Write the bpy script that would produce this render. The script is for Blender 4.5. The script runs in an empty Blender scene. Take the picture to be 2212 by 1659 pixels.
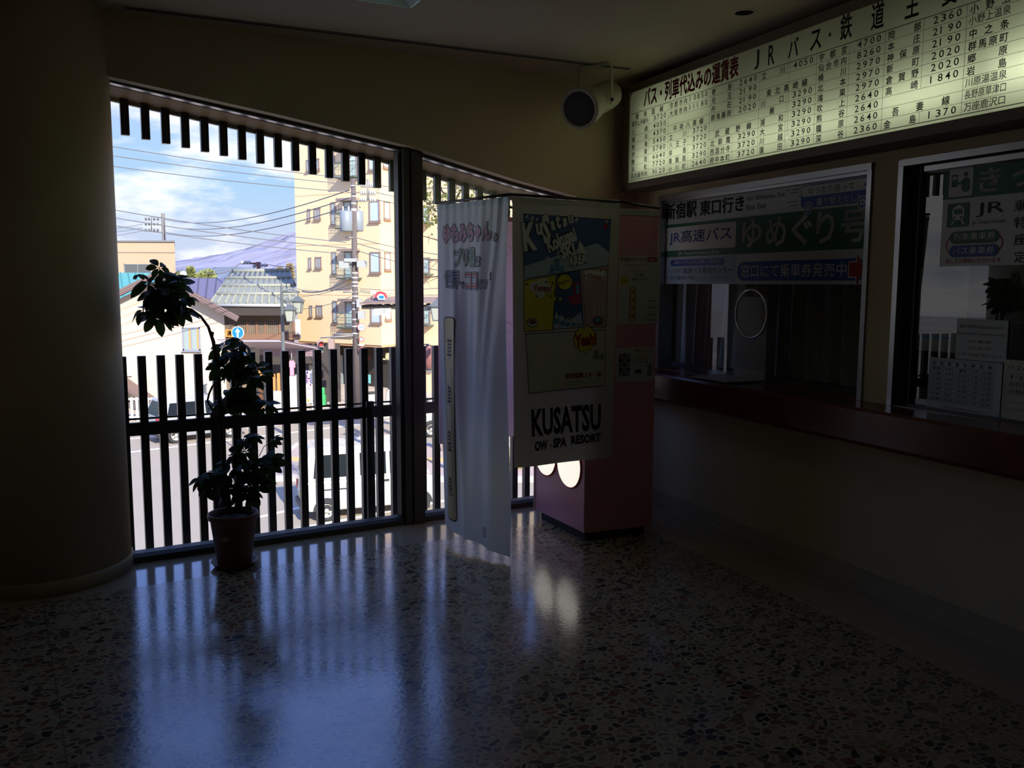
import bpy, bmesh, math, random
from mathutils import Vector as V, Matrix as M
from mathutils.geometry import tessellate_polygon

S = bpy.context.scene
COL = S.collection

# ------------------------------------------------------------------ camera, world, sun, exposure
FPX, CW, CH = 1900.0, 2212.0, 1659.0          # focal length in pixels of the 2212 x 1659 frame
PITCH = math.atan((829.5 - 612) / FPX)
ROLL = math.radians(0.2)
EYE = V((0, 0, 1.6))
cd = bpy.data.cameras.new('camera')
cd.sensor_width = 36.0
cd.lens = 36.0 * FPX / CW
cd.clip_start, cd.clip_end = 0.05, 12000
cam = bpy.data.objects.new('camera', cd)
COL.objects.link(cam)
cam.matrix_world = M.Translation(EYE) @ M.Rotation(math.pi / 2 - PITCH, 4, 'X') @ M.Rotation(ROLL, 4, 'Z')
S.camera = cam

vs = S.view_settings
S.display_settings.display_device = 'sRGB'
vs.view_transform = 'Standard'
vs.look = 'None'
vs.gamma = 1.0
vs.exposure = 0.0
vs.use_curve_mapping = False
S.cycles.max_bounces = 8
S.cycles.diffuse_bounces = 5
S.cycles.glossy_bounces = 5
S.cycles.transmission_bounces = 6
S.cycles.transparent_max_bounces = 12
S.cycles.sample_clamp_indirect = 4.0
S.cycles.caustics_reflective = False
S.cycles.caustics_refractive = False
S.cycles.use_denoising = True


def make_world():
    w = bpy.data.worlds.new('sky')
    S.world = w
    w.use_nodes = True
    nt = w.node_tree
    nt.nodes.clear()
    N, L = nt.nodes.new, nt.links.new
    tc = N('ShaderNodeTexCoord')
    sep = N('ShaderNodeSeparateXYZ')
    L(tc.outputs['Generated'], sep.inputs[0])
    ramp = N('ShaderNodeValToRGB')
    L(sep.outputs['Z'], ramp.inputs[0])
    r = ramp.color_ramp
    r.elements[0].position = 0.0
    r.elements[0].color = (0.72, 0.78, 1.0, 1)
    r.elements[1].position = 0.9
    r.elements[1].color = (0.22, 0.45, 1.3, 1)
    for p, c in ((0.05, (0.70, 0.80, 1.05)), (0.10, (0.52, 0.78, 1.10)), (0.15, (0.52, 0.76, 1.12)), (0.19, (0.62, 0.74, 1.15)), (0.30, (0.48, 0.80, 2.1)), (0.5, (0.45, 0.78, 2.1))):
        e = r.elements.new(p)
        e.color = (*c, 1)
    # clouds: noise on the sky dome, flattened towards the horizon
    mp = N('ShaderNodeMapping')
    mp.inputs['Scale'].default_value = (1.0, 1.0, 3.2)
    mp.inputs['Location'].default_value = (3.2, 0.4, 0.35)
    L(tc.outputs['Generated'], mp.inputs[0])
    nz = N('ShaderNodeTexNoise')
    nz.inputs['Scale'].default_value = 4.6
    nz.inputs['Detail'].default_value = 7.0
    nz.inputs['Roughness'].default_value = 0.55
    L(mp.outputs[0], nz.inputs['Vector'])
    cr = N('ShaderNodeValToRGB')
    cr.color_ramp.elements[0].position = 0.46
    cr.color_ramp.elements[1].position = 0.575
    L(nz.outputs['Fac'], cr.inputs[0])
    low = N('ShaderNodeValToRGB')            # fewer clouds high up
    low.color_ramp.elements[0].position = 0.185
    low.color_ramp.elements[0].color = (1, 1, 1, 1)
    low.color_ramp.elements[1].position = 0.25
    low.color_ramp.elements[1].color = (0.06, 0.06, 0.06, 1)
    L(sep.outputs['Z'], low.inputs[0])
    mu = N('ShaderNodeMath')
    mu.operation = 'MULTIPLY'
    L(cr.outputs[0], mu.inputs[0])
    L(low.outputs[0], mu.inputs[1])
    mix = N('ShaderNodeMixRGB')
    L(mu.outputs[0], mix.inputs[0])
    L(ramp.outputs[0], mix.inputs[1])
    mix.inputs[2].default_value = (1.35, 1.32, 1.36, 1)
    bg = N('ShaderNodeBackground')
    bg.inputs['Strength'].default_value = 1.0
    L(mix.outputs[0], bg.inputs[0])
    out = N('ShaderNodeOutputWorld')
    L(bg.outputs[0], out.inputs[0])


make_world()
sl = bpy.data.lights.new('sun', 'SUN')
sl.energy = 9.0
sl.angle = math.radians(0.55)
sl.color = (1.0, 0.93, 0.82)
sun = bpy.data.objects.new('sun', sl)
COL.objects.link(sun)
SUN_FROM = V((0.42, -0.74, 0.54)).normalized()
sun.rotation_euler = SUN_FROM.to_track_quat('Z', 'Y').to_euler()
sun.location = (20, -30, 40)


# ------------------------------------------------------------------ measuring: a point seen at (x, y) put on a plane of the place
def ray(x, y):
    u, v = (x - CW / 2) / FPX, -(y - CH / 2) / FPX
    c, s = math.cos(ROLL), math.sin(ROLL)
    u, v = u * c - v * s, u * s + v * c
    return V((u, math.cos(PITCH) + v * math.sin(PITCH), -math.sin(PITCH) + v * math.cos(PITCH)))


def on_plane(x, y, p, n):
    d = ray(x, y)
    return EYE + d * ((p - EYE).dot(n) / d.dot(n))


def at_y(x, y, Y):
    d = ray(x, y)
    return EYE + d * (Y / d.y)


def at_z(x, y, z):
    d = ray(x, y)
    return EYE + d * ((z - EYE.z) / d.z)


STREET = -4.3


# ------------------------------------------------------------------ materials
MATS = {}


def mat(name, col, rough=0.6, metal=0.0, spec=0.5, noise=0.0, nscale=8.0, bump=0.0, emit=None, estr=1.0, sheen=0.0, coat=0.0, ior=1.5):
    if name in MATS:
        return MATS[name]
    m = bpy.data.materials.new(name)
    m.use_nodes = True
    nt = m.node_tree
    b = nt.nodes['Principled BSDF']
    b.inputs['Base Color'].default_value = (*col, 1)
    b.inputs['Roughness'].default_value = rough
    b.inputs['Metallic'].default_value = metal
    b.inputs['Specular IOR Level'].default_value = spec
    b.inputs['IOR'].default_value = ior
    if coat:
        b.inputs['Coat Weight'].default_value = coat
        b.inputs['Coat Roughness'].default_value = 0.08
    if sheen:
        b.inputs['Sheen Weight'].default_value = sheen
    if emit:
        b.inputs['Emission Color'].default_value = (*emit, 1)
        b.inputs['Emission Strength'].default_value = estr
    if noise or bump:
        tc = nt.nodes.new('ShaderNodeTexCoord')
        nz = nt.nodes.new('ShaderNodeTexNoise')
        nz.inputs['Scale'].default_value = nscale
        nz.inputs['Detail'].default_value = 5
        nt.links.new(tc.outputs['Object'], nz.inputs['Vector'])
        if noise:
            mx = nt.nodes.new('ShaderNodeMixRGB')
            mx.inputs[1].default_value = (*[max(0, c * (1 - noise)) for c in col], 1)
            mx.inputs[2].default_value = (*[min(1, c * (1 + noise)) for c in col], 1)
            nt.links.new(nz.outputs['Fac'], mx.inputs[0])
            nt.links.new(mx.outputs[0], b.inputs['Base Color'])
        if bump:
            bp = nt.nodes.new('ShaderNodeBump')
            bp.inputs['Strength'].default_value = bump
            bp.inputs['Distance'].default_value = 0.01
            nt.links.new(nz.outputs['Fac'], bp.inputs['Height'])
            nt.links.new(bp.outputs[0], b.inputs['Normal'])
    MATS[name] = m
    return m


def mat_cloth(name, col, trans=0.4, rough=0.5, spec=0.4):
    """thin cloth: part of the light goes through"""
    if name in MATS:
        return MATS[name]
    m = mat(name, col, rough, spec=spec)
    nt = m.node_tree
    b = nt.nodes['Principled BSDF']
    o = nt.nodes['Material Output']
    t = nt.nodes.new('ShaderNodeBsdfTranslucent')
    t.inputs[0].default_value = (*col, 1)
    mx = nt.nodes.new('ShaderNodeMixShader')
    mx.inputs[0].default_value = trans
    nt.links.new(b.outputs[0], mx.inputs[1])
    nt.links.new(t.outputs[0], mx.inputs[2])
    nt.links.new(mx.outputs[0], o.inputs[0])
    return m


def mat_glass(name, tint=(0.93, 0.95, 0.94), refl=1.0, rough=0.0):
    if name in MATS:
        return MATS[name]
    m = bpy.data.materials.new(name)
    m.use_nodes = True
    nt = m.node_tree
    nt.nodes.clear()
    N, L = nt.nodes.new, nt.links.new
    tr = N('ShaderNodeBsdfTransparent')
    tr.inputs[0].default_value = (*tint, 1)
    gl = N('ShaderNodeBsdfGlossy')
    gl.inputs['Roughness'].default_value = rough
    gl.inputs[0].default_value = (refl, refl, refl, 1)
    geo = N('ShaderNodeNewGeometry')             # reflectance of a thin pane, the same from either side
    dot = N('ShaderNodeVectorMath')
    dot.operation = 'DOT_PRODUCT'
    L(geo.outputs['Normal'], dot.inputs[0])
    L(geo.outputs['Incoming'], dot.inputs[1])
    last = dot.outputs['Value']
    for op, k in (('ABSOLUTE', None), ('SUBTRACT', 1.0), ('POWER', 5.0), ('MULTIPLY_ADD', 0.88)):
        n = N('ShaderNodeMath')
        n.operation = op
        if op == 'SUBTRACT':
            n.inputs[0].default_value = k
            L(last, n.inputs[1])
        else:
            L(last, n.inputs[0])
            if k is not None:
                n.inputs[1].default_value = k
            if op == 'MULTIPLY_ADD':
                n.inputs[2].default_value = 0.048
        last = n.outputs[0]
    mx = N('ShaderNodeMixShader')
    L(last, mx.inputs[0])
    L(tr.outputs[0], mx.inputs[1])
    L(gl.outputs[0], mx.inputs[2])
    o = N('ShaderNodeOutputMaterial')
    L(mx.outputs[0], o.inputs[0])
    MATS[name] = m
    return m


# ------------------------------------------------------------------ objects
def tag(o, label=None, cat=None, group=None, kind=None):
    for k, v in (('label', label), ('category', cat), ('group', group), ('kind', kind)):
        if v:
            o[k] = v
    return o


def thing(name, loc=(0, 0, 0), rz=0.0, label=None, cat=None, group=None):
    o = bpy.data.objects.new(name, None)
    COL.objects.link(o)
    o.empty_display_size = 0.1
    o.matrix_world = M.Translation(V(loc)) @ M.Rotation(rz, 4, 'Z')
    o['_m'] = [x for r in (M.Translation(V(loc)) @ M.Rotation(rz, 4, 'Z')) for x in r]
    return tag(o, label, cat, group)


def wmat(o):
    """world matrix known from how the object was made"""
    if o is None:
        return M.Identity(4)
    if '_m' in o:
        a = list(o['_m'])
        return M([a[0:4], a[4:8], a[8:12], a[12:16]])
    return M.Identity(4) if o.parent is None else wmat(o.parent)


def basis(w, up=V((0, 0, 1))):
    w = V(w).normalized()
    u = up.cross(w)
    if u.length < 1e-5:
        u = V((1, 0, 0)).cross(w)
    u.normalize()
    return u, w.cross(u), w


class MB:
    """collects solids; build() links them as one mesh object"""

    def __init__(self):
        self.v, self.f, self.mi, self.sm = [], [], [], []
        self.m = 0

    def add(self, vs, fs, smooth=False):
        n = len(self.v)
        self.v += [V(p) for p in vs]
        for f in fs:
            self.f.append([i + n for i in f])
            self.mi.append(self.m)
            self.sm.append(smooth)
        return self

    def box(self, c, s, ax=None):
        """c centre, s full sizes, ax optional (u, v, w) axes"""
        u, v, w = ax or (V((1, 0, 0)), V((0, 1, 0)), V((0, 0, 1)))
        c = V(c)
        P = [c + u * (s[0] / 2 * i) + v * (s[1] / 2 * j) + w * (s[2] / 2 * k) for i in (-1, 1) for j in (-1, 1) for k in (-1, 1)]
        return self.add(P, [(0, 1, 3, 2), (4, 6, 7, 5), (0, 4, 5, 1), (2, 3, 7, 6), (0, 2, 6, 4), (1, 5, 7, 3)])

    def bbox(self, lo, hi):
        lo, hi = V(lo), V(hi)
        return self.box((lo + hi) / 2, hi - lo)

    def prism(self, poly, d):
        """planar polygon (list of points) pushed along vector d"""
        d = V(d)
        A = [V(p) for p in poly]
        n = len(A)
        fs = [list(range(n))[::-1], list(range(n, 2 * n))]
        fs += [(i, (i + 1) % n, n + (i + 1) % n, n + i) for i in range(n)]
        return self.add(A + [p + d for p in A], fs)

    def poly(self, pts):
        return self.add(pts, [list(range(len(pts)))])

    def tube(self, pts, r, n=8, closed=False, cap=True):
        pts = [V(p) for p in pts]
        R = r if isinstance(r, (list, tuple)) else [r] * len(pts)
        vs, fs = [], []
        up = None
        K = len(pts)
        for i, p in enumerate(pts):
            a = pts[i - 1] if (i or closed) else p
            b = pts[(i + 1) % K] if (i < K - 1 or closed) else p
            t = (b - a)
            if t.length < 1e-9:
                t = V((0, 0, 1))
            t.normalize()
            if up is None:
                up = V((0, 0, 1)) if abs(t.z) < 0.9 else V((1, 0, 0))
            u = (up - t * up.dot(t))
            if u.length < 1e-6:
                u = t.orthogonal()
            u.normalize()
            up = u
            w = t.cross(u)
            for k in range(n):
                q = 2 * math.pi * k / n
                vs.append(p + (u * math.cos(q) + w * math.sin(q)) * R[i])
        for i in range(K if closed else K - 1):
            for k in range(n):
                a, b = i * n + k, i * n + (k + 1) % n
                c, d = ((i + 1) % K) * n + (k + 1) % n, ((i + 1) % K) * n + k
                fs.append((a, b, c, d))
        if cap and not closed:
            fs += [list(range(n))[::-1], [(K - 1) * n + k for k in range(n)]]
        return self.add(vs, fs, n > 5)

    def lathe(self, prof, c=(0, 0, 0), ax=None, n=24, cap=True):
        """prof: (radius, height) list turned about axis w of ax"""
        u, v, w = ax or (V((1, 0, 0)), V((0, 1, 0)), V((0, 0, 1)))
        c = V(c)
        vs, fs = [], []
        for r, h in prof:
            for k in range(n):
                q = 2 * math.pi * k / n
                vs.append(c + w * h + (u * math.cos(q) + v * math.sin(q)) * r)
        for i in range(len(prof) - 1):
            for k in range(n):
                fs.append((i * n + k, i * n + (k + 1) % n, (i + 1) * n + (k + 1) % n, (i + 1) * n + k))
        if cap:
            fs += [list(range(n))[::-1], [(len(prof) - 1) * n + k for k in range(n)]]
        return self.add(vs, fs, True)

    def ball(self, c, r, n=10, sc=(1, 1, 1)):
        c = V(c)
        prof = [(math.sin(math.pi * i / n), -math.cos(math.pi * i / n)) for i in range(n + 1)]
        vs, fs = [], []
        k2 = n * 2
        for a, h in prof:
            for k in range(k2):
                q = 2 * math.pi * k / k2
                vs.append(c + V((a * math.cos(q) * r * sc[0], a * math.sin(q) * r * sc[1], h * r * sc[2])))
        for i in range(n):
            for k in range(k2):
                fs.append((i * k2 + k, i * k2 + (k + 1) % k2, (i + 1) * k2 + (k + 1) % k2, (i + 1) * k2 + k))
        return self.add(vs, fs, True)

    def build(self, name, mats, parent=None, loc=None, bevel=0.0, fix=True, autosmooth=True):
        """points are given in world coordinates; with a parent they are stored in the parent's frame"""
        if not isinstance(mats, (list, tuple)):
            mats = [mats]
        if parent is not None:
            inv = wmat(parent).inverted()
            vs = [inv @ p for p in self.v]
        elif loc is not None:
            vs = [p - V(loc) for p in self.v]
        else:
            vs = self.v
        me = bpy.data.meshes.new(name)
        me.from_pydata([tuple(p) for p in vs], [], self.f)
        for m in mats:
            me.materials.append(m)
        for p, i, s in zip(me.polygons, self.mi, self.sm):
            p.material_index = i
            p.use_smooth = s
        if fix:
            bm = bmesh.new()
            bm.from_mesh(me)
            bmesh.ops.recalc_face_normals(bm, faces=bm.faces)
            bm.to_mesh(me)
            bm.free()
        me.update()
        o = bpy.data.objects.new(name, me)
        COL.objects.link(o)
        if parent is not None:
            o.parent = parent
        elif loc is not None:
            o.location = V(loc)
            o['_m'] = [x for r in M.Translation(V(loc)) for x in r]
        if bevel:
            b = o.modifiers.new('bevel', 'BEVEL')
            b.width = bevel
            b.segments = 2
            b.limit_method = 'ANGLE'
        return o


def copy_tree(o, parent=None):
    c = o.copy()
    COL.objects.link(c)
    if parent is not None:
        c.parent = parent
    for ch in list(o.children):
        copy_tree(ch, c)
    return c


def struct(o):
    o['kind'] = 'structure'
    return o


# ------------------------------------------------------------------ printed matter: lettering and shapes lying on a sheet
GL = {}


def glyph(c, wgt):
    k = (c, wgt)
    if k not in GL:
        def mesh_of(s):
            cu = bpy.data.curves.new('g', 'FONT')
            cu.body = s
            cu.offset = wgt
            cu.resolution_u = 2
            o = bpy.data.objects.new('g', cu)
            me = o.to_mesh()
            r = ([(p.co.x, p.co.y) for p in me.vertices], [list(p.vertices) for p in me.polygons])
            o.to_mesh_clear()
            bpy.data.objects.remove(o)
            bpy.data.curves.remove(cu)
            return r
        vs, fs = mesh_of(c)
        if vs:
            w2 = mesh_of(c + c)[0]
            adv = max(p[0] for p in w2) - max(p[0] for p in vs)
        else:
            adv = 0.3
        GL[k] = (vs, fs, adv)
    return GL[k]


class Sheet:
    """flat print on a plane: p origin, u right, v up, n towards the reader. layer steps are half a millimetre"""

    def __init__(self, p, u, v, n, step=0.0006):
        self.p, self.u, self.v, self.n = V(p), V(u).normalized(), V(v).normalized(), V(n).normalized()
        self.step = step
        self.items = []        # (layer, material name, verts2d, faces)
        self.mats = []

    def uv(self, x, y):
        q = on_plane(x, y, self.p, self.n) - self.p
        return q.dot(self.u), q.dot(self.v)

    def pt(self, a, b, o=0.0):
        return self.p + self.u * a + self.v * b + self.n * o

    def shape(self, pts, m, layer=1):
        self.items.append((layer, m, [tuple(p) for p in pts], [list(range(len(pts)))]))

    def rect(self, a0, b0, a1, b1, m, layer=1):
        self.shape([(a0, b0), (a1, b0), (a1, b1), (a0, b1)], m, layer)

    def rrect(self, a0, b0, a1, b1, r, m, layer=1, n=5):
        a0, a1, b0, b1 = min(a0, a1), max(a0, a1), min(b0, b1), max(b0, b1)
        r = min(r, (a1 - a0) / 2.001, (b1 - b0) / 2.001)
        pts = []
        for cx, cy, q in ((a1 - r, b0 + r, -90), (a1 - r, b1 - r, 0), (a0 + r, b1 - r, 90), (a0 + r, b0 + r, 180)):
            for i in range(n + 1):
                t = math.radians(q + 90 * i / n)
                pts.append((cx + r * math.cos(t), cy + r * math.sin(t)))
        self.shape(pts, m, layer)

    def disc(self, a, b, ra, rb, m, layer=1, n=28):
        self.shape([(a + ra * math.cos(2 * math.pi * i / n), b + rb * math.sin(2 * math.pi * i / n)) for i in range(n)], m, layer)

    def ring(self, a, b, r0, r1, m, layer=1, n=28, q0=0, q1=360):
        vs, fs = [], []
        for i in range(n + 1):
            q = math.radians(q0 + (q1 - q0) * i / n)
            vs += [(a + r0 * math.cos(q), b + r0 * math.sin(q)), (a + r1 * math.cos(q), b + r1 * math.sin(q))]
        fs = [[2 * i, 2 * i + 1, 2 * i + 3, 2 * i + 2] for i in range(n)]
        self.items.append((layer, m, vs, fs))

    def line(self, pts, w, m, layer=1):
        for (a, b), (c, d) in zip(pts[:-1], pts[1:]):
            L = math.hypot(c - a, d - b) or 1e-6
            x, y = -(d - b) / L * w / 2, (c - a) / L * w / 2
            self.shape([(a - x, b - y), (c - x, d - y), (c + x, d + y), (a + x, b + y)], m, layer)

    def star(self, a, b, r, m, layer=2, n=5, k=0.45, rot=90):
        self.shape([(a + (r if i % 2 == 0 else r * k) * math.cos(math.radians(rot + 180 * i / n)),
                     b + (r if i % 2 == 0 else r * k) * math.sin(math.radians(rot + 180 * i / n))) for i in range(2 * n)], m, layer)

    def text(self, s, a, b, w, h, m, layer=2, wgt=0.0, mode='fit', rot=0.0, skew=0.0):
        """mode fit: stretch to w x h from the lower left corner; left/right: keep proportions of height h (right: ends at a+w);
        spread: characters evenly across w, each cell cw = h wide at most"""
        vs, fs = [], []

        def put(c, x, y, sx, sy):
            many = ord(c) > 0x2000 and wgt > 0          # bold in many-stroke characters: the outline printed a few times, shifted
            gv, gf, adv = glyph(c, 0.0 if many else wgt)
            k = wgt * 0.85
            for i, j in (((-k, -k), (k, -k), (k, k), (-k, k)) if wgt < 0.045 else ((-k, -k), (k, -k), (k, k), (-k, k), (0, 1.3 * k), (0, -1.3 * k), (1.3 * k, 0), (-1.3 * k, 0))) if many else ((0, 0),):
                n = len(vs)
                vs.extend((x + (p[0] + i) * sx, y + (p[1] + j) * sy) for p in gv)
                fs.extend([i_ + n for i_ in f] for f in gf)
            return adv * sx
        if mode == 'spread':
            n = len(s)
            sx = min(h * 1.02, w / n * 0.98)
            for i, c in enumerate(s):
                x = (w - sx) * (i / (n - 1) if n > 1 else 0.5)
                put(c, x, h * 0.10, sx, h)
        elif mode == 'down':
            for i, c in enumerate(s):
                put(c, 0, -(i + 1) * h, w, h)
        else:
            x = 0.0
            for c in s:
                x += put(c, x, 0, 1, 1)
            if vs:
                x0, x1 = min(p[0] for p in vs), max(p[0] for p in vs)
                y0, y1 = min(p[1] for p in vs), max(p[1] for p in vs)
                sy = h / max(1e-6, y1 - y0)
                sx = w / max(1e-6, x1 - x0) if mode == 'fit' else sy * 0.92
                off = w - (x1 - x0) * sx if mode == 'right' else ((w - (x1 - x0) * sx) / 2 if mode == 'mid' else 0)
                vs = [((p[0] - x0) * sx + off, (p[1] - y0) * sy) for p in vs]
        c_, s_ = math.cos(rot), math.sin(rot)
        vs = [(a + (p[0] + skew * p[1]) * c_ - p[1] * s_, b + (p[0] + skew * p[1]) * s_ + p[1] * c_) for p in vs]
        self.items.append((layer, m, vs, fs))

    def tpx(self, s, x0, yt, x1, yb, m, layer=2, wgt=0.0, mode='fit', rot=0.0, skew=0.0, xm=None):
        """text measured in the photograph: left x, top y at left, right x, bottom y at left"""
        a, b = self.uv(x0, yb)
        a2, b2 = self.uv(x0, yt)
        a1, _ = self.uv(x1, yb)
        self.text(s, a, b, a1 - a, b2 - b, m, layer, wgt, mode, rot, skew)

    def build(self, name, parent=None, warp=None, cell=None, lift=0.0):
        mats, mb = [], MB()
        for layer, m, vs, fs in sorted(self.items, key=lambda t: t[0]):
            mm = m if not isinstance(m, str) else MATS[m]
            if mm not in mats:
                mats.append(mm)
            mb.m = mats.index(mm)
            if warp is None:
                mb.add([self.pt(a, b, lift + layer * self.step) for a, b in vs], fs)
            else:
                bm = bmesh.new()
                bv = [bm.verts.new((a, b, 0)) for a, b in vs]
                for f in fs:
                    try:
                        bm.faces.new([bv[i] for i in f])
                    except ValueError:
                        pass
                bmesh.ops.triangulate(bm, faces=bm.faces[:])
                for _ in range(7):
                    ed = [e for e in bm.edges if e.calc_length() > cell]
                    if not ed:
                        break
                    bmesh.ops.subdivide_edges(bm, edges=ed, cuts=1)
                    bmesh.ops.triangulate(bm, faces=[f for f in bm.faces if len(f.verts) > 3])
                bm.verts.index_update()
                mb.add([warp(v.co.x, v.co.y, lift + layer * self.step) for v in bm.verts], [[v.index for v in f.verts] for f in bm.faces])
                bm.free()
        o = mb.build(name, mats, parent, fix=False)
        return o

# ------------------------------------------------------------------ the hall: axes of its two visible walls
A_F = math.radians(30.2)
PF = V((-2.173, 4.917, 0))
DF = V((math.cos(A_F), math.sin(A_F), 0))            # along the window wall, to the right
NF = V((math.sin(A_F), -math.cos(A_F), 0))           # from the window wall into the hall
KR = V((0.873, 6.690, 0))                            # far right corner
DR = V((0.4046, -0.9145, 0)).normalized()            # along the ticket wall, towards the viewer
NR = V((-0.9145, -0.4046, 0)).normalized()           # from the ticket wall into the hall
UP = V((0, 0, 1))
CEIL = 3.02


def F(u, o, z):
    return PF + DF * u + NF * o + UP * z


def R(t, o, z):
    return KR + DR * t + NR * o + UP * z


def lerp_table(tab, x):
    if x <= tab[0][0]:
        a, b = tab[0], tab[1]
    else:
        for a, b in zip(tab[:-1], tab[1:]):
            if x <= b[0]:
                break
    return a[1] + (b[1] - a[1]) * (x - a[0]) / (b[0] - a[0])


HEAD_TAB = [(0, 2.688), (1.69, 2.455), (1.78, 2.437), (2.487, 2.29), (3.025, 2.20), (3.524, 2.115)]


def head(u):
    return lerp_table(HEAD_TAB, u)


def holed(outer, holes, to3, d):
    """flat plate with holes, pushed along d"""
    mb = MB()
    loops = [outer] + holes
    tris = tessellate_polygon([[V((a, b, 0)) for a, b in L] for L in loops])
    flat = [p for L in loops for p in L]
    A = [to3(a, b) for a, b in flat]
    n = len(A)
    fs = [list(t) for t in tris] + [[i + n for i in t[::-1]] for t in tris]
    k = 0
    for L in loops:
        for i in range(len(L)):
            a, b = k + i, k + (i + 1) % len(L)
            fs.append([a, b, b + n, a + n])
        k += len(L)
    mb.add(A + [p + V(d) for p in A], fs)
    return mb


# ---- materials of the hall
plaster = mat('plaster', (0.56, 0.46, 0.28), 0.85, noise=0.06, nscale=3, bump=0.15)
ceil_m = mat('ceiling_paint', (0.52, 0.44, 0.31), 0.9, noise=0.04, nscale=2)
base_m = mat('baseboard_stone', (0.40, 0.34, 0.22), 0.5, noise=0.15)
bronze = mat('bronze_aluminium', (0.075, 0.068, 0.055), 0.5, metal=0.2)
alu = mat('aluminium', (0.42, 0.42, 0.43), 0.32, metal=0.85)
dark_alu = mat('dark_aluminium', (0.05, 0.05, 0.05), 0.4, metal=0.5)
soffit_m = mat('soffit_metal', (0.26, 0.155, 0.06), 0.6, spec=0.2, noise=0.1, nscale=4)
black_paint = mat('black_steel_paint', (0.018, 0.018, 0.02), 0.35)
glass = mat_glass('window_glass')
rail_grey = mat('pale_metal', (0.62, 0.60, 0.54), 0.4)


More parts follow.
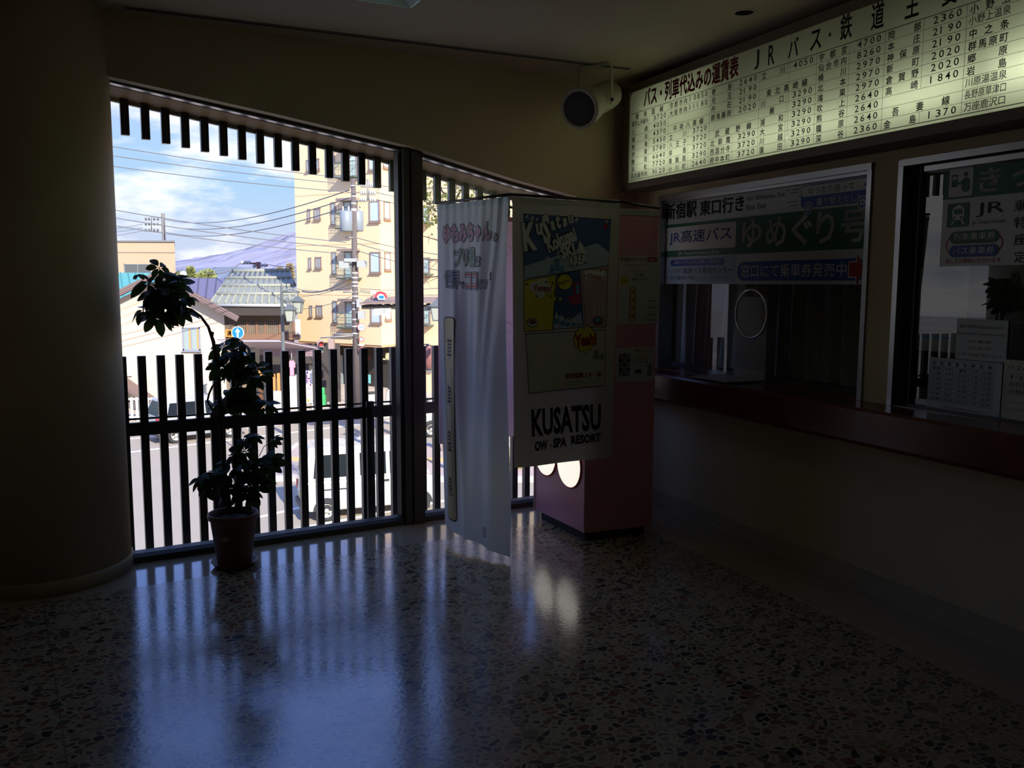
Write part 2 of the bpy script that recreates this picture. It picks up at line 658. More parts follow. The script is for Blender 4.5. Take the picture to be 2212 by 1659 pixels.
def make_terrazzo(name, chips=True):
    m = bpy.data.materials.new(name)
    m.use_nodes = True
    nt = m.node_tree
    N, L = nt.nodes.new, nt.links.new
    b = nt.nodes['Principled BSDF']
    geo = N('ShaderNodeNewGeometry')
    sub = N('ShaderNodeVectorMath')
    sub.operation = 'SUBTRACT'
    sub.inputs[1].default_value = PF
    L(geo.outputs['Position'], sub.inputs[0])
    rot = N('ShaderNodeVectorRotate')
    rot.rotation_type = 'Z_AXIS'
    rot.inputs['Angle'].default_value = -A_F
    L(sub.outputs[0], rot.inputs['Vector'])

    def math_(op, a, c=None, d=None):
        n = N('ShaderNodeMath')
        n.operation = op
        for i, x in enumerate((a, c, d)):
            if x is None:
                continue
            if isinstance(x, (int, float)):
                n.inputs[i].default_value = x
            else:
                L(x, n.inputs[i])
        return n.outputs[0]
    sep = N('ShaderNodeSeparateXYZ')
    L(rot.outputs[0], sep.inputs[0])
    # joints between the slabs
    ju = math_('PINGPONG', sep.outputs['X'], 0.24)
    jo = math_('PINGPONG', math_('ADD', sep.outputs['Y'], 0.46), 0.255)
    if chips:
        jm = math_('LESS_THAN', math_('MINIMUM', ju, jo), 0.0022)
    else:
        jm = math_('LESS_THAN', ju, 0.0022)
    big = N('ShaderNodeTexNoise')
    big.inputs['Scale'].default_value = 1.3
    big.inputs['Detail'].default_value = 4
    L(geo.outputs['Position'], big.inputs['Vector'])
    if chips:
        wob = N('ShaderNodeTexNoise')
        wob.inputs['Scale'].default_value = 16.0
        wob.inputs['Detail'].default_value = 1.0
        L(geo.outputs['Position'], wob.inputs['Vector'])
        add = N('ShaderNodeVectorMath')
        add.operation = 'MULTIPLY_ADD'
        L(wob.outputs['Color'], add.inputs[0])
        add.inputs[1].default_value = (0.045, 0.045, 0.0)
        L(rot.outputs[0], add.inputs[2])
        sc = N('ShaderNodeVectorMath')
        sc.operation = 'MULTIPLY'
        sc.inputs[1].default_value = (25.0, 31.0, 0.0)
        L(add.outputs[0], sc.inputs[0])
        v1 = N('ShaderNodeTexVoronoi')
        v1.voronoi_dimensions = '2D'
        v1.inputs['Scale'].default_value = 1.0
        v1.distance = 'EUCLIDEAN'
        L(sc.outputs[0], v1.inputs['Vector'])
        v2 = N('ShaderNodeTexVoronoi')
        v2.voronoi_dimensions = '2D'
        v2.feature = 'DISTANCE_TO_EDGE'
        v2.inputs['Scale'].default_value = 1.0
        L(sc.outputs[0], v2.inputs['Vector'])
        cs = N('ShaderNodeSeparateColor')
        L(v1.outputs['Color'], cs.inputs[0])
        thr = math_('MULTIPLY_ADD', cs.outputs['Green'], 0.26, 0.02)
        edge = math_('GREATER_THAN', v2.outputs['Distance'], thr)
        cr = N('ShaderNodeValToRGB')
        cr.color_ramp.interpolation = 'CONSTANT'
        E = cr.color_ramp.elements
        E[0].position, E[0].color = 0.0, (0.035, 0.037, 0.036, 1)
        E[1].position, E[1].color = 0.20, (0.15, 0.10, 0.055, 1)
        for p, c in ((0.40, (0.28, 0.21, 0.12)), (0.55, (0.20, 0.085, 0.045)), (0.64, (0.20, 0.165, 0.095)), (0.78, (0.33, 0.26, 0.16)), (0.92, (0.10, 0.085, 0.06))):
            e = E.new(p)
            e.color = (*c, 1)
        L(cs.outputs['Red'], cr.inputs[0])
        mx = N('ShaderNodeMixRGB')
        mx.inputs[1].default_value = (0.40, 0.32, 0.195, 1)
        L(edge, mx.inputs[0])
        L(cr.outputs[0], mx.inputs[2])
        col = mx.outputs[0]
    else:
        mx = N('ShaderNodeMixRGB')
        mx.inputs[1].default_value = (0.38, 0.30, 0.19, 1)
        mx.inputs[2].default_value = (0.46, 0.37, 0.24, 1)
        L(big.outputs['Fac'], mx.inputs[0])
        col = mx.outputs[0]
    jx = N('ShaderNodeMixRGB')
    jx.inputs[2].default_value = (0.15, 0.12, 0.085, 1)
    L(jm, jx.inputs[0])
    L(col, jx.inputs[1])
    L(jx.outputs[0], b.inputs['Base Color'])
    rr = N('ShaderNodeMapRange')
    rr.inputs['From Min'].default_value = 0.35
    rr.inputs['From Max'].default_value = 0.65
    rr.inputs['To Min'].default_value = 0.12 if chips else 0.07
    rr.inputs['To Max'].default_value = 0.20 if chips else 0.12
    L(big.outputs['Fac'], rr.inputs[0])
    L(rr.outputs[0], b.inputs['Roughness'])
    b.inputs['IOR'].default_value = 1.75
    fine = N('ShaderNodeTexNoise')
    fine.inputs['Scale'].default_value = 55.0 if chips else 14.0
    fine.inputs['Detail'].default_value = 2.0
    L(geo.outputs['Position'], fine.inputs['Vector'])
    bp = N('ShaderNodeBump')
    bp.inputs['Strength'].default_value = 0.10 if chips else 0.05
    bp.inputs['Distance'].default_value = 0.004
    L(fine.outputs['Fac'], bp.inputs['Height'])
    L(bp.outputs[0], b.inputs['Normal'])
    MATS[name] = m
    return m


terrazzo = make_terrazzo('terrazzo')
border_stone = make_terrazzo('border_stone', False)

# ---- floor, its plain border, ceiling
BL, BR = V((-4.765, -3.5, 0)), V((5.38, -3.5, 0))
FLc = F(-3.0, 0, 0)
bw_f, bw_r = 0.47, 0.42


def line_x(p, d, q, e):
    """crossing of two lines in the floor plane"""
    det = d.x * -e.y + e.x * d.y
    r = q - p
    s = (r.x * -e.y + e.x * r.y) / det
    return p + d * s


KB = line_x(F(0, bw_f, 0), DF, R(0, bw_r, 0), DR)            # inner corner of the border
FB = F(-3.0, bw_f, 0)
RB = line_x(R(0, bw_r, 0), DR, V((0, -3.5, 0)), V((1, 0, 0)))
RE = line_x(R(0, 0, 0), DR, V((0, -3.5, 0)), V((1, 0, 0)))
fl = MB().prism([FB, KB, RB, BL], (0, 0, -0.2))
struct(fl.build('floor', terrazzo))
struct(MB().prism([F(-3.0, -0.06, 0), F(3.524, -0.06, 0), KB, FB], (0, 0, -0.2)).build('trim_1', border_stone))
struct(MB().prism([F(3.524, -0.06, 0), RE, RB, KB], (0, 0, -0.2)).build('trim_2', border_stone))

# troffer and downlight openings in the ceiling
TA = V((0.894, 0.447, 0)).normalized()
TB = V((TA.y, -TA.x, 0))
TROF = at_z(888, 18, CEIL)
trof_hole = [TROF, TROF - TA * 0.60, TROF - TA * 0.60 + TB * 1.2, TROF + TB * 1.2]
DOWN = at_z(1608, 27, CEIL)
down_hole = [DOWN + V((0.05 * math.cos(q * math.pi / 10), 0.05 * math.sin(q * math.pi / 10), 0)) for q in range(20)]
co = [(p.x, p.y) for p in (F(-3.3, -0.5, 0), F(3.8, -0.5, 0), V((5.8, -3.7, 0)), V((-5.0, -3.7, 0)))]
struct(holed(co, [[(p.x, p.y) for p in trof_hole], [(p.x, p.y) for p in down_hole]], lambda a, b: V((a, b, CEIL)), (0, 0, 0.16)).build('ceiling', ceil_m))
struct(MB().prism([V((a, b, CEIL + 0.30)) for a, b in co], (0, 0, 0.12)).build('roof_slab', mat('roof_felt', (0.2, 0.2, 0.2), 0.9)))
mbp = MB()
for a, b in zip(co, co[1:] + co[:1]):
    mbp.prism([V((*a, CEIL + 0.12)), V((*b, CEIL + 0.12)), V((*b, CEIL + 0.34)), V((*a, CEIL + 0.34))], (V((0.3, 1.5, 0)) - (V((*a, 0)) + V((*b, 0))) / 2).normalized() * 0.05)
struct(mbp.build('roof_parapet', mat('roof_felt', (0.2, 0.2, 0.2), 0.9)))

# ---- far wall: bulkhead over the sloping window heads, solid left of the windows
us = [0.0, 0.85, 1.69, 1.78, 2.487, 3.025, 3.524]
pts = [(-3.2, 0.0), (-0.10, 0.0)] + [(u if u else -0.10, head(u)) for u in us] + [(3.524, CEIL), (-3.2, CEIL)]
struct(holed(pts, [], lambda u, z: F(u, 0.0, z), NF * 0.12).build('wall_far', plaster))
struct(MB().prism([F(2.96, 0.0, 0), F(3.524, 0.0, 0), F(3.524, 0.0, head(3.524)), F(2.96, 0.0, head(2.96))], NF * 0.12).build('wall_far_pier', plaster))

# ---- ticket wall with two openings
W1 = (0.42, 2.35, 1.0, 2.20)
W2 = (2.53, 4.70, 1.0, 2.19)
rect = lambda w: [(w[0], w[2]), (w[1], w[2]), (w[1], w[3]), (w[0], w[3])]
struct(holed([(-0.05, -0.02), (11.25, -0.02), (11.25, CEIL), (-0.05, CEIL)], [rect(W1), rect(W2)], lambda t, z: R(t, 0, z), NR * -0.12).build('wall_right', plaster))
struct(MB().prism([V((-4.765, 3.6, 0)), V((-4.765, -3.5, 0)), V((-4.765, -3.5, CEIL)), V((-4.765, 3.6, CEIL))], (-0.12, 0, 0)).build('wall_left', plaster))
struct(MB().prism([V((-4.9, -3.5, 0)), V((5.6, -3.5, 0)), V((5.6, -3.5, CEIL)), V((-4.9, -3.5, CEIL))], (0, -0.12, 0)).build('wall_back', plaster))

# ---- round column left of the windows
CC, CRAD = V((-2.575, 4.72, 0)), 0.437
struct(MB().lathe([(CRAD, 0.0), (CRAD, CEIL)], CC, n=72).build('column', plaster))
cb = MB()
cb.lathe([(CRAD + 0.001, 0.0), (CRAD + 0.009, 0.0), (CRAD + 0.009, 0.072), (CRAD + 0.001, 0.078)], CC, n=72, cap=False)
struct(cb.build('baseboard_left', base_m))
rb = MB()
rb.prism([R(0, 0, 0), R(0, 0.022, 0), R(0, 0.022, 0.03), R(0, 0.012, 0.034), R(0, 0.012, 0.105), R(0, 0.004, 0.11), R(0, 0, 0.11)], DR * 11.1)
struct(rb.build('baseboard_right', base_m))


# ---- the two fixed windows
def along(mb, u0, u1, o0, o1, zf, h, step=0.25):
    """bar that follows the sloping head between u0 and u1: zf(u) its top, h its height"""
    uu = [u0] + [u for u, _ in HEAD_TAB if u0 < u < u1] + [u1]
    for a, b in zip(uu[:-1], uu[1:]):
        mb.prism([F(a, o0, zf(a)), F(b, o0, zf(b)), F(b, o0, zf(b) - h), F(a, o0, zf(a) - h)], NF * (o1 - o0))


def make_window(n, u0, u1):
    w = thing('window_%d' % n, F((u0 + u1) / 2, 0, 0))
    struct(w)
    f = MB()
    f.prism([F(u0, -0.05, 0), F(u0, 0.05, 0), F(u0, 0.05, 0.035), F(u0, 0.02, 0.05), F(u0, -0.05, 0.05)], DF * (u1 - u0))
    f.build('window_sill', bronze, w)
    h = MB()
    along(h, u0, u1, -0.035, 0.03, lambda u: head(u) - 0.002, 0.018)
    h.build('head_frame', bronze, w)
    h = MB()
    along(h, u0, u1, -0.02, 0.034, lambda u: head(u) - 0.020, 0.004)
    h.build('glazing_bead', alu, w)
    for uu, nm in ((u0, 'left'), (u1, 'right')):
        j = MB()
        s = 0.022 if nm == 'left' else -0.022
        j.prism([F(uu, -0.04, 0.05), F(uu + s, -0.04, 0.05), F(uu + s, -0.04, head(uu + s) - 0.03), F(uu, -0.04, head(uu) - 0.03)], NF * 0.07)
        j.build('side_frame', bronze, w)
    g = MB()
    uu = [u0 + 0.01] + [u for u, _ in HEAD_TAB if u0 < u < u1] + [u1 - 0.01]
    g.poly([F(u0 + 0.01, -0.01, 0.045), F(u1 - 0.01, -0.01, 0.045)] + [F(u, -0.01, head(u) - 0.03) for u in uu[::-1]])
    g.build('window_glass', glass, w)
    return w


make_window(1, -0.10, 1.672)
make_window(2, 1.80, 2.96)
mu = thing('mullion', F(1.736, 0, 0))
struct(mu)
m_ = MB()
m_.box(F(1.695, 0.0, head(1.7) / 2), (0.045, 0.13, head(1.7) - 0.01), (DF, NF, UP))
m_.box(F(1.721, 0.0, head(1.7) / 2), (0.006, 0.10, head(1.7) - 0.012), (DF, NF, UP))
m_.build('mullion_post', bronze, mu)
m2 = MB()
m2.box(F(1.763, 0.0, head(1.76) / 2), (0.078, 0.15, head(1.76) - 0.012), (DF, NF, UP))
m2.build('mullion_cover', bronze, mu)

# ---- outside over the windows: metal soffit, hanging slats
so = MB()
along(so, -0.9, 3.8, -0.37, -0.036, lambda u: head(u) + 0.09, 0.115)
struct(so.build('trim_3', soffit_m))
fa = MB()
along(fa, -0.9, 3.8, -0.36, -0.0, lambda u: CEIL + 0.05, CEIL - 2.12)
fx = MB()
for a, b in zip([-0.9, 0, 0.85, 1.69, 1.78, 2.487, 3.025], [0, 0.85, 1.69, 1.78, 2.487, 3.025, 3.8]):
    fx.prism([F(a, -0.365, head(a) + 0.09), F(b, -0.365, head(b) + 0.09), F(b, -0.365, CEIL), F(a, -0.365, CEIL)], NF * 0.06)
struct(fx.build('wall_fascia', soffit_m))

lv = thing('hanging_louver', F(1.7, -0.3, head(1.7)), label='row of short black vertical slats hanging outside from the sloping soffit above the windows', cat='louver')
lr = MB()
along(lr, -0.7, 3.8, -0.36, -0.335, lambda u: head(u) - 0.026, 0.022)
lr.build('slat_rail', rail_grey, lv)
k = 0
while True:
    u = 0.072 + 0.1108 * (k - 5)
    if u > 3.6:
        break
    s = MB()
    zt = head(u) - 0.022
    s.bbox((0, 0, 0), (0, 0, 0))
    s = MB()
    s.box(F(u + 0.022, -0.315, zt - 0.105), (0.046, 0.034, 0.21), (DF, NF, UP))
    s.build('slat', black_paint, lv)
    k += 1

# ---- balcony fence of pickets
fe = thing('picket_fence', F(1.7, -0.32, -0.25), label='black steel picket fence with one flat rail standing just outside the two windows', cat='fence')
rl = MB()
rl.box(F(1.5, -0.275, 0.722), (4.9, 0.012, 0.072), (DF, NF, UP))
rl.box(F(1.5, -0.29, 0.7595), (4.9, 0.03, 0.006), (DF, NF, UP))
rl.build('flat_rail', black_paint, fe)
rt = MB()
rt.box(F(1.5, -0.345, 0.777), (4.9, 0.008, 0.012), (DF, NF, UP))
rt.build('rear_rail', black_paint, fe)
for k in range(-8, 34):
    u = 0.106 + 0.1079 * k
    p = MB()
    p.box(F(u + 0.021, -0.315, 0.455), (0.046, 0.04, 1.41), (DF, NF, UP))
    p.build('picket', black_paint, fe)
for u, w in ((0.545, 0.085), (1.548, 0.052)):
    p = MB()
    p.box(F(u, -0.262, 0.27), (w, 0.03, 1.06), (DF, NF, UP))
    p.box(F(u, -0.262, 0.795), (w - 0.01, 0.034, 0.012), (DF, NF, UP))
    p.build('post', black_paint, fe)
lg = MB()
lg.box(F(1.5, -0.27, -0.33), (5.2, 0.5, 0.16), (DF, NF, UP))
struct(lg.build('trim_4', mat('grey_concrete', (0.3, 0.29, 0.27), 0.9, noise=0.1)))

# ---- ticket office behind the wall
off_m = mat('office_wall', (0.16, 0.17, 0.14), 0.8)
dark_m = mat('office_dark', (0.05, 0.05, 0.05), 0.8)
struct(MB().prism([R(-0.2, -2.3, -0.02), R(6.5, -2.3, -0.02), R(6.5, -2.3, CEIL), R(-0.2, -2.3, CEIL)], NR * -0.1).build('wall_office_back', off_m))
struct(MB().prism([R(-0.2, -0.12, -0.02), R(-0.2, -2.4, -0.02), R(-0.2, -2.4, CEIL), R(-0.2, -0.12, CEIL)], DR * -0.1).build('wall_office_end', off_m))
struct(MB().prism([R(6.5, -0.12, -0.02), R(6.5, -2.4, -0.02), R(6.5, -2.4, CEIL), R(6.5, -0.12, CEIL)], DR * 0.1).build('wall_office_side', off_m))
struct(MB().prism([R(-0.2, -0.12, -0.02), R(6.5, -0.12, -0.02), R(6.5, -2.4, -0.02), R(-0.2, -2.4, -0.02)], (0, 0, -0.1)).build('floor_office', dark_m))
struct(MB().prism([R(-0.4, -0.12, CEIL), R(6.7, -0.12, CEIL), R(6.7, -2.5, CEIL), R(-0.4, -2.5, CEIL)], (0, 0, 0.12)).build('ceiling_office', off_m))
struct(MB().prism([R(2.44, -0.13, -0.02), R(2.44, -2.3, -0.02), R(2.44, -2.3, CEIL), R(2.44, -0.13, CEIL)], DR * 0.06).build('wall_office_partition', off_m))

# ================================================================== things in the hall
ink = mat('black_ink', (0.015, 0.015, 0.016), 0.6)
red_ink = mat('red_ink', (0.42, 0.02, 0.03), 0.6)
dred_ink = mat('dark_red_ink', (0.25, 0.012, 0.02), 0.6)
white_ink = mat('white_ink', (0.78, 0.78, 0.76), 0.6)
paper = mat('paper', (0.66, 0.65, 0.60), 0.8)
paper2 = mat('blue_white_paper', (0.60, 0.66, 0.70), 0.8)
green_ink = mat('green_ink', (0.01, 0.13, 0.06), 0.5)
blue_ink = mat('blue_ink', (0.02, 0.07, 0.36), 0.5)
navy_ink = mat('navy_ink', (0.03, 0.04, 0.16), 0.6)
sky_ink = mat('sky_blue_ink', (0.12, 0.30, 0.55), 0.6)
pale_blue_ink = mat('pale_blue_ink', (0.45, 0.55, 0.68), 0.6)
yellow_ink = mat('yellow_ink', (0.75, 0.62, 0.06), 0.6)
pink_ink = mat('pink_ink', (0.62, 0.26, 0.42), 0.6)
brown_ink = mat('brown_ink', (0.22, 0.06, 0.03), 0.6)
grey_ink = mat('grey_ink', (0.25, 0.25, 0.26), 0.7)
tan_ink = mat('tan_ink', (0.66, 0.50, 0.26), 0.6)
chrome = mat('chrome', (0.75, 0.75, 0.76), 0.12, metal=1.0)

# ---- ceiling: louvred light fitting, slot, downlight
tr = thing('ceiling_light', TROF - TA * 0.3 + TB * 0.6 + UP * 0.08, label='recessed ceiling light with shiny triangular louvres over the window side', cat='ceiling light')
white_metal = mat('white_enamel', (0.72, 0.80, 0.76), 0.25)
hb = MB()
h4 = [TROF, TROF - TA * 0.60, TROF - TA * 0.60 + TB * 1.2, TROF + TB * 1.2]
for a, b in zip(h4, h4[1:] + h4[:1]):
    hb.prism([a, b, b + UP * 0.15, a + UP * 0.15], ((h4[0] + h4[2]) / 2 - (a + b) / 2).normalized() * 0.004)
hb.poly([p + UP * 0.15 for p in h4])
hb.build('housing', white_metal, tr)
lb = MB()
for i in range(2):
    for j in range(5):
        o_ = TROF - TA * (0.3 * i + 0.005) + TB * (0.24 * j + 0.005)
        q = [o_, o_ - TA * 0.29, o_ - TA * 0.29 + TB * 0.23, o_ + TB * 0.23]
        ap = (q[0] + q[2]) / 2 + UP * 0.10
        for a, b in zip(q, q[1:] + q[:1]):
            i1, i2 = a + (ap - a) * 0.72, b + (ap - b) * 0.72
            lb.add([a, b, i2, i1], [(0, 1, 2, 3)])
lb.build('louvre', white_metal, tr, fix=False)
tu = MB()
for s in (0.15, 0.45):
    c0 = TROF - TA * s + UP * 0.115
    tu.tube([c0 + TB * 0.03, c0 + TB * 1.17], 0.013, 10)
tu.build('fluorescent_tube', mat('dim_tube', (0.8, 0.85, 0.8), 0.4, emit=(0.75, 1.0, 0.88), estr=6.0), tr)

slot_a, slot_b = at_z(270, 15, CEIL), at_z(1360, 148, CEIL)
sd = (slot_b - slot_a).normalized()
sn = V((-sd.y, sd.x, 0))
sdt = thing('slot_diffuser', (slot_a + slot_b) / 2 - UP * 0.006, label='long thin dark air slot in the ceiling parallel to the window wall', cat='air vent')
q = MB()
q.box((slot_a + slot_b) / 2 - UP * 0.003, ((slot_b - slot_a).length, 0.034, 0.006), (sd, sn, UP))
q.build('slot_frame', mat('slot_grey', (0.2, 0.19, 0.16), 0.6), sdt)
q = MB()
q.box((slot_a + slot_b) / 2 - UP * 0.0065, ((slot_b - slot_a).length - 0.02, 0.022, 0.003), (sd, sn, UP))
q.build('slot_blade', dark_m, sdt)

dl = thing('downlight', DOWN, label='small round recessed ceiling downlight, unlit, near the fare board', cat='ceiling light')
q = MB()
q.lathe([(0.05, 0.0), (0.052, -0.004), (0.066, -0.003), (0.067, 0.0)], DOWN, n=28, cap=False)
q.build('trim_ring', mat('cream_metal', (0.55, 0.52, 0.44), 0.4), dl)
q = MB()
q.lathe([(0.049, 0.0), (0.045, 0.10), (0.0, 0.11)], DOWN, n=28, cap=False)
q.build('reflector', dark_m, dl)

# ---- loudspeaker under the ceiling
s0 = on_plane(1251, 235, F(0, 0.62, 0), NF)
s1 = on_plane(1318, 203, F(0, 0.37, 0), NF)
sx = (s0 - s1).normalized()
sa = basis(sx)
mid = s1 + (s0 - s1) * 0.42
cream = mat('cream_plastic', (0.42, 0.40, 0.31), 0.5)
sp = thing('loudspeaker', mid, label='round cream loudspeaker hanging from a bracket under the ceiling beside the fare board', cat='loudspeaker')
Ls = (s0 - s1).length
q = MB()
q.lathe([(0.0, 0.0), (0.07, 0.0), (0.088, 0.012), (0.092, 0.05), (0.096, Ls * 0.62), (0.112, Ls * 0.70), (0.126, Ls * 0.92), (0.128, Ls), (0.121, Ls + 0.004), (0.106, Ls + 0.002), (0.104, Ls - 0.012)], s1, sa, 40, cap=False)
q.build('housing', cream, sp)
q = MB()
q.lathe([(0.105, Ls - 0.010), (0.09, Ls - 0.003), (0.05, Ls + 0.002), (0.0, Ls + 0.003)], s1, sa, 36, cap=False)
q.build('grille', mat('dark_grille', (0.06, 0.055, 0.05), 0.7, bump=0.6, nscale=300), sp)
q = MB()
piv = s1 + sx * (Ls * 0.52)
su = sa[0]
ptop = CEIL - 0.013
for sgn in (-1, 1):
    p0 = piv + su * (0.118 * sgn) - UP * 0.03
    q.box((p0 + V((p0.x, p0.y, ptop - 0.03))) / 2, (0.006, 0.03, ptop - 0.03 - p0.z), (su, V((0, 0, 1)).cross(su), UP))
    e = V((p0.x, p0.y, ptop - 0.03))
    for a0, a1 in ((0, 30), (30, 60), (60, 90)):
        f_ = lambda t: e - su * sgn * 0.03 * (1 - math.cos(math.radians(t))) + UP * 0.03 * math.sin(math.radians(t))
        A_, B_ = f_(a0), f_(a1)
        q.box((A_ + B_) / 2, ((B_ - A_).length + 0.003, 0.03, 0.006), ((B_ - A_).normalized(), UP.cross(su), (B_ - A_).normalized().cross(UP.cross(su))))
q.box(V((piv.x, piv.y, ptop)), (0.18, 0.03, 0.006), (su, UP.cross(su), UP))
q.build('bracket', cream, sp)
for sgn in (-1, 1):
    q = MB()
    q.lathe([(0.012, 0), (0.012, 0.012), (0.0, 0.014)], piv + su * (0.12 * sgn), basis(su * sgn), 10)
    q.build('bracket_bolt', dark_alu, sp)
cb_ = MB()
e0, e1 = s1 + V((0.0, 0, -0.05)), R(0.40, 0.222, 2.935)
cb_.tube([e0 + (e1 - e0) * t + UP * (-0.09 * math.sin(math.pi * t)) for t in [i / 14 for i in range(15)]], 0.003, 6)
cb_.build('cable', ink, sp)

# ---- lit fare board on the ticket wall
BO = 0.20
fb = thing('fare_board', R(2.0, 0.1, 2.25), label='long backlit timetable style fare board of bus and rail prices above the ticket windows', cat='sign board')
T0, T1, Z0, Z1 = 0.235, 3.95, 2.256, 2.966
fr = MB()
fr.prism([R(T0, 0, Z0), R(T0, BO + 0.012, Z0), R(T0, BO + 0.012, Z0 + 0.047), R(T0, BO - 0.006, Z0 + 0.047), R(T0, BO - 0.006, Z0 + 0.012), R(T0, 0, Z0 + 0.012)], DR * (T1 - T0))
fr.prism([R(T0, 0, Z1), R(T0, BO + 0.012, Z1), R(T0, BO + 0.012, Z1 - 0.05), R(T0, BO - 0.006, Z1 - 0.05), R(T0, BO - 0.006, Z1 - 0.012), R(T0, 0, Z1 - 0.012)], DR * (T1 - T0))
for a in (T0, T1 - 0.012):
    fr.prism([R(a, 0, Z0), R(a, BO + 0.012, Z0), R(a, BO + 0.012, Z1), R(a, 0, Z1)], DR * 0.012)
for a in (T0, T1 - 0.08):
    fr.prism([R(a, BO - 0.006, Z0), R(a, BO + 0.012, Z0), R(a, BO + 0.012, Z1), R(a, BO - 0.006, Z1)], DR * 0.08)
fr.build('frame', mat('board_frame', (0.17, 0.135, 0.095), 0.5), fb)
bk = MB()
bk.prism([R(T0, 0.004, Z0), R(T1, 0.004, Z0), R(T1, 0.004, Z1), R(T0, 0.004, Z1)], NR * 0.004)
bk.build('backing', mat('white_backing', (0.22, 0.22, 0.18), 0.7), fb)
pm = mat_cloth('lit_acrylic', (0.80, 0.82, 0.70), trans=0.75, rough=0.3)
for a, b in ((T0 + 0.075, 1.93), (1.932, T1 - 0.075)):
    pn = MB()
    pn.poly([R(a, BO, Z0 + 0.044), R(b, BO, Z0 + 0.044), R(b, BO, Z1 - 0.046), R(a, BO, Z1 - 0.046)])
    pn.build('panel', pm, fb)
tube_m = mat('tube_glow', (0.9, 0.9, 0.85), 0.4, emit=(0.9, 1.0, 0.62), estr=1.5)
for a, b, z, e in ((0.42, 1.22, 2.43, 1.25), (1.30, 2.45, 2.41, 0.95), (2.52, 3.05, 2.44, 1.25), (3.15, 3.85, 2.46, 1.9), (0.45, 1.20, 2.72, 0.42), (1.32, 2.4, 2.70, 0.05), (2.6, 3.8, 2.72, 0.02)):
    t_ = MB()
    t_.tube([R(a, 0.05, z), R(b, 0.05, z)], 0.013, 10)
    t_.build('fluorescent_tube', tube_m if e > 0.3 else mat('tube_failing', (0.7, 0.7, 0.62), 0.4, emit=(0.9, 1.0, 0.62), estr=0.06), fb)
    la = bpy.data.lights.new('tube_light', 'AREA')
    la.shape = 'RECTANGLE'
    la.size, la.size_y = (b - a), 0.03
    la.energy = 0.62 * e * (b - a)
    la.color = (0.92, 1.0, 0.74)
    lo = bpy.data.objects.new('tube_light', la)
    COL.objects.link(lo)
    mw = M.Identity(4)
    for i, c in enumerate((DR, UP, NR)):            # an area lamp shines along its own -Z
        pass
    zx = -NR
    xx = DR
    yy = zx.cross(xx)
    for r in range(3):
        mw[r][0], mw[r][1], mw[r][2], mw[r][3] = xx[r], yy[r], zx[r], R((a + b) / 2, 0.066, z)[r]
    lo.matrix_world = mw
    lo.parent = fb
    lo.matrix_parent_inverse = wmat(fb).inverted()

sh = Sheet(R(0, BO, 0), DR, UP, NR)
vt = sh.uv(1364.6, 247)[1]
vb = sh.uv(1360.5, 390.4)[1]
rowh = (vt - vb) / 9
cols = [sh.uv(x, y)[0] for x, y in ((1362, 340), (1400, 382), (1441, 374), (1484.6, 365), (1530, 356), (1580, 346), (1636, 335), (1694, 324), (1757, 311), (1827, 297), (1903, 283), (1984.5, 271), (2075.7, 256), (2176, 236))]
cols += [cols[-1] + 0.27]
FARES = [
    ['#東海道線', '東京山手線内 3720', '川崎 4050', '横浜 4370', '熱海 5450', '伊東 5780', '静岡 6640', '浜松 7720', '名古屋市内 9120'],
    ['京都市内 10850', '大阪市内 11180', '', '#中央八高線', '立川 3720', '八王子 3720', '拝島 3720', '東飯能 3290', '小川町 2640'],
    ['寄居 2640', '児玉 2190', '丹荘 2190', '群馬藤岡 2020', '', '#武蔵野線', '北朝霞 3290', '西国分寺 3720', '府中本町 3720'],
    ['立川 4050', '', '#東北高崎線', '川口 3290', '蕨 3290', '浦和 3290', '大宮 3290', '川越 3290', '蓮田 3290'],
    ['宇都宮 4700', '仙台市内 8260', '桶川 2970', '北本 2970', '鴻巣 2970', '吹上 2640', '熊谷 2640', '籠原 2640', '深谷 2360'],
    ['岡部 2360', '本庄 2190', '神保原 2190', '新町 2020', '倉賀野 2020', '高崎 1840', '', '#吾妻線', '金島 1370'],
    ['小野上', '小野上温泉', '中之条', '群馬原町', '郷原', '岩島', '川原湯温泉', '長野原草津口', '万座鹿沢口'],
]
for i in range(10):
    b = vb + rowh * i
    w = 0.0035 if i in (0, 9) else 0.0016
    sh.rect(cols[0], b - w / 2, cols[-1], b + w / 2, ink, 1)
for ci, c in enumerate(FARES):
    x0, x1, x2 = cols[2 * ci], cols[2 * ci + 1], cols[2 * ci + 2]
    sh.rect(x0 - 0.0009, vb, x0 + 0.0009, vt, ink, 1)
    for r, s in enumerate(c):
        b = vt - rowh * (r + 1)
        if s.startswith('#'):
            sh.text(s[1:], x0 + 0.06, b + 0.004, x2 - x0 - 0.12, rowh * 0.82, ink, 2, 0.022, 'spread')
            continue
        if not s:
            continue
        n_, p_ = (s.split(' ') + [''])[:2]
        wd = x1 - x0 - 0.03
        if len(n_) >= 5:
            sh.text(n_, x0 + 0.012, b + 0.009, wd + 0.006, rowh * 0.74, ink, 2, 0.008 if ci == 6 else 0.02, 'fit')
        else:
            sh.text(n_, x0 + 0.015, b + 0.004, wd, rowh * 0.80, ink, 2, 0.02, 'spread')
        if p_:
            sh.rect(x1 - 0.0008, b, x1 + 0.0008, b + rowh, ink, 1)
            k = len(p_)
            cw = (x2 - x1) / 5.6
            for j, ch in enumerate(p_):
                sh.text(ch, x2 - 0.018 - cw * (k - j) + cw * 0.14, b + 0.011, cw * (0.17 if ch == '1' else 0.66), rowh * 0.64, ink, 2, 0.010, 'fit')
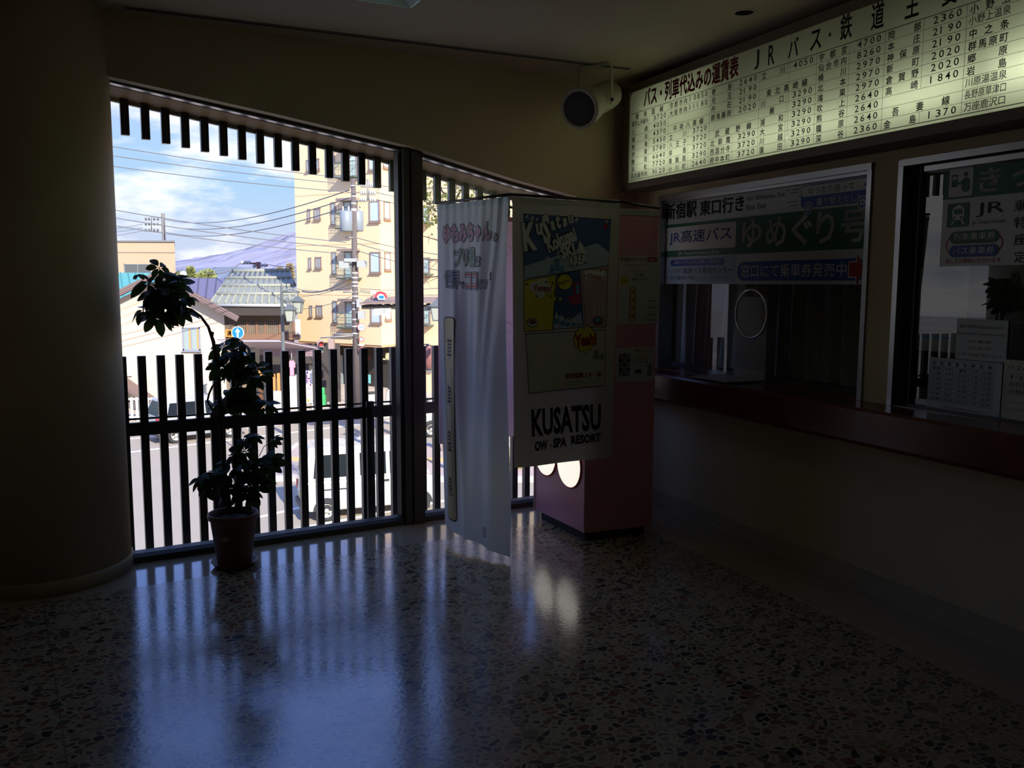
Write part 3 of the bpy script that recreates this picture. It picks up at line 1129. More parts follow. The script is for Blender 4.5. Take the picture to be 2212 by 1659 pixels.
# the two titles
sh.tpx('バス・列車代込みの運賃表', 1391, 193, 1593, 234, dred_ink, 2, 0.035)
zt_ = vt + 0.022
for ch, x, y in (('J', 1636, 150), ('R', 1666, 140), ('バ', 1712, 126), ('ス', 1760, 112), ('・', 1792, 102), ('鉄', 1825, 92), ('道', 1893, 72), ('主', 1967, 50), ('要', 2048, 26), ('駅', 2134, 5)):
    a = sh.uv(x, y)[0]
    hh = 0.105 if ch in 'JR' else 0.125
    if ch == '・':
        sh.disc(a, zt_ + 0.05, 0.008, 0.011, ink, 2, 12)
    else:
        sh.text(ch, a - 0.034 if ch not in 'JR' else a - 0.026, zt_, (0.040 if ch == 'J' else 0.052) if ch in 'JR' else 0.078, hh if ch not in 'バス' else 0.098, ink, 2, 0.016, 'fit')
sh.build('lettering', fb)

# ---- first ticket window
w3 = struct(thing('window_3', R(1.4, 0, 1.0)))
fr = MB()
for t in (W1[0], W1[1] - 0.03):
    fr.prism([R(t, -0.10, 1.0), R(t, 0.012, 1.0), R(t, 0.012, W1[3]), R(t, -0.10, W1[3])], DR * 0.03)
fr.prism([R(W1[0], -0.1, W1[3] - 0.022), R(W1[0], 0.016, W1[3] - 0.022), R(W1[0], 0.016, W1[3] + 0.012), R(W1[0], -0.1, W1[3] + 0.012)], DR * (W1[1] - W1[0]))
fr.prism([R(W1[0], -0.07, W1[3] - 0.040), R(W1[0], -0.012, W1[3] - 0.040), R(W1[0], -0.012, W1[3] - 0.022), R(W1[0], -0.07, W1[3] - 0.022)], DR * (W1[1] - W1[0]))
fr.build('window_frame', alu, w3)
RC = (1.385, 1.418, 0.148)
hole = [(RC[0] + RC[2] * math.cos(q * math.pi / 24), RC[1] + RC[2] * math.sin(q * math.pi / 24)) for q in range(48)]
g = MB()
lp = [(W1[0] + 0.03, 1.0), (W1[1] - 0.03, 1.0), (W1[1] - 0.03, W1[3] - 0.04), (W1[0] + 0.03, W1[3] - 0.04)]
tris = tessellate_polygon([[V((a, b, 0)) for a, b in lp], [V((a, b, 0)) for a, b in hole]])
g.add([R(a, -0.045, b) for a, b in lp + hole], [list(t) for t in tris])
g.build('window_glass', glass, w3)
rg = MB()
rg.tube([R(RC[0] + (RC[2]) * math.cos(q * math.pi / 24), -0.045, RC[1] + RC[2] * math.sin(q * math.pi / 24)) for q in range(48)], 0.0085, 8, closed=True)
tag(rg.build('speaking_ring', chrome, loc=R(RC[0], -0.045, RC[1])), 'polished metal ring edging the round speaking hole in the ticket window', 'ring')

# counter
wood = mat('counter_wood', (0.13, 0.035, 0.018), 0.22, noise=0.45, nscale=5)
ct = MB()
ct.prism([R(0.19, 0.001, 0.815), R(0.19, 0.215, 0.815), R(0.19, 0.225, 0.835), R(0.19, 0.225, 0.985), R(0.19, 0.215, 0.999), R(0.19, 0.001, 0.999), R(0.19, 0.001, 0.815)], DR * 9.0)
tag(ct.build('ticket_counter', wood, loc=R(2, 0, 0.9)), 'long dark red wooden counter running under both ticket windows', 'counter')
for w_, ww in ((w3, W1),):
    q = MB()
    q.prism([R(ww[0], -0.12, 1.0), R(ww[0], 0.0, 1.0), R(ww[0], 0.0, 1.003), R(ww[0], -0.12, 1.003)], DR * (ww[1] - ww[0]))
    q.build('window_sill', wood, w_)
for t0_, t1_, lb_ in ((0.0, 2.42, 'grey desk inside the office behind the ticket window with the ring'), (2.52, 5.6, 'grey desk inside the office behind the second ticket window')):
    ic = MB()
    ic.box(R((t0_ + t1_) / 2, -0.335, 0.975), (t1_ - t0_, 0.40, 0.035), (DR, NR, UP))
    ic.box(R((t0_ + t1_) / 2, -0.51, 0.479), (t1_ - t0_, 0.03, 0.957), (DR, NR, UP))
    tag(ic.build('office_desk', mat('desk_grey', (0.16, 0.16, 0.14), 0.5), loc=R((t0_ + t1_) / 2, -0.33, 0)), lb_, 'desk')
# tray and the plate behind the speaking hole
p4 = [at_z(x, y, 1.006) for x, y in ((1529, 815), (1590, 809), (1647, 820), (1590, 826))]
ty = MB()
RT = [((p - KR).dot(DR), (p - KR).dot(NR)) for p in p4]
t0_, t1_ = (RT[0][0] + RT[1][0]) / 2, (RT[2][0] + RT[3][0]) / 2
ty.box(R((t0_ + t1_) / 2, 0.045, 1.008), (abs(t1_ - t0_) + 0.08, 0.28, 0.008), (DR, NR, UP))
p4[0] = R((t0_ + t1_) / 2, 0.03, 1.004)
tag(ty.build('coin_tray', mat('tray_grey', (0.40, 0.39, 0.34), 0.5), loc=p4[0], bevel=0.003), 'flat pale tray lying on the wooden counter below the speaking ring', 'tray')
bp0 = Sheet(R(0, -0.12, 0), DR, UP, NR)
a0, a1 = bp0.uv(1588, 700)[0], bp0.uv(1653, 700)[0]
pb = thing('pass_through_plate', R((a0 + a1) / 2, -0.12, 0.999), label='tall pale plate standing behind the glass under the speaking ring', cat='plate')
q = MB()
q.box(R((a0 + a1) / 2, -0.136, 1.29), (a1 - a0, 0.006, 0.46), (DR, NR, UP))
q.build('plate', mat('plate_grey', (0.34, 0.33, 0.28), 0.5), pb)
q = MB()
q.box(R((a0 + a1) / 2, -0.131, 1.028), (a1 - a0 + 0.004, 0.016, 0.066), (DR, NR, UP))
q.build('foot', mat('plate_foot', (0.5, 0.46, 0.40), 0.5), pb)

# curtain behind the first window
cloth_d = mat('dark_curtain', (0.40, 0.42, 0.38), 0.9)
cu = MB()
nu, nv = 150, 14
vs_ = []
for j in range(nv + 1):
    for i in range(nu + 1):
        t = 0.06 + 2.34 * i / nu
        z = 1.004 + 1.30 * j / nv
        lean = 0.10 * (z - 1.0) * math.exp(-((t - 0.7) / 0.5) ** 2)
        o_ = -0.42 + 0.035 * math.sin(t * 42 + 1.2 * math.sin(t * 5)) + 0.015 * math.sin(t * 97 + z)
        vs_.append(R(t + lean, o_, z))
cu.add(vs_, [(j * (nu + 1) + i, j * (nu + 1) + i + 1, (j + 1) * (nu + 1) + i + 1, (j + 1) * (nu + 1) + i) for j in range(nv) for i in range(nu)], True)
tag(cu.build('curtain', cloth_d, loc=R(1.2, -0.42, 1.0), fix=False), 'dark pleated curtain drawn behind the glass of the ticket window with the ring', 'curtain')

# bus sign in the first window
bs = thing('bus_sign', R(1.35, -0.035, 1.6), label='white and green expressway bus sign filling the upper half of the ticket window', cat='sign')
sh = Sheet(R(0, -0.034, 0), DR, UP, NR)
BT0, BT1, BZ0, BZ1 = 0.452, 2.318, 1.600, 2.158
q = MB()
q.box(R((BT0 + BT1) / 2, -0.0375, (BZ0 + BZ1) / 2), (BT1 - BT0, 0.006, BZ1 - BZ0), (DR, NR, UP))
q.build('board', mat('sign_white', (0.56, 0.57, 0.58), 0.4), bs)
W, B_ = white_ink, blue_ink
sh.tpx('新宿駅', 1438.4, 441, 1504.6, 476, ink, 2, 0.03)
sh.tpx('東口行き', 1512, 434, 1607, 467, ink, 2, 0.03)
sh.tpx('for Shinjuku Sta.', 1614, 425, 1697, 437, ink, 2, 0.0)
sh.tpx('East Exit', 1613, 442, 1655, 454, ink, 2, 0.0)
gv0, gv1 = sh.uv(1437, 556)[1], sh.uv(1437, 486.5)[1]
sh.rect(BT0, gv0, BT1, gv1, green_ink, 1)
b0, b1 = sh.uv(1439, 493), sh.uv(1589, 534)
sh.rrect(b0[0], b1[1], b1[0], b0[1], 0.018, W, 2)
sh.tpx('JR高速バス', 1446, 500, 1580, 531, B_, 3, 0.01)
sh.tpx('JR Expressway-Bus', 1464.5, 544.5, 1553.5, 553, W, 2, 0.0)
for ch, xa, xb, f0 in (('ゆ', 1603, 1645, 0.0), ('め', 1655, 1698, 0.02), ('ぐ', 1710, 1753, 0.0), ('り', 1763, 1802, 0.0), ('号', 1816, 1873, 0.0)):
    a, b = sh.uv(xa, 510)[0], sh.uv(xb, 510)[0]
    sh.text(ch, a, gv0 + 0.035, b - a, (gv1 - gv0) * 0.76, W, 2, 0.02)
b0, b1 = sh.uv(1434, 558), sh.uv(1588, 611)
sh.rect(BT0, b1[1], b1[0], b0[1], pale_blue_ink, 1)
b0, b1 = sh.uv(1449, 562), sh.uv(1565, 572)
sh.rrect(b0[0], b1[1], b1[0], b0[1], 0.02, B_, 2)
sh.tpx('高速バスチケットのご予約・お問合せは', 1457, 563.5, 1558, 571, W, 3, 0.0)
sh.tpx('JRバス関東', 1438, 581, 1472, 591, grey_ink, 2, 0.0)
sh.tpx('高速バス案内センター', 1476, 578, 1582, 591.5, ink, 2, 0.0)
sh.tpx('03-3844-1950', 1448, 596, 1501, 604.5, ink, 2, 0.0)
sh.tpx('[10:00~22:00]', 1505, 597, 1549, 604.5, grey_ink, 2, 0.0)
sh.tpx('年中無休', 1552, 597, 1577, 604, grey_ink, 2, 0.0)
a, b = sh.uv(1442, 600.5)
sh.ring(a, b, 0.005, 0.012, grey_ink, 2, 14)
b0, b1 = sh.uv(1593, 566), sh.uv(1872, 606)
sh.rrect(b0[0], b1[1], b1[0] - 0.004, b0[1], 0.07, B_, 1)
sh.tpx('窓口にて乗車券発売中', 1601, 572.5, 1828, 599, W, 2, 0.0)
a, c = sh.uv(1834.5, 586)[0], sh.uv(1869.5, 586)[0]
m_ = (b0[1] + b1[1]) / 2
for k, mm in ((0.006, W), (0.0, red_ink)):
    hw, hh = 0.038 + k, 0.078 + k
    sh.shape([(a - k, m_ - hw), (a + (c - a) * 0.48 - k, m_ - hw), (a + (c - a) * 0.48 - k, m_ - hh), (c + k, m_), (a + (c - a) * 0.48 - k, m_ + hh), (a + (c - a) * 0.48 - k, m_ + hw), (a - k, m_ + hw)], mm, 3 if mm is W else 4)
# little bus drawing
a0, a1 = sh.uv(1730, 440)[0], sh.uv(1879, 440)[0]
v0, v1 = sh.uv(1731, 451)[1], sh.uv(1731, 401.5)[1]
vm = v0 + (v1 - v0) * 0.50
sh.rrect(a0, v0, a1, v1, 0.03, B_, 2)
sh.rrect(a0 + 0.006, vm, a1 - 0.006, v1 - 0.006, 0.022, W, 3)
sh.rect(a1 - 0.04, vm + 0.02, a1 - 0.006, v1 - 0.03, B_, 4)
sh.tpx('ゆったり座って', 1747, 406, 1845, 421, ink, 4, 0.0)
sh.tpx('乗り替えなし!!', 1764, 428.5, 1858, 445, W, 4, 0.0)
for x in (1747, 1864):
    a = sh.uv(x, 445)[0]
    sh.disc(a, v0, 0.036, 0.034, W, 5, 20)
    sh.disc(a, v0, 0.030, 0.028, B_, 6, 20)
    sh.disc(a, v0, 0.018, 0.017, W, 7, 16)
    sh.disc(a, v0, 0.009, 0.008, B_, 8, 12)
for x0_, x1_, y in ((1699, 1706, 411.5), (1712, 1728, 410.5), (1708, 1724, 417.5), (1724, 1728, 424), (1700, 1724, 437.5), (1707, 1724, 444)):
    a, b = sh.uv(x0_, y)
    sh.rect(a, b - 0.002, sh.uv(x1_, y)[0], b + 0.002, navy_ink, 2)
sh.build('lettering', bs)

# ---- second ticket window
w4 = struct(thing('window_4', R(3.6, 0, 1.0)))
q = MB()
q.prism([R(W2[0], -0.12, 1.0), R(W2[0], 0.0, 1.0), R(W2[0], 0.0, 1.003), R(W2[0], -0.12, 1.003)], DR * (W2[1] - W2[0]))
q.build('window_sill', wood, w4)
fr = MB()
fr.prism([R(W2[0] - 0.012, -0.10, 1.0), R(W2[0] - 0.012, 0.012, 1.0), R(W2[0] - 0.012, 0.012, W2[3] + 0.01), R(W2[0] - 0.012, -0.10, W2[3] + 0.01)], DR * 0.030)
fr.prism([R(W2[1] - 0.03, -0.10, 1.0), R(W2[1] - 0.03, 0.012, 1.0), R(W2[1] - 0.03, 0.012, W2[3]), R(W2[1] - 0.03, -0.10, W2[3])], DR * 0.03)
fr.prism([R(W2[0], -0.1, W2[3] - 0.02), R(W2[0], 0.016, W2[3] - 0.02), R(W2[0], 0.016, W2[3] + 0.012), R(W2[0], -0.1, W2[3] + 0.012)], DR * (W2[1] - W2[0]))
fr.prism([R(W2[0] + 0.12, -0.07, W2[3] - 0.055), R(W2[0] + 0.12, -0.012, W2[3] - 0.055), R(W2[0] + 0.12, -0.012, W2[3] - 0.03), R(W2[0] + 0.12, -0.07, W2[3] - 0.03)], DR * (W2[1] - W2[0] - 0.15))
fr.build('window_frame', alu, w4)
fr = MB()
fr.prism([R(2.555, -0.09, 1.0), R(2.555, -0.05, 1.0), R(2.555, -0.05, W2[3] - 0.02), R(2.555, -0.09, W2[3] - 0.02)], DR * 0.045)
fr.prism([R(2.6, -0.09, 1.0), R(2.6, -0.05, 1.0), R(2.6, -0.05, 1.012), R(2.6, -0.09, 1.012)], DR * 2.0)
fr.build('sash_frame', dark_alu, w4)
g = MB()
g.poly([R(2.60, -0.07, 1.005), R(4.66, -0.07, 1.005), R(4.66, -0.07, 2.15), R(2.60, -0.07, 2.15)])
g.build('window_glass', glass, w4)

GO = -0.064
ks = thing('ticket_sign', R(3.4, GO, 1.65), label='green and white train ticket sign high in the second ticket window', cat='sign')
sh = Sheet(R(0, GO + 0.004, 0), DR, UP, NR)
ka = sh.uv(2036, 450)[0]
kz0, kz1 = sh.uv(2027, 575.5)[1], 2.13
kg = sh.uv(2036, 432.6)[1]
q = MB()
q.box(R((ka + 4.3) / 2, GO + 0.001, (kz0 + kz1) / 2), (4.3 - ka, 0.004, kz1 - kz0), (DR, NR, UP))
q.build('board', mat('sign_white', (0.56, 0.57, 0.58), 0.4), ks)
sh.rect(ka, kg, 4.3, kz1, green_ink, 1)
b0, b1 = sh.uv(2052.5, 371), sh.uv(2100, 422)
sh.rrect(b0[0], b1[1], b1[0], b0[1] + 0.012, 0.012, W, 2)
iw, ih, ix, iy = b1[0] - b0[0], b0[1] - b1[1], b0[0], b1[1]
sh.rect(ix + iw * 0.10, iy + ih * 0.38, ix + iw * 0.36, iy + ih * 0.86, green_ink, 3)
sh.rect(ix + iw * 0.15, iy + ih * 0.66, ix + iw * 0.31, iy + ih * 0.78, W, 4)
sh.disc(ix + iw * 0.70, iy + ih * 0.83, iw * 0.10, ih * 0.09, green_ink, 3, 16)
sh.rrect(ix + iw * 0.54, iy + ih * 0.16, ix + iw * 0.90, iy + ih * 0.70, 0.02, green_ink, 3)
sh.line([(ix + iw * 0.58, iy + ih * 0.60), (ix + iw * 0.46, iy + ih * 0.46), (ix + iw * 0.38, iy + ih * 0.56)], iw * 0.08, green_ink, 3)
sh.tpx('き', 2113, 366, 2161, 417, W, 2, 0.02)
sh.tpx('っ', 2186, 370, 2222, 405, W, 2, 0.02)
sh.tpx('ぷ', 2240, 350, 2290, 400, W, 2, 0.02)
b0, b1 = sh.uv(2048, 441), sh.uv(2092, 489)
sh.rrect(b0[0], b1[1], b1[0], b0[1], 0.008, green_ink, 2)
iw, ih, ix, iy = b1[0] - b0[0], b0[1] - b1[1], b0[0], b1[1]
sh.rrect(ix + iw * 0.24, iy + ih * 0.30, ix + iw * 0.78, iy + ih * 0.86, 0.018, W, 3)
sh.rect(ix + iw * 0.42, iy + ih * 0.84, ix + iw * 0.60, iy + ih * 0.91, W, 3)
sh.rrect(ix + iw * 0.31, iy + ih * 0.54, ix + iw * 0.71, iy + ih * 0.75, 0.006, green_ink, 4)
for k in (0.34, 0.66):
    sh.disc(ix + iw * k, iy + ih * 0.40, iw * 0.05, ih * 0.05, green_ink, 4, 12)
sh.line([(ix + iw * 0.34, iy + ih * 0.28), (ix + iw * 0.22, iy + ih * 0.10)], iw * 0.07, W, 3)
sh.line([(ix + iw * 0.68, iy + ih * 0.28), (ix + iw * 0.80, iy + ih * 0.10)], iw * 0.07, W, 3)
sh.tpx('JR', 2108, 439, 2168, 470, ink, 2, 0.0)
sh.tpx('JR Train Tickets', 2099, 477, 2173, 488, grey_ink, 2, 0.0)
for s_, y in (('乗車券', 433), ('特急券', 469), ('座席指定券', 505), ('定期券', 543)):
    for i, ch in enumerate(s_):
        sh.tpx(ch, 2190 + 30 * i, y, 2216 + 30 * i, y + 25, ink, 2, 0.0)
b0, b1 = sh.uv(2053, 501), sh.uv(2157, 523)
sh.rrect(b0[0], b1[1], b1[0], b0[1], 0.05, green_ink, 3)
sh.tpx('列車乗車券', 2060, 504.5, 2150, 520.5, W, 4, 0.0)
c0, c1 = sh.uv(2051, 531), sh.uv(2156, 553)
sh.rrect(c0[0], c1[1], c1[0], c0[1], 0.05, B_, 3)
sh.tpx('バス乗車券', 2058, 534.5, 2148, 550.5, W, 4, 0.0)
ym = (b0[1] + b1[1] + c0[1] + c1[1]) / 4
sh.ring(b0[0] + 0.02, ym, 0.036, 0.041, red_ink, 2, 16, 90, 270)
sh.ring(b1[0] - 0.02, ym, 0.036, 0.041, red_ink, 2, 16, -90, 90)
sh.tpx('通してお求めいただけます', 2041.5, 559, 2161, 570, red_ink, 2, 0.0)
sh.build('lettering', ks)


def notice(name, label, x0, y0, x1, y1, m, o, lines=None, draw=None):
    """sheet of paper on the inside of the glass, corners given as seen"""
    s = Sheet(R(0, o, 0), DR, UP, NR)
    a, b = s.uv(x0, y0), s.uv(x0, y1)
    c = s.uv(x1, (y0 + y1) / 2)
    A0, A1, B0, B1 = a[0], c[0], max(1.006, b[1]), a[1]
    t = thing(name, R((A0 + A1) / 2, o, B0), label=label, cat='notice')
    q = MB()
    q.box(R((A0 + A1) / 2, o - 0.0012, (B0 + B1) / 2), (A1 - A0, 0.0018, B1 - B0), (DR, NR, UP))
    q.build('sheet', m, t)
    if lines:
        for fy, h, fx0, fx1, st, mm in lines:
            s.text(st, A0 + (A1 - A0) * fx0, B1 - (B1 - B0) * (fy + h), (A1 - A0) * (fx1 - fx0), (B1 - B0) * h, mm, 2, 0.0)
    if draw:
        draw(s, A0, A1, B0, B1)
    s.build('lettering', t)
    return t


def leaflet_lines(s, A0, A1, B0, B1):
    w, h = A1 - A0, B1 - B0
    s.rect(A0 + w * 0.06, B1 - h * 0.16, A1 - w * 0.3, B1 - h * 0.12, sky_ink, 2)
    for i in range(9):
        s.rect(A0 + w * 0.08, B1 - h * (0.24 + 0.075 * i), A1 - w * (0.06 + 0.2 * ((i * 7) % 3) / 3), B1 - h * (0.222 + 0.075 * i), grey_ink if i % 4 else sky_ink, 2)


notice('leaflet', 'pale leaflet taped in the lower left of the second ticket window', 1985, 579, 2089, 756, mat('grey_paper', (0.34, 0.36, 0.33), 0.8), -0.078, draw=leaflet_lines)  # sheet in a greyer tone than the other papers
notice('language_notice', 'white notice in several languages taped between the leaflet and the small timetable', 2068, 688, 2176, 775, paper2, -0.062,
       [(0.14, 0.08, 0.06, 0.94, '電車の乗車券をお買い求めください', brown_ink), (0.32, 0.08, 0.02, 0.96, 'Please purchase a bus and train ticket', brown_ink),
        (0.50, 0.08, 0.24, 0.70, '公交車、購買火車票', brown_ink), (0.66, 0.08, 0.24, 0.70, '公交车、购买火车票', brown_ink), (0.82, 0.09, 0.03, 0.93, '버스 차내 승차권을 구입할 수 있습니다', brown_ink)])


def timetable(s, A0, A1, B0, B1):
    w, h = A1 - A0, B1 - B0
    x0, x1, y1, y0 = A0 + w * 0.02, A0 + w * 0.90, B1 - h * 0.04, B0 + h * 0.14
    s.text('特急草津号時刻表', x0 + w * 0.03, y1 - h * 0.10, (x1 - x0) * 0.93, h * 0.085, ink, 2, 0.01, 'spread')
    rows = [('発駅', '列車名', '着', '行先', '到着'), ('11:08', '草津2号', '12:04', '上野', '14:24'), ('11:50', '草津4号', '12:51', '上野', '14:42'), ('12:00', '草津号', '13:03', '上野', '15:20'),
            ('13:09', '草津6号', '14:08', '上野', '16:20'), ('14:46', '草津8号', '15:43', '上野', '18:09'), ('14:40', '普通', '16:02', '大宮', '18:34')]
    cx = [0, 0.22, 0.42, 0.63, 0.80, 1.0]
    ry = h * 0.098
    top = y1 - h * 0.115
    for i in range(len(rows) + 1):
        s.rect(x0, top - ry * i - 0.0006, x1, top - ry * i + 0.0006, ink, 2)
    s.rect(x0, y1 - 0.0006, x1, y1 + 0.0006, ink, 2)
    for c in cx:
        a = x0 + (x1 - x0) * c
        s.rect(a - 0.0006, top - ry * len(rows), a + 0.0006, y1 if c in (0, 1.0) else top, ink, 2)
    for i, r_ in enumerate(rows):
        for j, t in enumerate(r_):
            a, b = x0 + (x1 - x0) * (cx[j] + 0.03), x0 + (x1 - x0) * (cx[j + 1] - 0.03)
            s.text(t, a, top - ry * (i + 0.80), b - a, ry * 0.62, ink, 3, 0.0)
    s.rect(x0 + w * 0.2, B0 + h * 0.055, x1 - w * 0.1, B0 + h * 0.075, grey_ink, 2)


notice('small_timetable', 'white sheet with a ruled train timetable low in the second ticket window', 2008, 771, 2163, 893, paper2, -0.061, draw=timetable)


def farelist(s, A0, A1, B0, B1):
    w, h = A1 - A0, B1 - B0
    s.text('バスのりば', A0 + w * 0.06, B1 - h * 0.17, w * 0.7, h * 0.09, ink, 2, 0.0)
    for i in range(6):
        y = B1 - h * (0.22 + 0.12 * i)
        s.rect(A0 + w * 0.05, y - 0.0006, A1 - w * 0.05, y + 0.0006, ink, 2)
        if i < 3:
            s.text(('行 先', '長野原草津口', '羽根尾 方面')[i], A0 + w * 0.1, y - h * 0.10, w * 0.7, h * 0.075, ink, 2, 0.0)
    for a in (A0 + w * 0.05, A1 - w * 0.05):
        s.rect(a - 0.0006, B1 - h * 0.82, a + 0.0006, B1 - h * 0.22, ink, 2)


notice('bus_list', 'white bus list sheet beside the small timetable in the second ticket window', 2170, 776, 2290, 905, paper, -0.0605, draw=farelist)
# dim lamp inside the office
ol = thing('office_lamp', R(3.6, -1.3, CEIL - 0.06), label='dim ceiling lamp inside the ticket office behind the second ticket window', cat='ceiling light')
q = MB()
q.box(R(3.6, -1.3, CEIL - 0.03), (1.2, 0.22, 0.05), (DR, NR, UP))
q.build('housing', white_metal, ol)
q = MB()
q.tube([R(3.05, -1.3, CEIL - 0.075), R(4.15, -1.3, CEIL - 0.075)], 0.015, 10)
q.build('fluorescent_tube', mat('office_tube', (0.8, 0.8, 0.7), 0.4, emit=(0.85, 1.0, 0.72), estr=2.4), ol)
# files lying on a shelf in the office
fs_ = MB()
shp = at_y(2115, 692, at_z(2115, 913, 1.0).y + 0.50)
fs_.box(shp + V((0, 0, -0.012)), (0.55, 0.26, 0.018), (DR, NR, UP))
fs_.box(shp + V((0, 0, -0.012)) - DR * 0.26 + UP * (-(shp.z - 1.0) / 2), (0.018, 0.24, shp.z - 1.0 - 0.02), (DR, NR, UP))
fs_.box(shp + V((0, 0, -0.012)) + DR * 0.26 + UP * (-(shp.z - 1.0) / 2), (0.018, 0.24, shp.z - 1.0 - 0.02), (DR, NR, UP))
tag(fs_.build('desk_shelf', mat('shelf_grey', (0.12, 0.12, 0.11), 0.6), loc=shp), 'small grey shelf standing on the office desk behind the second ticket window', 'shelf')
for i in range(4):
    f = MB()
    f.box(shp + UP * (0.012 + 0.021 * i) + DR * (0.006 * (i % 2)), (0.26 - 0.01 * i, 0.19, 0.019), (DR, NR, UP))
    tag(f.build('file_folder', mat('file_dark_%d' % (i % 2), ((0.04, 0.035, 0.03), (0.16, 0.14, 0.09))[i % 2], 0.6), loc=shp + UP * (0.012 + 0.021 * i)),
        ('bottom dark folder of the pile lying on the office shelf', 'second folder from the bottom, pale, in the office shelf pile', 'third folder from the bottom, dark, in the office shelf pile', 'top pale folder of the pile lying on the office shelf')[i], 'folder', 'folders on the office shelf')

# ---- photo booth in the corner
Q0, Q1, Q2 = at_z(1155, 1100, 0.06), at_z(1262, 1152, 0.06), at_z(1408, 1136, 0.06)
for q_ in (Q0, Q1, Q2):
    q_.z = 0
Q3 = Q0 + (Q2 - Q1)
BH = 2.05
pink = mat('pink_laminate', (0.75, 0.33, 0.40), 0.35)
bo = thing('photo_booth', (Q0 + Q2) / 2, label='tall pink photo booth cabinet with glowing round lamps in the far corner', cat='photo booth')
q = MB()
q.prism([p + UP * 0.06 for p in (Q0, Q1, Q2, Q3)], (0, 0, BH - 0.06))
q.build('cabinet', pink, bo, bevel=0.004)
q = MB()
q.prism([Q0 + (Q2 - Q0) * 0.06, Q1 + (Q3 - Q1) * 0.06, Q2 + (Q0 - Q2) * 0.06, Q3 + (Q1 - Q3) * 0.06], (0, 0, 0.062))  # dark block in place of the feet and the shaded gap
q.build('gap_block', dark_m, bo)
for p in (Q1, Q0):
    q = MB()
    q.box(p + UP * (BH / 2 + 0.03) + (Q1 - Q2).normalized() * 0.002, (0.010, 0.010, BH - 0.06), ((Q2 - Q1).normalized(), (Q0 - Q1).normalized(), UP))
    q.build('corner_trim', mat('pale_pink_trim', (0.65, 0.45, 0.48), 0.35), bo)
fdir = (Q1 - Q0).normalized()
fnor = V((fdir.y, -fdir.x, 0))
if fnor.dot(EYE - Q1) < 0:
    fnor = -fnor
fs = Sheet(Q0 + fnor * 0.0, fdir, UP, fnor)
lampm = mat('lamp_diffuser', (0.9, 0.88, 0.8), 0.5, emit=(1.0, 0.95, 0.82), estr=0.95)
bulbm = mat('lamp_bulb', (1, 0.9, 0.7), 0.5, emit=(1.0, 0.85, 0.55), estr=1.6)
rimr = mat('lamp_rim', (0.45, 0.03, 0.04), 0.35)
for x, y in ((1231, 1004), (1180, 980)):
    a, b = fs.uv(x, y)
    rad = 0.145
    c = fs.pt(a, b)
    L_ = MB()
    L_.lathe([(rad, 0.0), (rad * 0.97, 0.012), (rad * 0.7, 0.024), (0.0, 0.03)], c, (fdir, UP, fnor), 40, cap=False)
    lo_ = L_.build('lamp', lampm, bo)
    L_ = MB()
    L_.lathe([(rad + 0.006, 0.0), (rad + 0.006, 0.008), (rad, 0.012), (rad - 0.003, 0.008)], c, (fdir, UP, fnor), 40, cap=False)
    L_.build('lamp_rim', rimr, lo_)
sdir = (Q2 - Q1).normalized()
snor = V((sdir.y, -sdir.x, 0))
if snor.dot(EYE - Q1) < 0:
    snor = -snor
q = MB()
q.box(Q1 + (Q2 - Q1) / 2 + UP * (BH - 0.02) + snor * 0.002, ((Q2 - Q1).length, 0.006, 0.035), (sdir, snor, UP))
q.build('top_strip', mat('cream_metal', (0.55, 0.52, 0.44), 0.4), bo)


def booth_notice(name, label, x0, y0, x1, y1, draw):
    s = Sheet(Q1 + snor * 0.004, sdir, UP, snor)
    a, c = s.uv(x0, (y0 + y1) / 2)[0], s.uv(x1, (y0 + y1) / 2)[0]
    b1_, b0_ = s.uv(x1, y0)[1], s.uv(x1, y1)[1]
    t = thing(name, s.pt((a + c) / 2, b0_), label=label, cat='poster')
    q = MB()
    q.box(s.pt((a + c) / 2, (b0_ + b1_) / 2, -0.002), (c - a, 0.003, b1_ - b0_), (sdir, snor, UP))
    q.build('sheet', paper, t)
    draw(s, a, c, b0_, b1_)
    s.build('lettering', t)


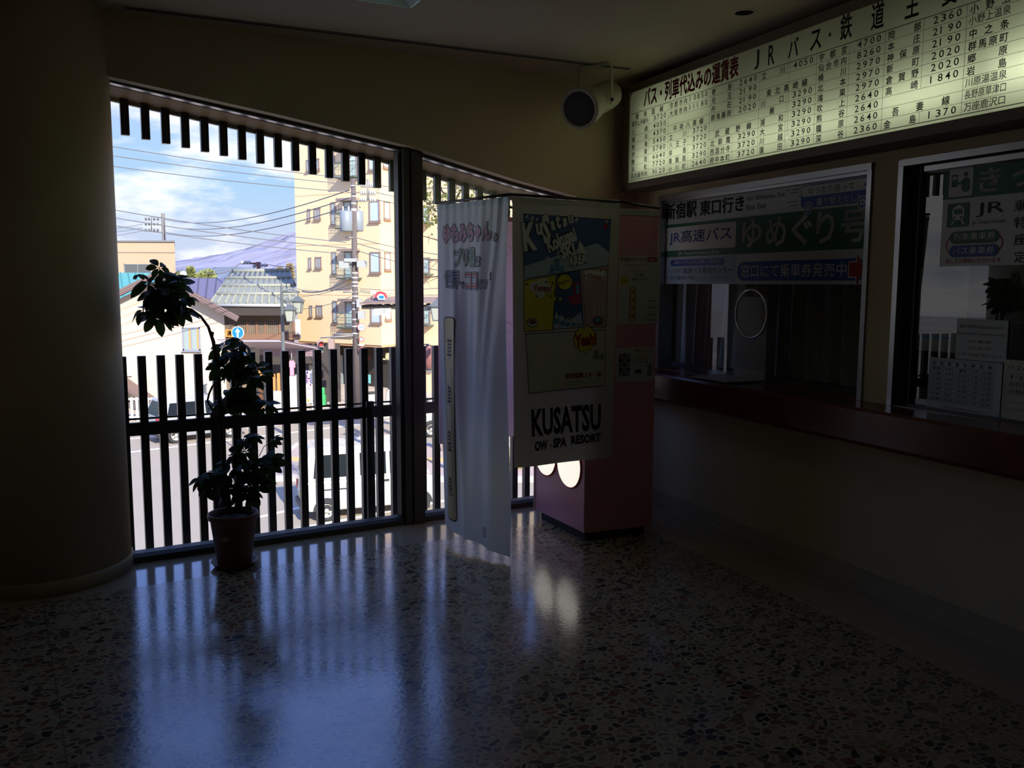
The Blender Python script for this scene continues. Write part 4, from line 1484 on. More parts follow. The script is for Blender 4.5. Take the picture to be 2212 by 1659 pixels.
def d1(s, a, c, b, e):
    w, h = c - a, e - b
    s.text('草津温泉バスターミナル', a + w * 0.04, e - h * 0.085, w * 0.64, h * 0.06, red_ink, 2, 0.01)
    s.rect(a + w * 0.70, e - h * 0.09, a + w * 0.94, e - h * 0.015, red_ink, 2)
    s.text('限定!!', a + w * 0.73, e - h * 0.078, w * 0.18, h * 0.05, white_ink, 3, 0.01)
    s.text('「ゆもみちゃん」の', a + w * 0.12, e - h * 0.15, w * 0.76, h * 0.03, ink, 2, 0.0)
    s.text('ゆもみちゃんの', a + w * 0.30, e - h * 0.245, w * 0.44, h * 0.045, pink_ink, 2, 0.02)
    s.text('プリ機は', a + w * 0.40, e - h * 0.305, w * 0.24, h * 0.045, green_ink, 2, 0.02)
    s.text('世界でココだけ!', a + w * 0.32, e - h * 0.365, w * 0.40, h * 0.045, navy_ink, 2, 0.02)
    s.star(a + w * 0.13, e - h * 0.37, w * 0.12, yellow_ink, 1, 9, 0.8)
    s.text('1回400円', a + w * 0.06, e - h * 0.385, w * 0.15, h * 0.03, brown_ink, 2, 0.0)
    s.rrect(a + w * 0.27, b + h * 0.04, a + w * 0.43, e - h * 0.45, 0.012, brown_ink, 1)
    s.rrect(a + w * 0.285, b + h * 0.046, a + w * 0.415, e - h * 0.455, 0.01, tan_ink, 2)
    for i, ch in enumerate('草津温泉'):
        s.text(ch, a + w * 0.305, b + h * (0.43 - 0.115 * i), w * 0.09, h * 0.065, ink, 3, 0.0)
    for i in range(3):
        s.rect(a + w * 0.74, b + h * (0.13 + 0.1 * i), a + w * 0.92, b + h * (0.15 + 0.1 * i), grey_ink, 2)
    s.text('KUSATSU', a + w * 0.68, b + h * 0.04, w * 0.26, h * 0.03, ink, 2, 0.02)


def d2(s, a, c, b, e):
    w, h = c - a, e - b
    for i in range(3):
        for j in range(5):
            s.rect(a + w * (0.07 + 0.10 * i), b + h * (0.16 + 0.135 * j), a + w * (0.16 + 0.10 * i), b + h * (0.28 + 0.135 * j), (grey_ink, navy_ink)[(i + j) % 2], 2)
    s.text('撮影のしかた', a + w * 0.46, e - h * 0.13, w * 0.48, h * 0.06, ink, 2, 0.0)
    for i in range(3):
        s.rect(a + w * 0.48, e - h * (0.24 + 0.1 * i), a + w * (0.72 + 0.06 * i), e - h * (0.22 + 0.1 * i), grey_ink, 2)
    s.rect(a + w * 0.50, b + h * 0.24, a + w * 0.66, b + h * 0.34, ink, 2)
    s.rect(a + w * 0.82, b + h * 0.14, a + w * 0.93, b + h * 0.50, grey_ink, 2)


booth_notice('booth_poster', 'white poster with a tan plank drawing on the side of the pink photo booth', 1336, 553, 1423, 699, d1)
booth_notice('booth_instructions', 'white instruction sheet with rows of tiny photos on the pink booth side', 1331, 749, 1413, 822, d2)


# ---- the three curtains of the booth and the rails they hang from
CA, CBt, CCt = at_y(1100, 424, 4.93), at_y(1338, 447, 5.33), at_y(945, 446, 5.50)
ztop = 2.075
for p in (CA, CBt, CCt):
    p.z = ztop
CDt = CCt + (CBt - CA) * 0.86
rl = MB()
for a, b in ((CA, CBt), (CA, CCt), (CCt, CDt), (CBt, CDt)):
    rl.tube([a + UP * 0.012, b + UP * 0.012], 0.008, 8)
rl.tube([CBt + UP * 0.012, Q2 + UP * (BH + 0.01)], 0.008, 8)
rl.build('curtain_rail', dark_alu, bo)


def cloth(name, label, P0, P1, zt, zb, m, warp, extra=None, cat='curtain', nu=110, nv=150, lift=0.0025):
    """hanging sheet between two top points; warp(a in 0..1, h in 0..1 from top) -> (shift along, shift out, bottom shift)"""
    d = (P1 - P0)
    W_ = d.length
    d.normalize()
    n = V((d.y, -d.x, 0))
    if n.dot(EYE - P0) < 0:
        n = -n

    def pt(a, v, o=0.0):
        s_, h = a / W_, (zt - v) / (zt - zb(min(1, max(0, a / W_))))
        sh_, out = warp(s_, h)
        return V((P0.x, P0.y, 0)) + d * (a + sh_) + n * (out + o) + UP * v
    q = MB()
    vs_ = []
    for j in range(nv + 1):
        for i in range(nu + 1):
            s_ = i / nu
            b = zb(s_)
            vs_.append(pt(s_ * W_, zt + (b - zt) * j / nv))
    q.add(vs_, [(j * (nu + 1) + i, j * (nu + 1) + i + 1, (j + 1) * (nu + 1) + i + 1, (j + 1) * (nu + 1) + i) for j in range(nv) for i in range(nu)], True)
    t = thing(name, (P0 + P1) / 2 + UP * (zb(0.5) - (P0.z + P1.z) / 2), label=label, cat=cat)
    q.build('cloth', m, t, fix=False)
    hm = MB()
    hm.add([pt(W_ * i / nu, zt - 0.001, o) for o in (-0.002, 0.002) for i in range(nu + 1)] + [pt(W_ * i / nu, zt - 0.03, o) for o in (-0.002, 0.002) for i in range(nu + 1)],
           [(k * (nu + 1) + i, k * (nu + 1) + i + 1, (k + 2) * (nu + 1) + i + 1, (k + 2) * (nu + 1) + i) for k in (0, 1) for i in range(nu)], True)
    hm.build('hem', m, t, fix=False)
    if extra:
        s = Sheet(V((P0.x, P0.y, 0)), d, UP, n, 0.0004)
        extra(s, W_)
        s.build('print', t, warp=pt, cell=0.014, lift=lift)
    return t


def warp_blue(s, h):
    h_ = max(0.0, min(1.0, h))
    sh_ = (1 - s) * (0.012 * math.sin(h_ * 5) + 0.075 * h_ ** 2) - s * 0.045 * math.sin(math.pi * min(1, h_ * 1.15)) * (1 if h_ < 0.87 else max(0, (1 - h_) / 0.13))
    amp = 0.002 + 0.009 * math.sin(math.pi * min(1, h_ * 0.95)) + 0.006 * h_
    out = amp * (math.sin(s * 12.0 - h_ * 2.6 + 0.6) + 0.55 * math.sin(s * 21 + h_ * 4.2)) + 0.002 * math.sin(s * 60) * math.exp(-h_ * 9) + 0.03 * (h_ ** 2) * math.sin(s * 3.1 + 0.4)
    out += 0.010 * math.exp(-((s - 0.20 - 0.22 * h_) / 0.035) ** 2) * min(1, h_ * 4) + 0.012 * math.exp(-((s - 0.88 + 0.35 * h_) / 0.04) ** 2) * max(0, 1 - h_ * 1.4)
    return sh_, out


def art_blue(s, W_):
    def outl(t, x0, yt, x1, yb, m):
        s.tpx(t, x0 - 1.5, yt - 2, x1 + 1.5, yb + 2, ink, 2, 0.085)
        s.tpx(t, x0, yt, x1, yb, white_ink, 3, 0.05)
        s.tpx(t, x0 + 1, yt + 1, x1 - 1, yb - 1, m, 4, 0.02)
    outl('ゆもみちゃん', 960, 487, 1063, 526, pink_ink)
    s.tpx('の', 1066, 503, 1080, 523, ink, 2, 0.06)
    s.tpx('の', 1067.5, 505, 1078.5, 521, white_ink, 3, 0.01)
    outl('プリ機', 983, 537, 1030, 577, green_ink)
    s.tpx('は', 1033, 553, 1046, 577, ink, 2, 0.06)
    s.tpx('は', 1034.5, 555, 1044.5, 575, white_ink, 3, 0.01)
    outl('世界', 963, 585, 993, 623, navy_ink)
    s.tpx('で', 995, 608, 1003, 624, ink, 2, 0.04)
    outl('ココ', 1005, 589, 1039, 625, mat('orange_red_ink', (0.5, 0.06, 0.03), 0.6))
    s.tpx('だけ', 1042, 603, 1059, 625, ink, 2, 0.05)
    s.tpx('だけ', 1043, 605, 1058, 623, white_ink, 3, 0.0)
    s.tpx('!', 1064, 586, 1067, 606, ink, 2, 0.06)
    # the written plank
    a, b = s.uv(959, 683)
    a1 = s.uv(989, 683)[0]
    b0 = s.uv(975, 1118)[1]
    s.rrect(a, b0, a1, b, 0.03, ink, 2, 6)
    s.rrect(a + 0.009, b0 + 0.009, a1 - 0.009, b - 0.009, 0.022, tan_ink, 3, 6)
    for i, ch in enumerate('草津温泉'):
        v = b - (b - b0) * (0.14 + 0.225 * i)
        s.text(ch, a + 0.04, v - 0.085, (a1 - a) - 0.08, 0.13, ink, 4, 0.012)
    a, b = s.uv(1048, 1147)
    s.ring(a, b, 0.024, 0.029, ink, 2, 28)
    s.text('R', a - 0.010, b - 0.015, 0.021, 0.031, ink, 2, 0.03)


satin = mat_cloth('pale_blue_satin', (0.62, 0.73, 0.80), trans=0.42, rough=0.32, spec=0.6)
cloth('booth_curtain', 'glossy pale blue curtain with outlined Japanese lettering hanging almost to the floor', CCt, CA, ztop, lambda s: 0.080 - 0.055 * s, satin, warp_blue, art_blue)


def warp_white(s, h):
    h_ = max(0.0, min(1.0, h))
    return (0.035 * h_ * (1 - s) - 0.03 * h_ * s, 0.006 * math.sin(s * 7 + h_ * 1.5) * (0.3 + h_) - 0.10 * math.exp(-s * 14) * h_ * 0.35)


def art_white(s, W_):
    def P(*pp):
        return [s.uv(x, y) for x, y in pp]

    def panel(pp, m):
        c = P(*pp)
        cx, cy = sum(p[0] for p in c) / len(c), sum(p[1] for p in c) / len(c)
        s.shape([(cx + (a - cx) * 1.0 + math.copysign(0.004, a - cx), cy + (b - cy) + math.copysign(0.004, b - cy)) for a, b in c], ink, 1)
        s.shape(c, m, 2)
    deep_blue = mat('poster_blue', (0.06, 0.13, 0.34), 0.6)
    panel(((1130.7, 463), (1318.5, 475), (1314, 573.5), (1128.5, 601.5)), deep_blue)
    # pale slope and blue mountains of the first panel
    s.shape(P((1128.5, 601.5), (1314, 573.5), (1316, 545), (1290, 525), (1268, 548), (1240, 560), (1200, 570), (1129, 575)), pale_blue_ink, 3)
    s.shape(P((1247, 545), (1252, 520), (1262, 535), (1268, 548)), white_ink, 4)
    for x, y, r in ((1137, 468, 5), (1147, 473, 7), (1158, 474, 4), (1245, 475, 6), (1310, 480, 5), (1180, 560, 8), (1205, 545, 6)):
        a, b = s.uv(x, y)
        s.star(a, b, r / 380, white_ink if y < 500 else pale_blue_ink, 4, 6, 0.35)
    a, b = s.uv(1308, 489)
    s.disc(a, b, 0.016, 0.022, red_ink, 4)
    for x, y, w in ((1202, 585, 13), (1190, 590, 9), (1213, 588, 8)):      # snowy firs
        a, b = s.uv(x, y)
        k = w / 380
        for i in range(3):
            s.shape([(a - k * (1 - 0.22 * i), b + k * 0.75 * i), (a + k * (1 - 0.22 * i), b + k * 0.75 * i), (a, b + k * (1.1 + 0.75 * i))], sky_ink, 5 + i)
        s.shape([(a - k * 0.4, b + k * 2.1), (a + k * 0.4, b + k * 2.1), (a, b + k * 2.7)], white_ink, 9)

    def comic(t, x0, yt, x1, yb, rot, m=white_ink, bg=ink, w0=0.13, w1=0.05, lay=10):
        s.tpx(t, x0, yt, x1, yb, bg, lay, w0, rot=rot)
        s.tpx(t, x0 + 1.2, yt + 1.2, x1 - 1.2, yb - 1.2, m, lay + 1, w1, rot=rot)
    comic('K', 1128, 480, 1160, 545, 0.12)
    comic('u', 1155, 482, 1172, 510, 0.12)
    comic('S', 1170, 462, 1190, 530, 0.10)
    comic('a', 1187, 476, 1200, 500, 0.15)
    comic('t', 1199, 462, 1212, 496, 0.15)
    comic('s', 1214, 470, 1226, 492, 0.15)
    comic('u', 1226, 466, 1240, 485, 0.15)
    comic('Kokusai', 1182, 512, 1252, 548, 0.36)
    comic('SKI', 1212, 532, 1246, 562, 0.30)
    comic('AREA', 1228, 553, 1270, 577, 0.16)
    # second row
    panel(((1128.5, 607), (1198.5, 594.5), (1190.5, 712), (1128, 715)), yellow_ink)
    panel(((1203, 593.5), (1252.5, 585), (1262, 706), (1193, 711)), deep_blue)
    panel(((1257, 584), (1313.5, 575), (1311, 705), (1267, 706.5)), mat('pale_rose_ink', (0.55, 0.38, 0.38), 0.6))
    for x, y, ra, rb in ((1152, 620, 14, 12), (1170, 613, 16, 13), (1184, 625, 9, 11), (1163, 634, 14, 11)):
        a, b = s.uv(x, y)
        s.disc(a, b, ra / 380, rb / 380, white_ink, 4, 20)
    s.tpx('Yummy!', 1148, 614, 1189, 633, red_ink, 6, 0.03, rot=-0.03)
    for x, y in ((1134, 614), (1177, 609), (1191, 611), (1155, 640), (1187, 640)):
        a, b = s.uv(x, y)
        s.star(a, b, 0.010, ink, 6)
    a, b = s.uv(1145, 697)
    s.disc(a, b, 0.040, 0.026, ink, 4)
    s.disc(a, b, 0.036, 0.022, white_ink, 5)
    s.disc(a, b + 0.004, 0.026, 0.014, brown_ink, 6)
    a, b = s.uv(1219, 606)
    s.disc(a, b - 0.008, 0.056, 0.046, ink, 4)
    s.disc(a, b - 0.008, 0.053, 0.043, yellow_ink, 5)
    s.tpx('ENJOY!', 1206, 609, 1232, 619, ink, 6, 0.02, rot=0.2)
    gp = P((1226, 640), (1256, 637), (1255, 654), (1246, 660), (1232, 657))
    s.shape(P((1237, 610), (1252, 608), (1257, 637), (1239, 640)), red_ink, 4)
    s.shape(P((1243, 614), (1251, 613), (1254, 635), (1244, 636)), sky_ink, 5)
    s.shape(gp, mat('rose_ink', (0.50, 0.05, 0.14), 0.6), 6)
    s.line(P((1193, 632), (1252, 600)), 0.003, ink, 3)
    for x, y in ((1197, 644), (1209, 645)):
        a, b = s.uv(x, y)
        s.rect(a - 0.009, b - 0.012, a + 0.009, b + 0.006, yellow_ink, 5)
        s.line([(a, b + 0.006), (a, b + 0.035)], 0.002, ink, 5)
    for x, y, w in ((1200, 690, 9), (1214, 695, 8), (1226, 698, 7), (1240, 698, 7), (1252, 700, 6)):
        a, b = s.uv(x, y)
        k = w / 380
        s.shape([(a - k, b - k), (a + k, b - k), (a, b + k * 2)], sky_ink, 5)
        s.shape([(a - k * 0.6, b + k * 0.3), (a + k * 0.6, b + k * 0.3), (a, b + k * 2)], white_ink, 6)
    s.shape(P((1193, 711), (1194, 692), (1210, 680), (1224, 694), (1240, 686), (1256, 674), (1261.5, 706)), pale_blue_ink, 3)
    s.rrect(*P((1263, 603))[0], *P((1309, 584))[0], 0.012, white_ink, 4)
    s.tpx('Onsen', 1269, 590, 1300, 602, red_ink, 6, 0.02, rot=-0.04)
    for x, y in ((1264, 595), (1305, 599), (1298, 584), (1308, 582)):
        a, b = s.uv(x, y)
        s.star(a, b, 0.008, red_ink, 6, 4, 0.6)
    a, b = s.uv(1293, 693)
    s.disc(a, b, 0.040, 0.026, brown_ink, 4)
    s.disc(a, b + 0.006, 0.028, 0.014, sky_ink, 5)
    for x in (1284, 1293, 1302):                                     # steam
        s.line(P((x, 680), (x + 3, 668), (x - 1, 656), (x + 2, 644)), 0.005, white_ink, 5)
    # lower panel
    panel(((1130, 722), (1309.5, 713), (1308.5, 832), (1136.5, 849.5)), mat('curtain_white_print', (0.62, 0.60, 0.54), 0.7))
    a, b = s.uv(1265, 734)
    s.star(a, b, 0.088, ink, 3, 11, 0.74, 80)
    s.star(a, b, 0.084, yellow_ink, 4, 11, 0.74, 80)
    s.tpx('Yeah!', 1242, 722, 1290, 750, red_ink, 6, 0.05, rot=0.05)
    for x, y, w in ((1290, 765, 10), (1302, 770, 7)):
        a, b = s.uv(x, y)
        k = w / 360
        s.shape([(a - k, b - k), (a + k, b - k), (a + k * 0.4, b + k), (a - k * 0.4, b + k)], grey_ink, 3)
    s.tpx('草津国際スキー場', 1221, 807, 1301, 819, red_ink, 5, 0.03)
    s.tpx('TEL.0279-88-8111', 1222, 824, 1263, 828, brown_ink, 5, 0.0)
    s.tpx('http://www.kusatsu-kokusai.com', 1222, 830, 1272, 833, brown_ink, 5, 0.0)
    # big lettering at the foot
    s.tpx('KUSATSU', 1141, 884, 1301, 945, ink, 4, 0.035, skew=-0.03)
    s.tpx('OW', 1147, 954, 1179, 976, ink, 4, 0.05)
    s.tpx('&', 1184, 959, 1190, 967, ink, 4, 0.0)
    s.tpx('SPA', 1192, 947, 1224, 969, ink, 4, 0.05)
    s.tpx('RESORT', 1234, 941, 1301, 961, ink, 4, 0.05)


vinyl = mat_cloth('cream_vinyl', (0.62, 0.60, 0.54), trans=0.12, rough=0.6)
cloth('poster_curtain', 'cream curtain printed with a comic ski poster hanging in front of the pink booth', CA + (CBt - CA) * 0.025, CBt + (CBt - CA).normalized() * 0.0, ztop, lambda s: 0.545, vinyl, warp_white, art_white)
pinkv = mat_cloth('pink_vinyl', (0.72, 0.46, 0.48), trans=0.45, rough=0.6)


def art_pink(s, W_):
    pm_ = mat_cloth('pink_print', (0.60, 0.34, 0.38), trans=0.45, rough=0.6)
    rnd = random.Random(5)
    for i in range(26):
        a, b = rnd.uniform(0.05, W_ - 0.05), rnd.uniform(0.68, 2.0)
        s.ring(a, b, 0.030, 0.033, pm_, 1, 18, rnd.uniform(0, 90), rnd.uniform(200, 380))


cloth('back_curtain', 'translucent pink curtain behind the blue one, against the window light', CCt, CDt, ztop - 0.05, lambda s: 0.585, pinkv, lambda s, h: (0, 0.01 * math.sin(s * 22) * h), art_pink)

# ---- potted umbrella plant and its saucer
PY = 4.86
pc = at_z(507, 1221, 0.0)
pc = V((pc.x, PY, 0))
terr = mat('terracotta_plastic', (0.20, 0.085, 0.045), 0.5, noise=0.1)
sc_ = MB()
sc_.lathe([(0.0, 0.001), (0.095, 0.0), (0.108, 0.004), (0.128, 0.028), (0.131, 0.030), (0.126, 0.030), (0.106, 0.009), (0.0, 0.007)], pc, n=48, cap=False)
tag(sc_.build('plant_saucer', mat('saucer_plastic', (0.22, 0.065, 0.035), 0.45), loc=pc), 'reddish plastic saucer on the floor under the plant pot', 'saucer')
pl = thing('potted_plant', pc + UP * 0.008, label='tall dark umbrella plant in a terracotta coloured pot by the left window', cat='potted plant')
pz = 0.0095
q = MB()
q.lathe([(0.0, pz), (0.088, pz), (0.093, pz + 0.006), (0.126, pz + 0.262), (0.136, pz + 0.266), (0.141, pz + 0.285), (0.138, pz + 0.298), (0.130, pz + 0.298), (0.124, pz + 0.26), (0.122, pz + 0.255)], pc, n=48, cap=False)
pot = q.build('pot', terr, pl)
q = MB()
q.lathe([(0.123, pz + 0.258), (0.06, pz + 0.268), (0.0, pz + 0.266)], pc, n=32, cap=False)
q.build('soil', mat('soil', (0.05, 0.035, 0.025), 0.95, noise=0.4, nscale=60, bump=0.8), pl)
# oval maker's badge on the pot
bd = V((0, 0, 0)) + (EYE - pc)
bd.z = 0
bd.normalize()
bd = (M.Rotation(math.radians(-24), 3, 'Z') @ bd)
q = MB()
q.lathe([(0.022, 0.0), (0.020, 0.003), (0.0, 0.004)], pc + bd * 0.115 + UP * (pz + 0.175), (UP.cross(bd), UP * 0.62, bd), 24)
q.build('badge', mat('badge_grey', (0.30, 0.30, 0.30), 0.4), pot)

rnd = random.Random(11)


def pxp(x, y, dy=0.0):
    return at_y(x, y, PY + dy)


stem = MB()
trunk = [pxp(497, 1112), pxp(496, 1090), pxp(484, 1010), pxp(478, 930), pxp(473, 850), pxp(468, 785), pxp(461, 738), pxp(450, 706), pxp(434, 684), pxp(414, 669), pxp(394, 664), pxp(372, 650), pxp(350, 632)]
stem.tube(trunk, [0.012, 0.012, 0.0115, 0.011, 0.0105, 0.010, 0.0105, 0.008, 0.0075, 0.007, 0.006, 0.005, 0.003], 8)
stem.tube([pxp(472, 905), pxp(459, 886, 0.01), pxp(448, 866, 0.02), pxp(452, 850, 0.02), pxp(458, 836, 0.01), pxp(466, 826), pxp(480, 820, -0.01), pxp(488, 806, -0.02), pxp(486, 793, -0.02), pxp(478, 790, -0.01)], 0.006, 8)
stem2 = [pxp(509, 1110), pxp(513, 1030), pxp(518, 960), pxp(520, 900), pxp(523, 850), pxp(516, 800), pxp(507, 760), pxp(500, 735)]
stem.tube(stem2, [0.007, 0.006, 0.006, 0.0055, 0.005, 0.005, 0.004, 0.003], 8)
stem3 = [pxp(505, 1110), pxp(520, 1070), pxp(532, 1020), pxp(530, 985)]
stem.tube(stem3, [0.006, 0.005, 0.004, 0.003], 8)
stem4 = [pxp(500, 1110), pxp(480, 1075), pxp(470, 1045)]
stem.tube(stem4, [0.006, 0.005, 0.004], 8)
for x, y in ((457, 725), (471, 905)):                               # cut nodes
    p = pxp(x, y)
    stem.tube([p, p + UP * 0.02 + V((0.008, 0, 0))], [0.011, 0.008], 8)
folg = MB()


def leaflet(c, d, n, L, w):
    """one drooping oval blade from c along d, n its upper side"""
    d = d.normalized()
    side = d.cross(n).normalized()
    n = side.cross(d).normalized()
    rows = [(0.0, 0.02), (0.15, 0.10), (0.3, 0.62), (0.5, 0.98), (0.7, 0.95), (0.88, 0.58), (1.0, 0.06)]
    vs_, fs_2 = [], []
    for t, k in rows:
        mid_ = c + d * (L * t) - n * (L * 0.30 * t * t)
        h = w * k / 2
        vs_ += [mid_ + side * h + n * h * 0.28, mid_, mid_ - side * h + n * h * 0.28]
    for i in range(len(rows) - 1):
        a = 3 * i
        fs_2 += [(a, a + 1, a + 4, a + 3), (a + 1, a + 2, a + 5, a + 4)]
    folg.add(vs_, fs_2, True)


def palm(c, base, size=1.0, nl=None, tilt=None):
    """umbrella leaf: ring of leaflets round c on a stalk from base"""
    stem.tube([base, (base + c) / 2 + V((rnd.uniform(-.01, .01), rnd.uniform(-.01, .01), 0.012)), c], 0.0022, 5)
    n = V(tilt) if tilt else V((rnd.uniform(-0.7, 0.7), rnd.uniform(-0.9, 0.3), rnd.uniform(0.35, 1.0)))
    n.normalize()
    u = n.orthogonal().normalized()
    v = n.cross(u)
    k = nl or rnd.choice((6, 7, 8))
    q0 = rnd.uniform(0, 6.28)
    for i in range(k):
        q = q0 + 2 * math.pi * i / k + rnd.uniform(-.15, .15)
        d = u * math.cos(q) + v * math.sin(q) - n * rnd.uniform(0.05, 0.5)
        L = size * rnd.uniform(0.085, 0.125)
        leaflet(c, d, n, L, L * rnd.uniform(0.42, 0.54))


def near(path, p):
    return min(path, key=lambda a: (a - p).length)


for grp, path, size in (
    (((346, 590), (324, 612), (352, 625), (382, 618), (395, 642), (318, 640), (345, 655), (375, 660), (312, 668), (338, 684), (362, 640), (330, 655), (384, 672), (338, 635), (370, 640), (352, 605), (328, 625), (360, 672), (392, 655), (345, 672), (366, 610)), trunk[-3:], 1.0),
    (((300, 592),), [pxp(322, 610)], 0.55),
    (((344, 578),), [pxp(346, 600)], 0.7),
    (((483, 748), (515, 752), (500, 775), (532, 775), (552, 795), (478, 790), (520, 800), (498, 800), (545, 815), (490, 765), (535, 800), (510, 785), (525, 740), (556, 812)), stem2[-4:] + [trunk[5]], 0.9),
    (((492, 848), (512, 842), (535, 850), (560, 862), (478, 868), (520, 862), (572, 876), (500, 866), (505, 855), (545, 868), (528, 838)), stem2[3:6], 0.85),
    (((442, 1020), (462, 1028), (448, 1052), (478, 1050), (500, 1030), (490, 1062), (436, 1035)), stem4, 0.85),
    (((508, 985), (528, 975), (548, 990), (566, 1004), (524, 1012), (545, 1025), (572, 1022), (516, 1040), (536, 1052), (556, 1048), (520, 1068), (498, 1000), (580, 1000), (515, 1005), (540, 1010), (560, 1030), (505, 1055), (545, 1065)), stem3, 0.85),
    (((526, 948), (548, 945)), [pxp(519, 985)], 0.6),
    (((590, 952),), [pxp(560, 985)], 0.5),
):
    for x, y in grp:
        c = pxp(x, y, rnd.uniform(-0.10, 0.08))
        palm(c, near(path, c), size)
leaf_m = mat_cloth('plant_leaf', (0.030, 0.050, 0.010), trans=0.40, rough=0.55, spec=0.25)
stem.build('stem', mat('plant_stem', (0.07, 0.045, 0.025), 0.7), pl)
folg.build('foliage', leaf_m, pl, fix=False)

folg = MB()
lc = at_z(492, 1237, 0.006)
for k in range(3):
    leaflet(lc + V((0.02 * k - 0.02, 0, 0)), V((1, 0.3 - 0.4 * k, 0.25)), UP, 0.05, 0.02)
tag(folg.build('fallen_leaf', mat('dry_leaf', (0.05, 0.035, 0.02), 0.8), loc=lc, fix=False), 'small dry curled leaf lying on the floor in front of the plant saucer', 'leaf')

# ================================================================== the street outside (one storey below the hall)
asph = mat('asphalt', (0.37, 0.31, 0.235), 0.9, noise=0.07, nscale=0.6)
line_m = mat('road_paint', (0.75, 0.74, 0.72), 0.7)
st = MB()
st.prism([(-170, 7.5, STREET), (170, 7.5, STREET), (170, 230, STREET), (-170, 230, STREET)], (0, 0, -0.3))
street = struct(st.build('street', asph))


def gz(x, y, dz=0.0):
    return at_z(x, y, STREET + dz)


rm = MB()


def stripe(p, q, w):
    d = (q - p)
    d.normalize()
    n = V((-d.y, d.x, 0)) * (w / 2)
    rm.prism([p - n, q - n, q + n, p + n], (0, 0, 0.006))


stripe(gz(230, 983, 0.001), gz(1010, 888, 0.001), 0.16)
stripe(gz(230, 953, 0.001), gz(600, 918, 0.001), 0.14)
stripe(gz(560, 1117, 0.001), gz(660, 1094, 0.001), 0.14)
stripe(gz(560, 1158, 0.001), gz(1000, 1074, 0.001), 0.14)
for k in range(6):
    stripe(gz(835 + 24 * k, 857, 0.001), gz(852 + 27 * k, 874, 0.001), 0.5)
rm.build('road_marking', line_m, street)
pave = mat('pavement_stone', (0.46, 0.36, 0.30), 0.9, noise=0.2, nscale=2.5)
kerb_m = mat('kerb_stone', (0.55, 0.50, 0.42), 0.9, noise=0.1)
y0_, y1_ = gz(628, 1037).y, gz(628, 967).y
pv = MB()
pv.bbox((-7.6, y0_, STREET), (14, y1_, STREET + 0.13))
pav = struct(pv.build('pavement', pave))
kb = MB()
kb.bbox((-7.8, y0_ - 0.2, STREET), (14, y0_, STREET + 0.15))
kb.bbox((-7.8, y1_, STREET), (14, y1_ + 0.2, STREET + 0.15))
kb.bbox((-7.8, y0_, STREET), (-7.6, y1_, STREET + 0.15))
kb.build('kerb', kerb_m, pav)
tk = MB()
ty_ = gz(628, 1000).y
tk.bbox((-7.4, ty_ - 0.3, STREET + 0.13), (14, ty_ + 0.3, STREET + 0.136))
tk.build('guide_strip', mat('guide_yellow', (0.72, 0.45, 0.16), 0.8), pav)
far_pv = MB()
far_pv.bbox((-60, 38.2, STREET), (9, 70, STREET + 0.08))
struct(far_pv.build('pavement_far', mat('far_paving', (0.50, 0.43, 0.36), 0.9, noise=0.12, nscale=1.5)))

# ---- vehicles
white_car = mat('white_car_paint', (0.46, 0.45, 0.42), 0.25, coat=0.5)
silver_car = mat('silver_car_paint', (0.42, 0.43, 0.44), 0.28, metal=0.1, coat=0.4)
car_glass = mat('car_glass', (0.012, 0.016, 0.018), 0.1, spec=0.15)
tyre_m = mat('tyre', (0.03, 0.03, 0.03), 0.85)
rim_m = mat('wheel_rim', (0.55, 0.52, 0.46), 0.4, metal=0.4)
tail_m = mat('tail_lamp', (0.55, 0.02, 0.03), 0.25)
plate_m = mat('yellow_plate', (0.75, 0.55, 0.06), 0.5)
black_pl = mat('black_plastic', (0.025, 0.025, 0.028), 0.6)


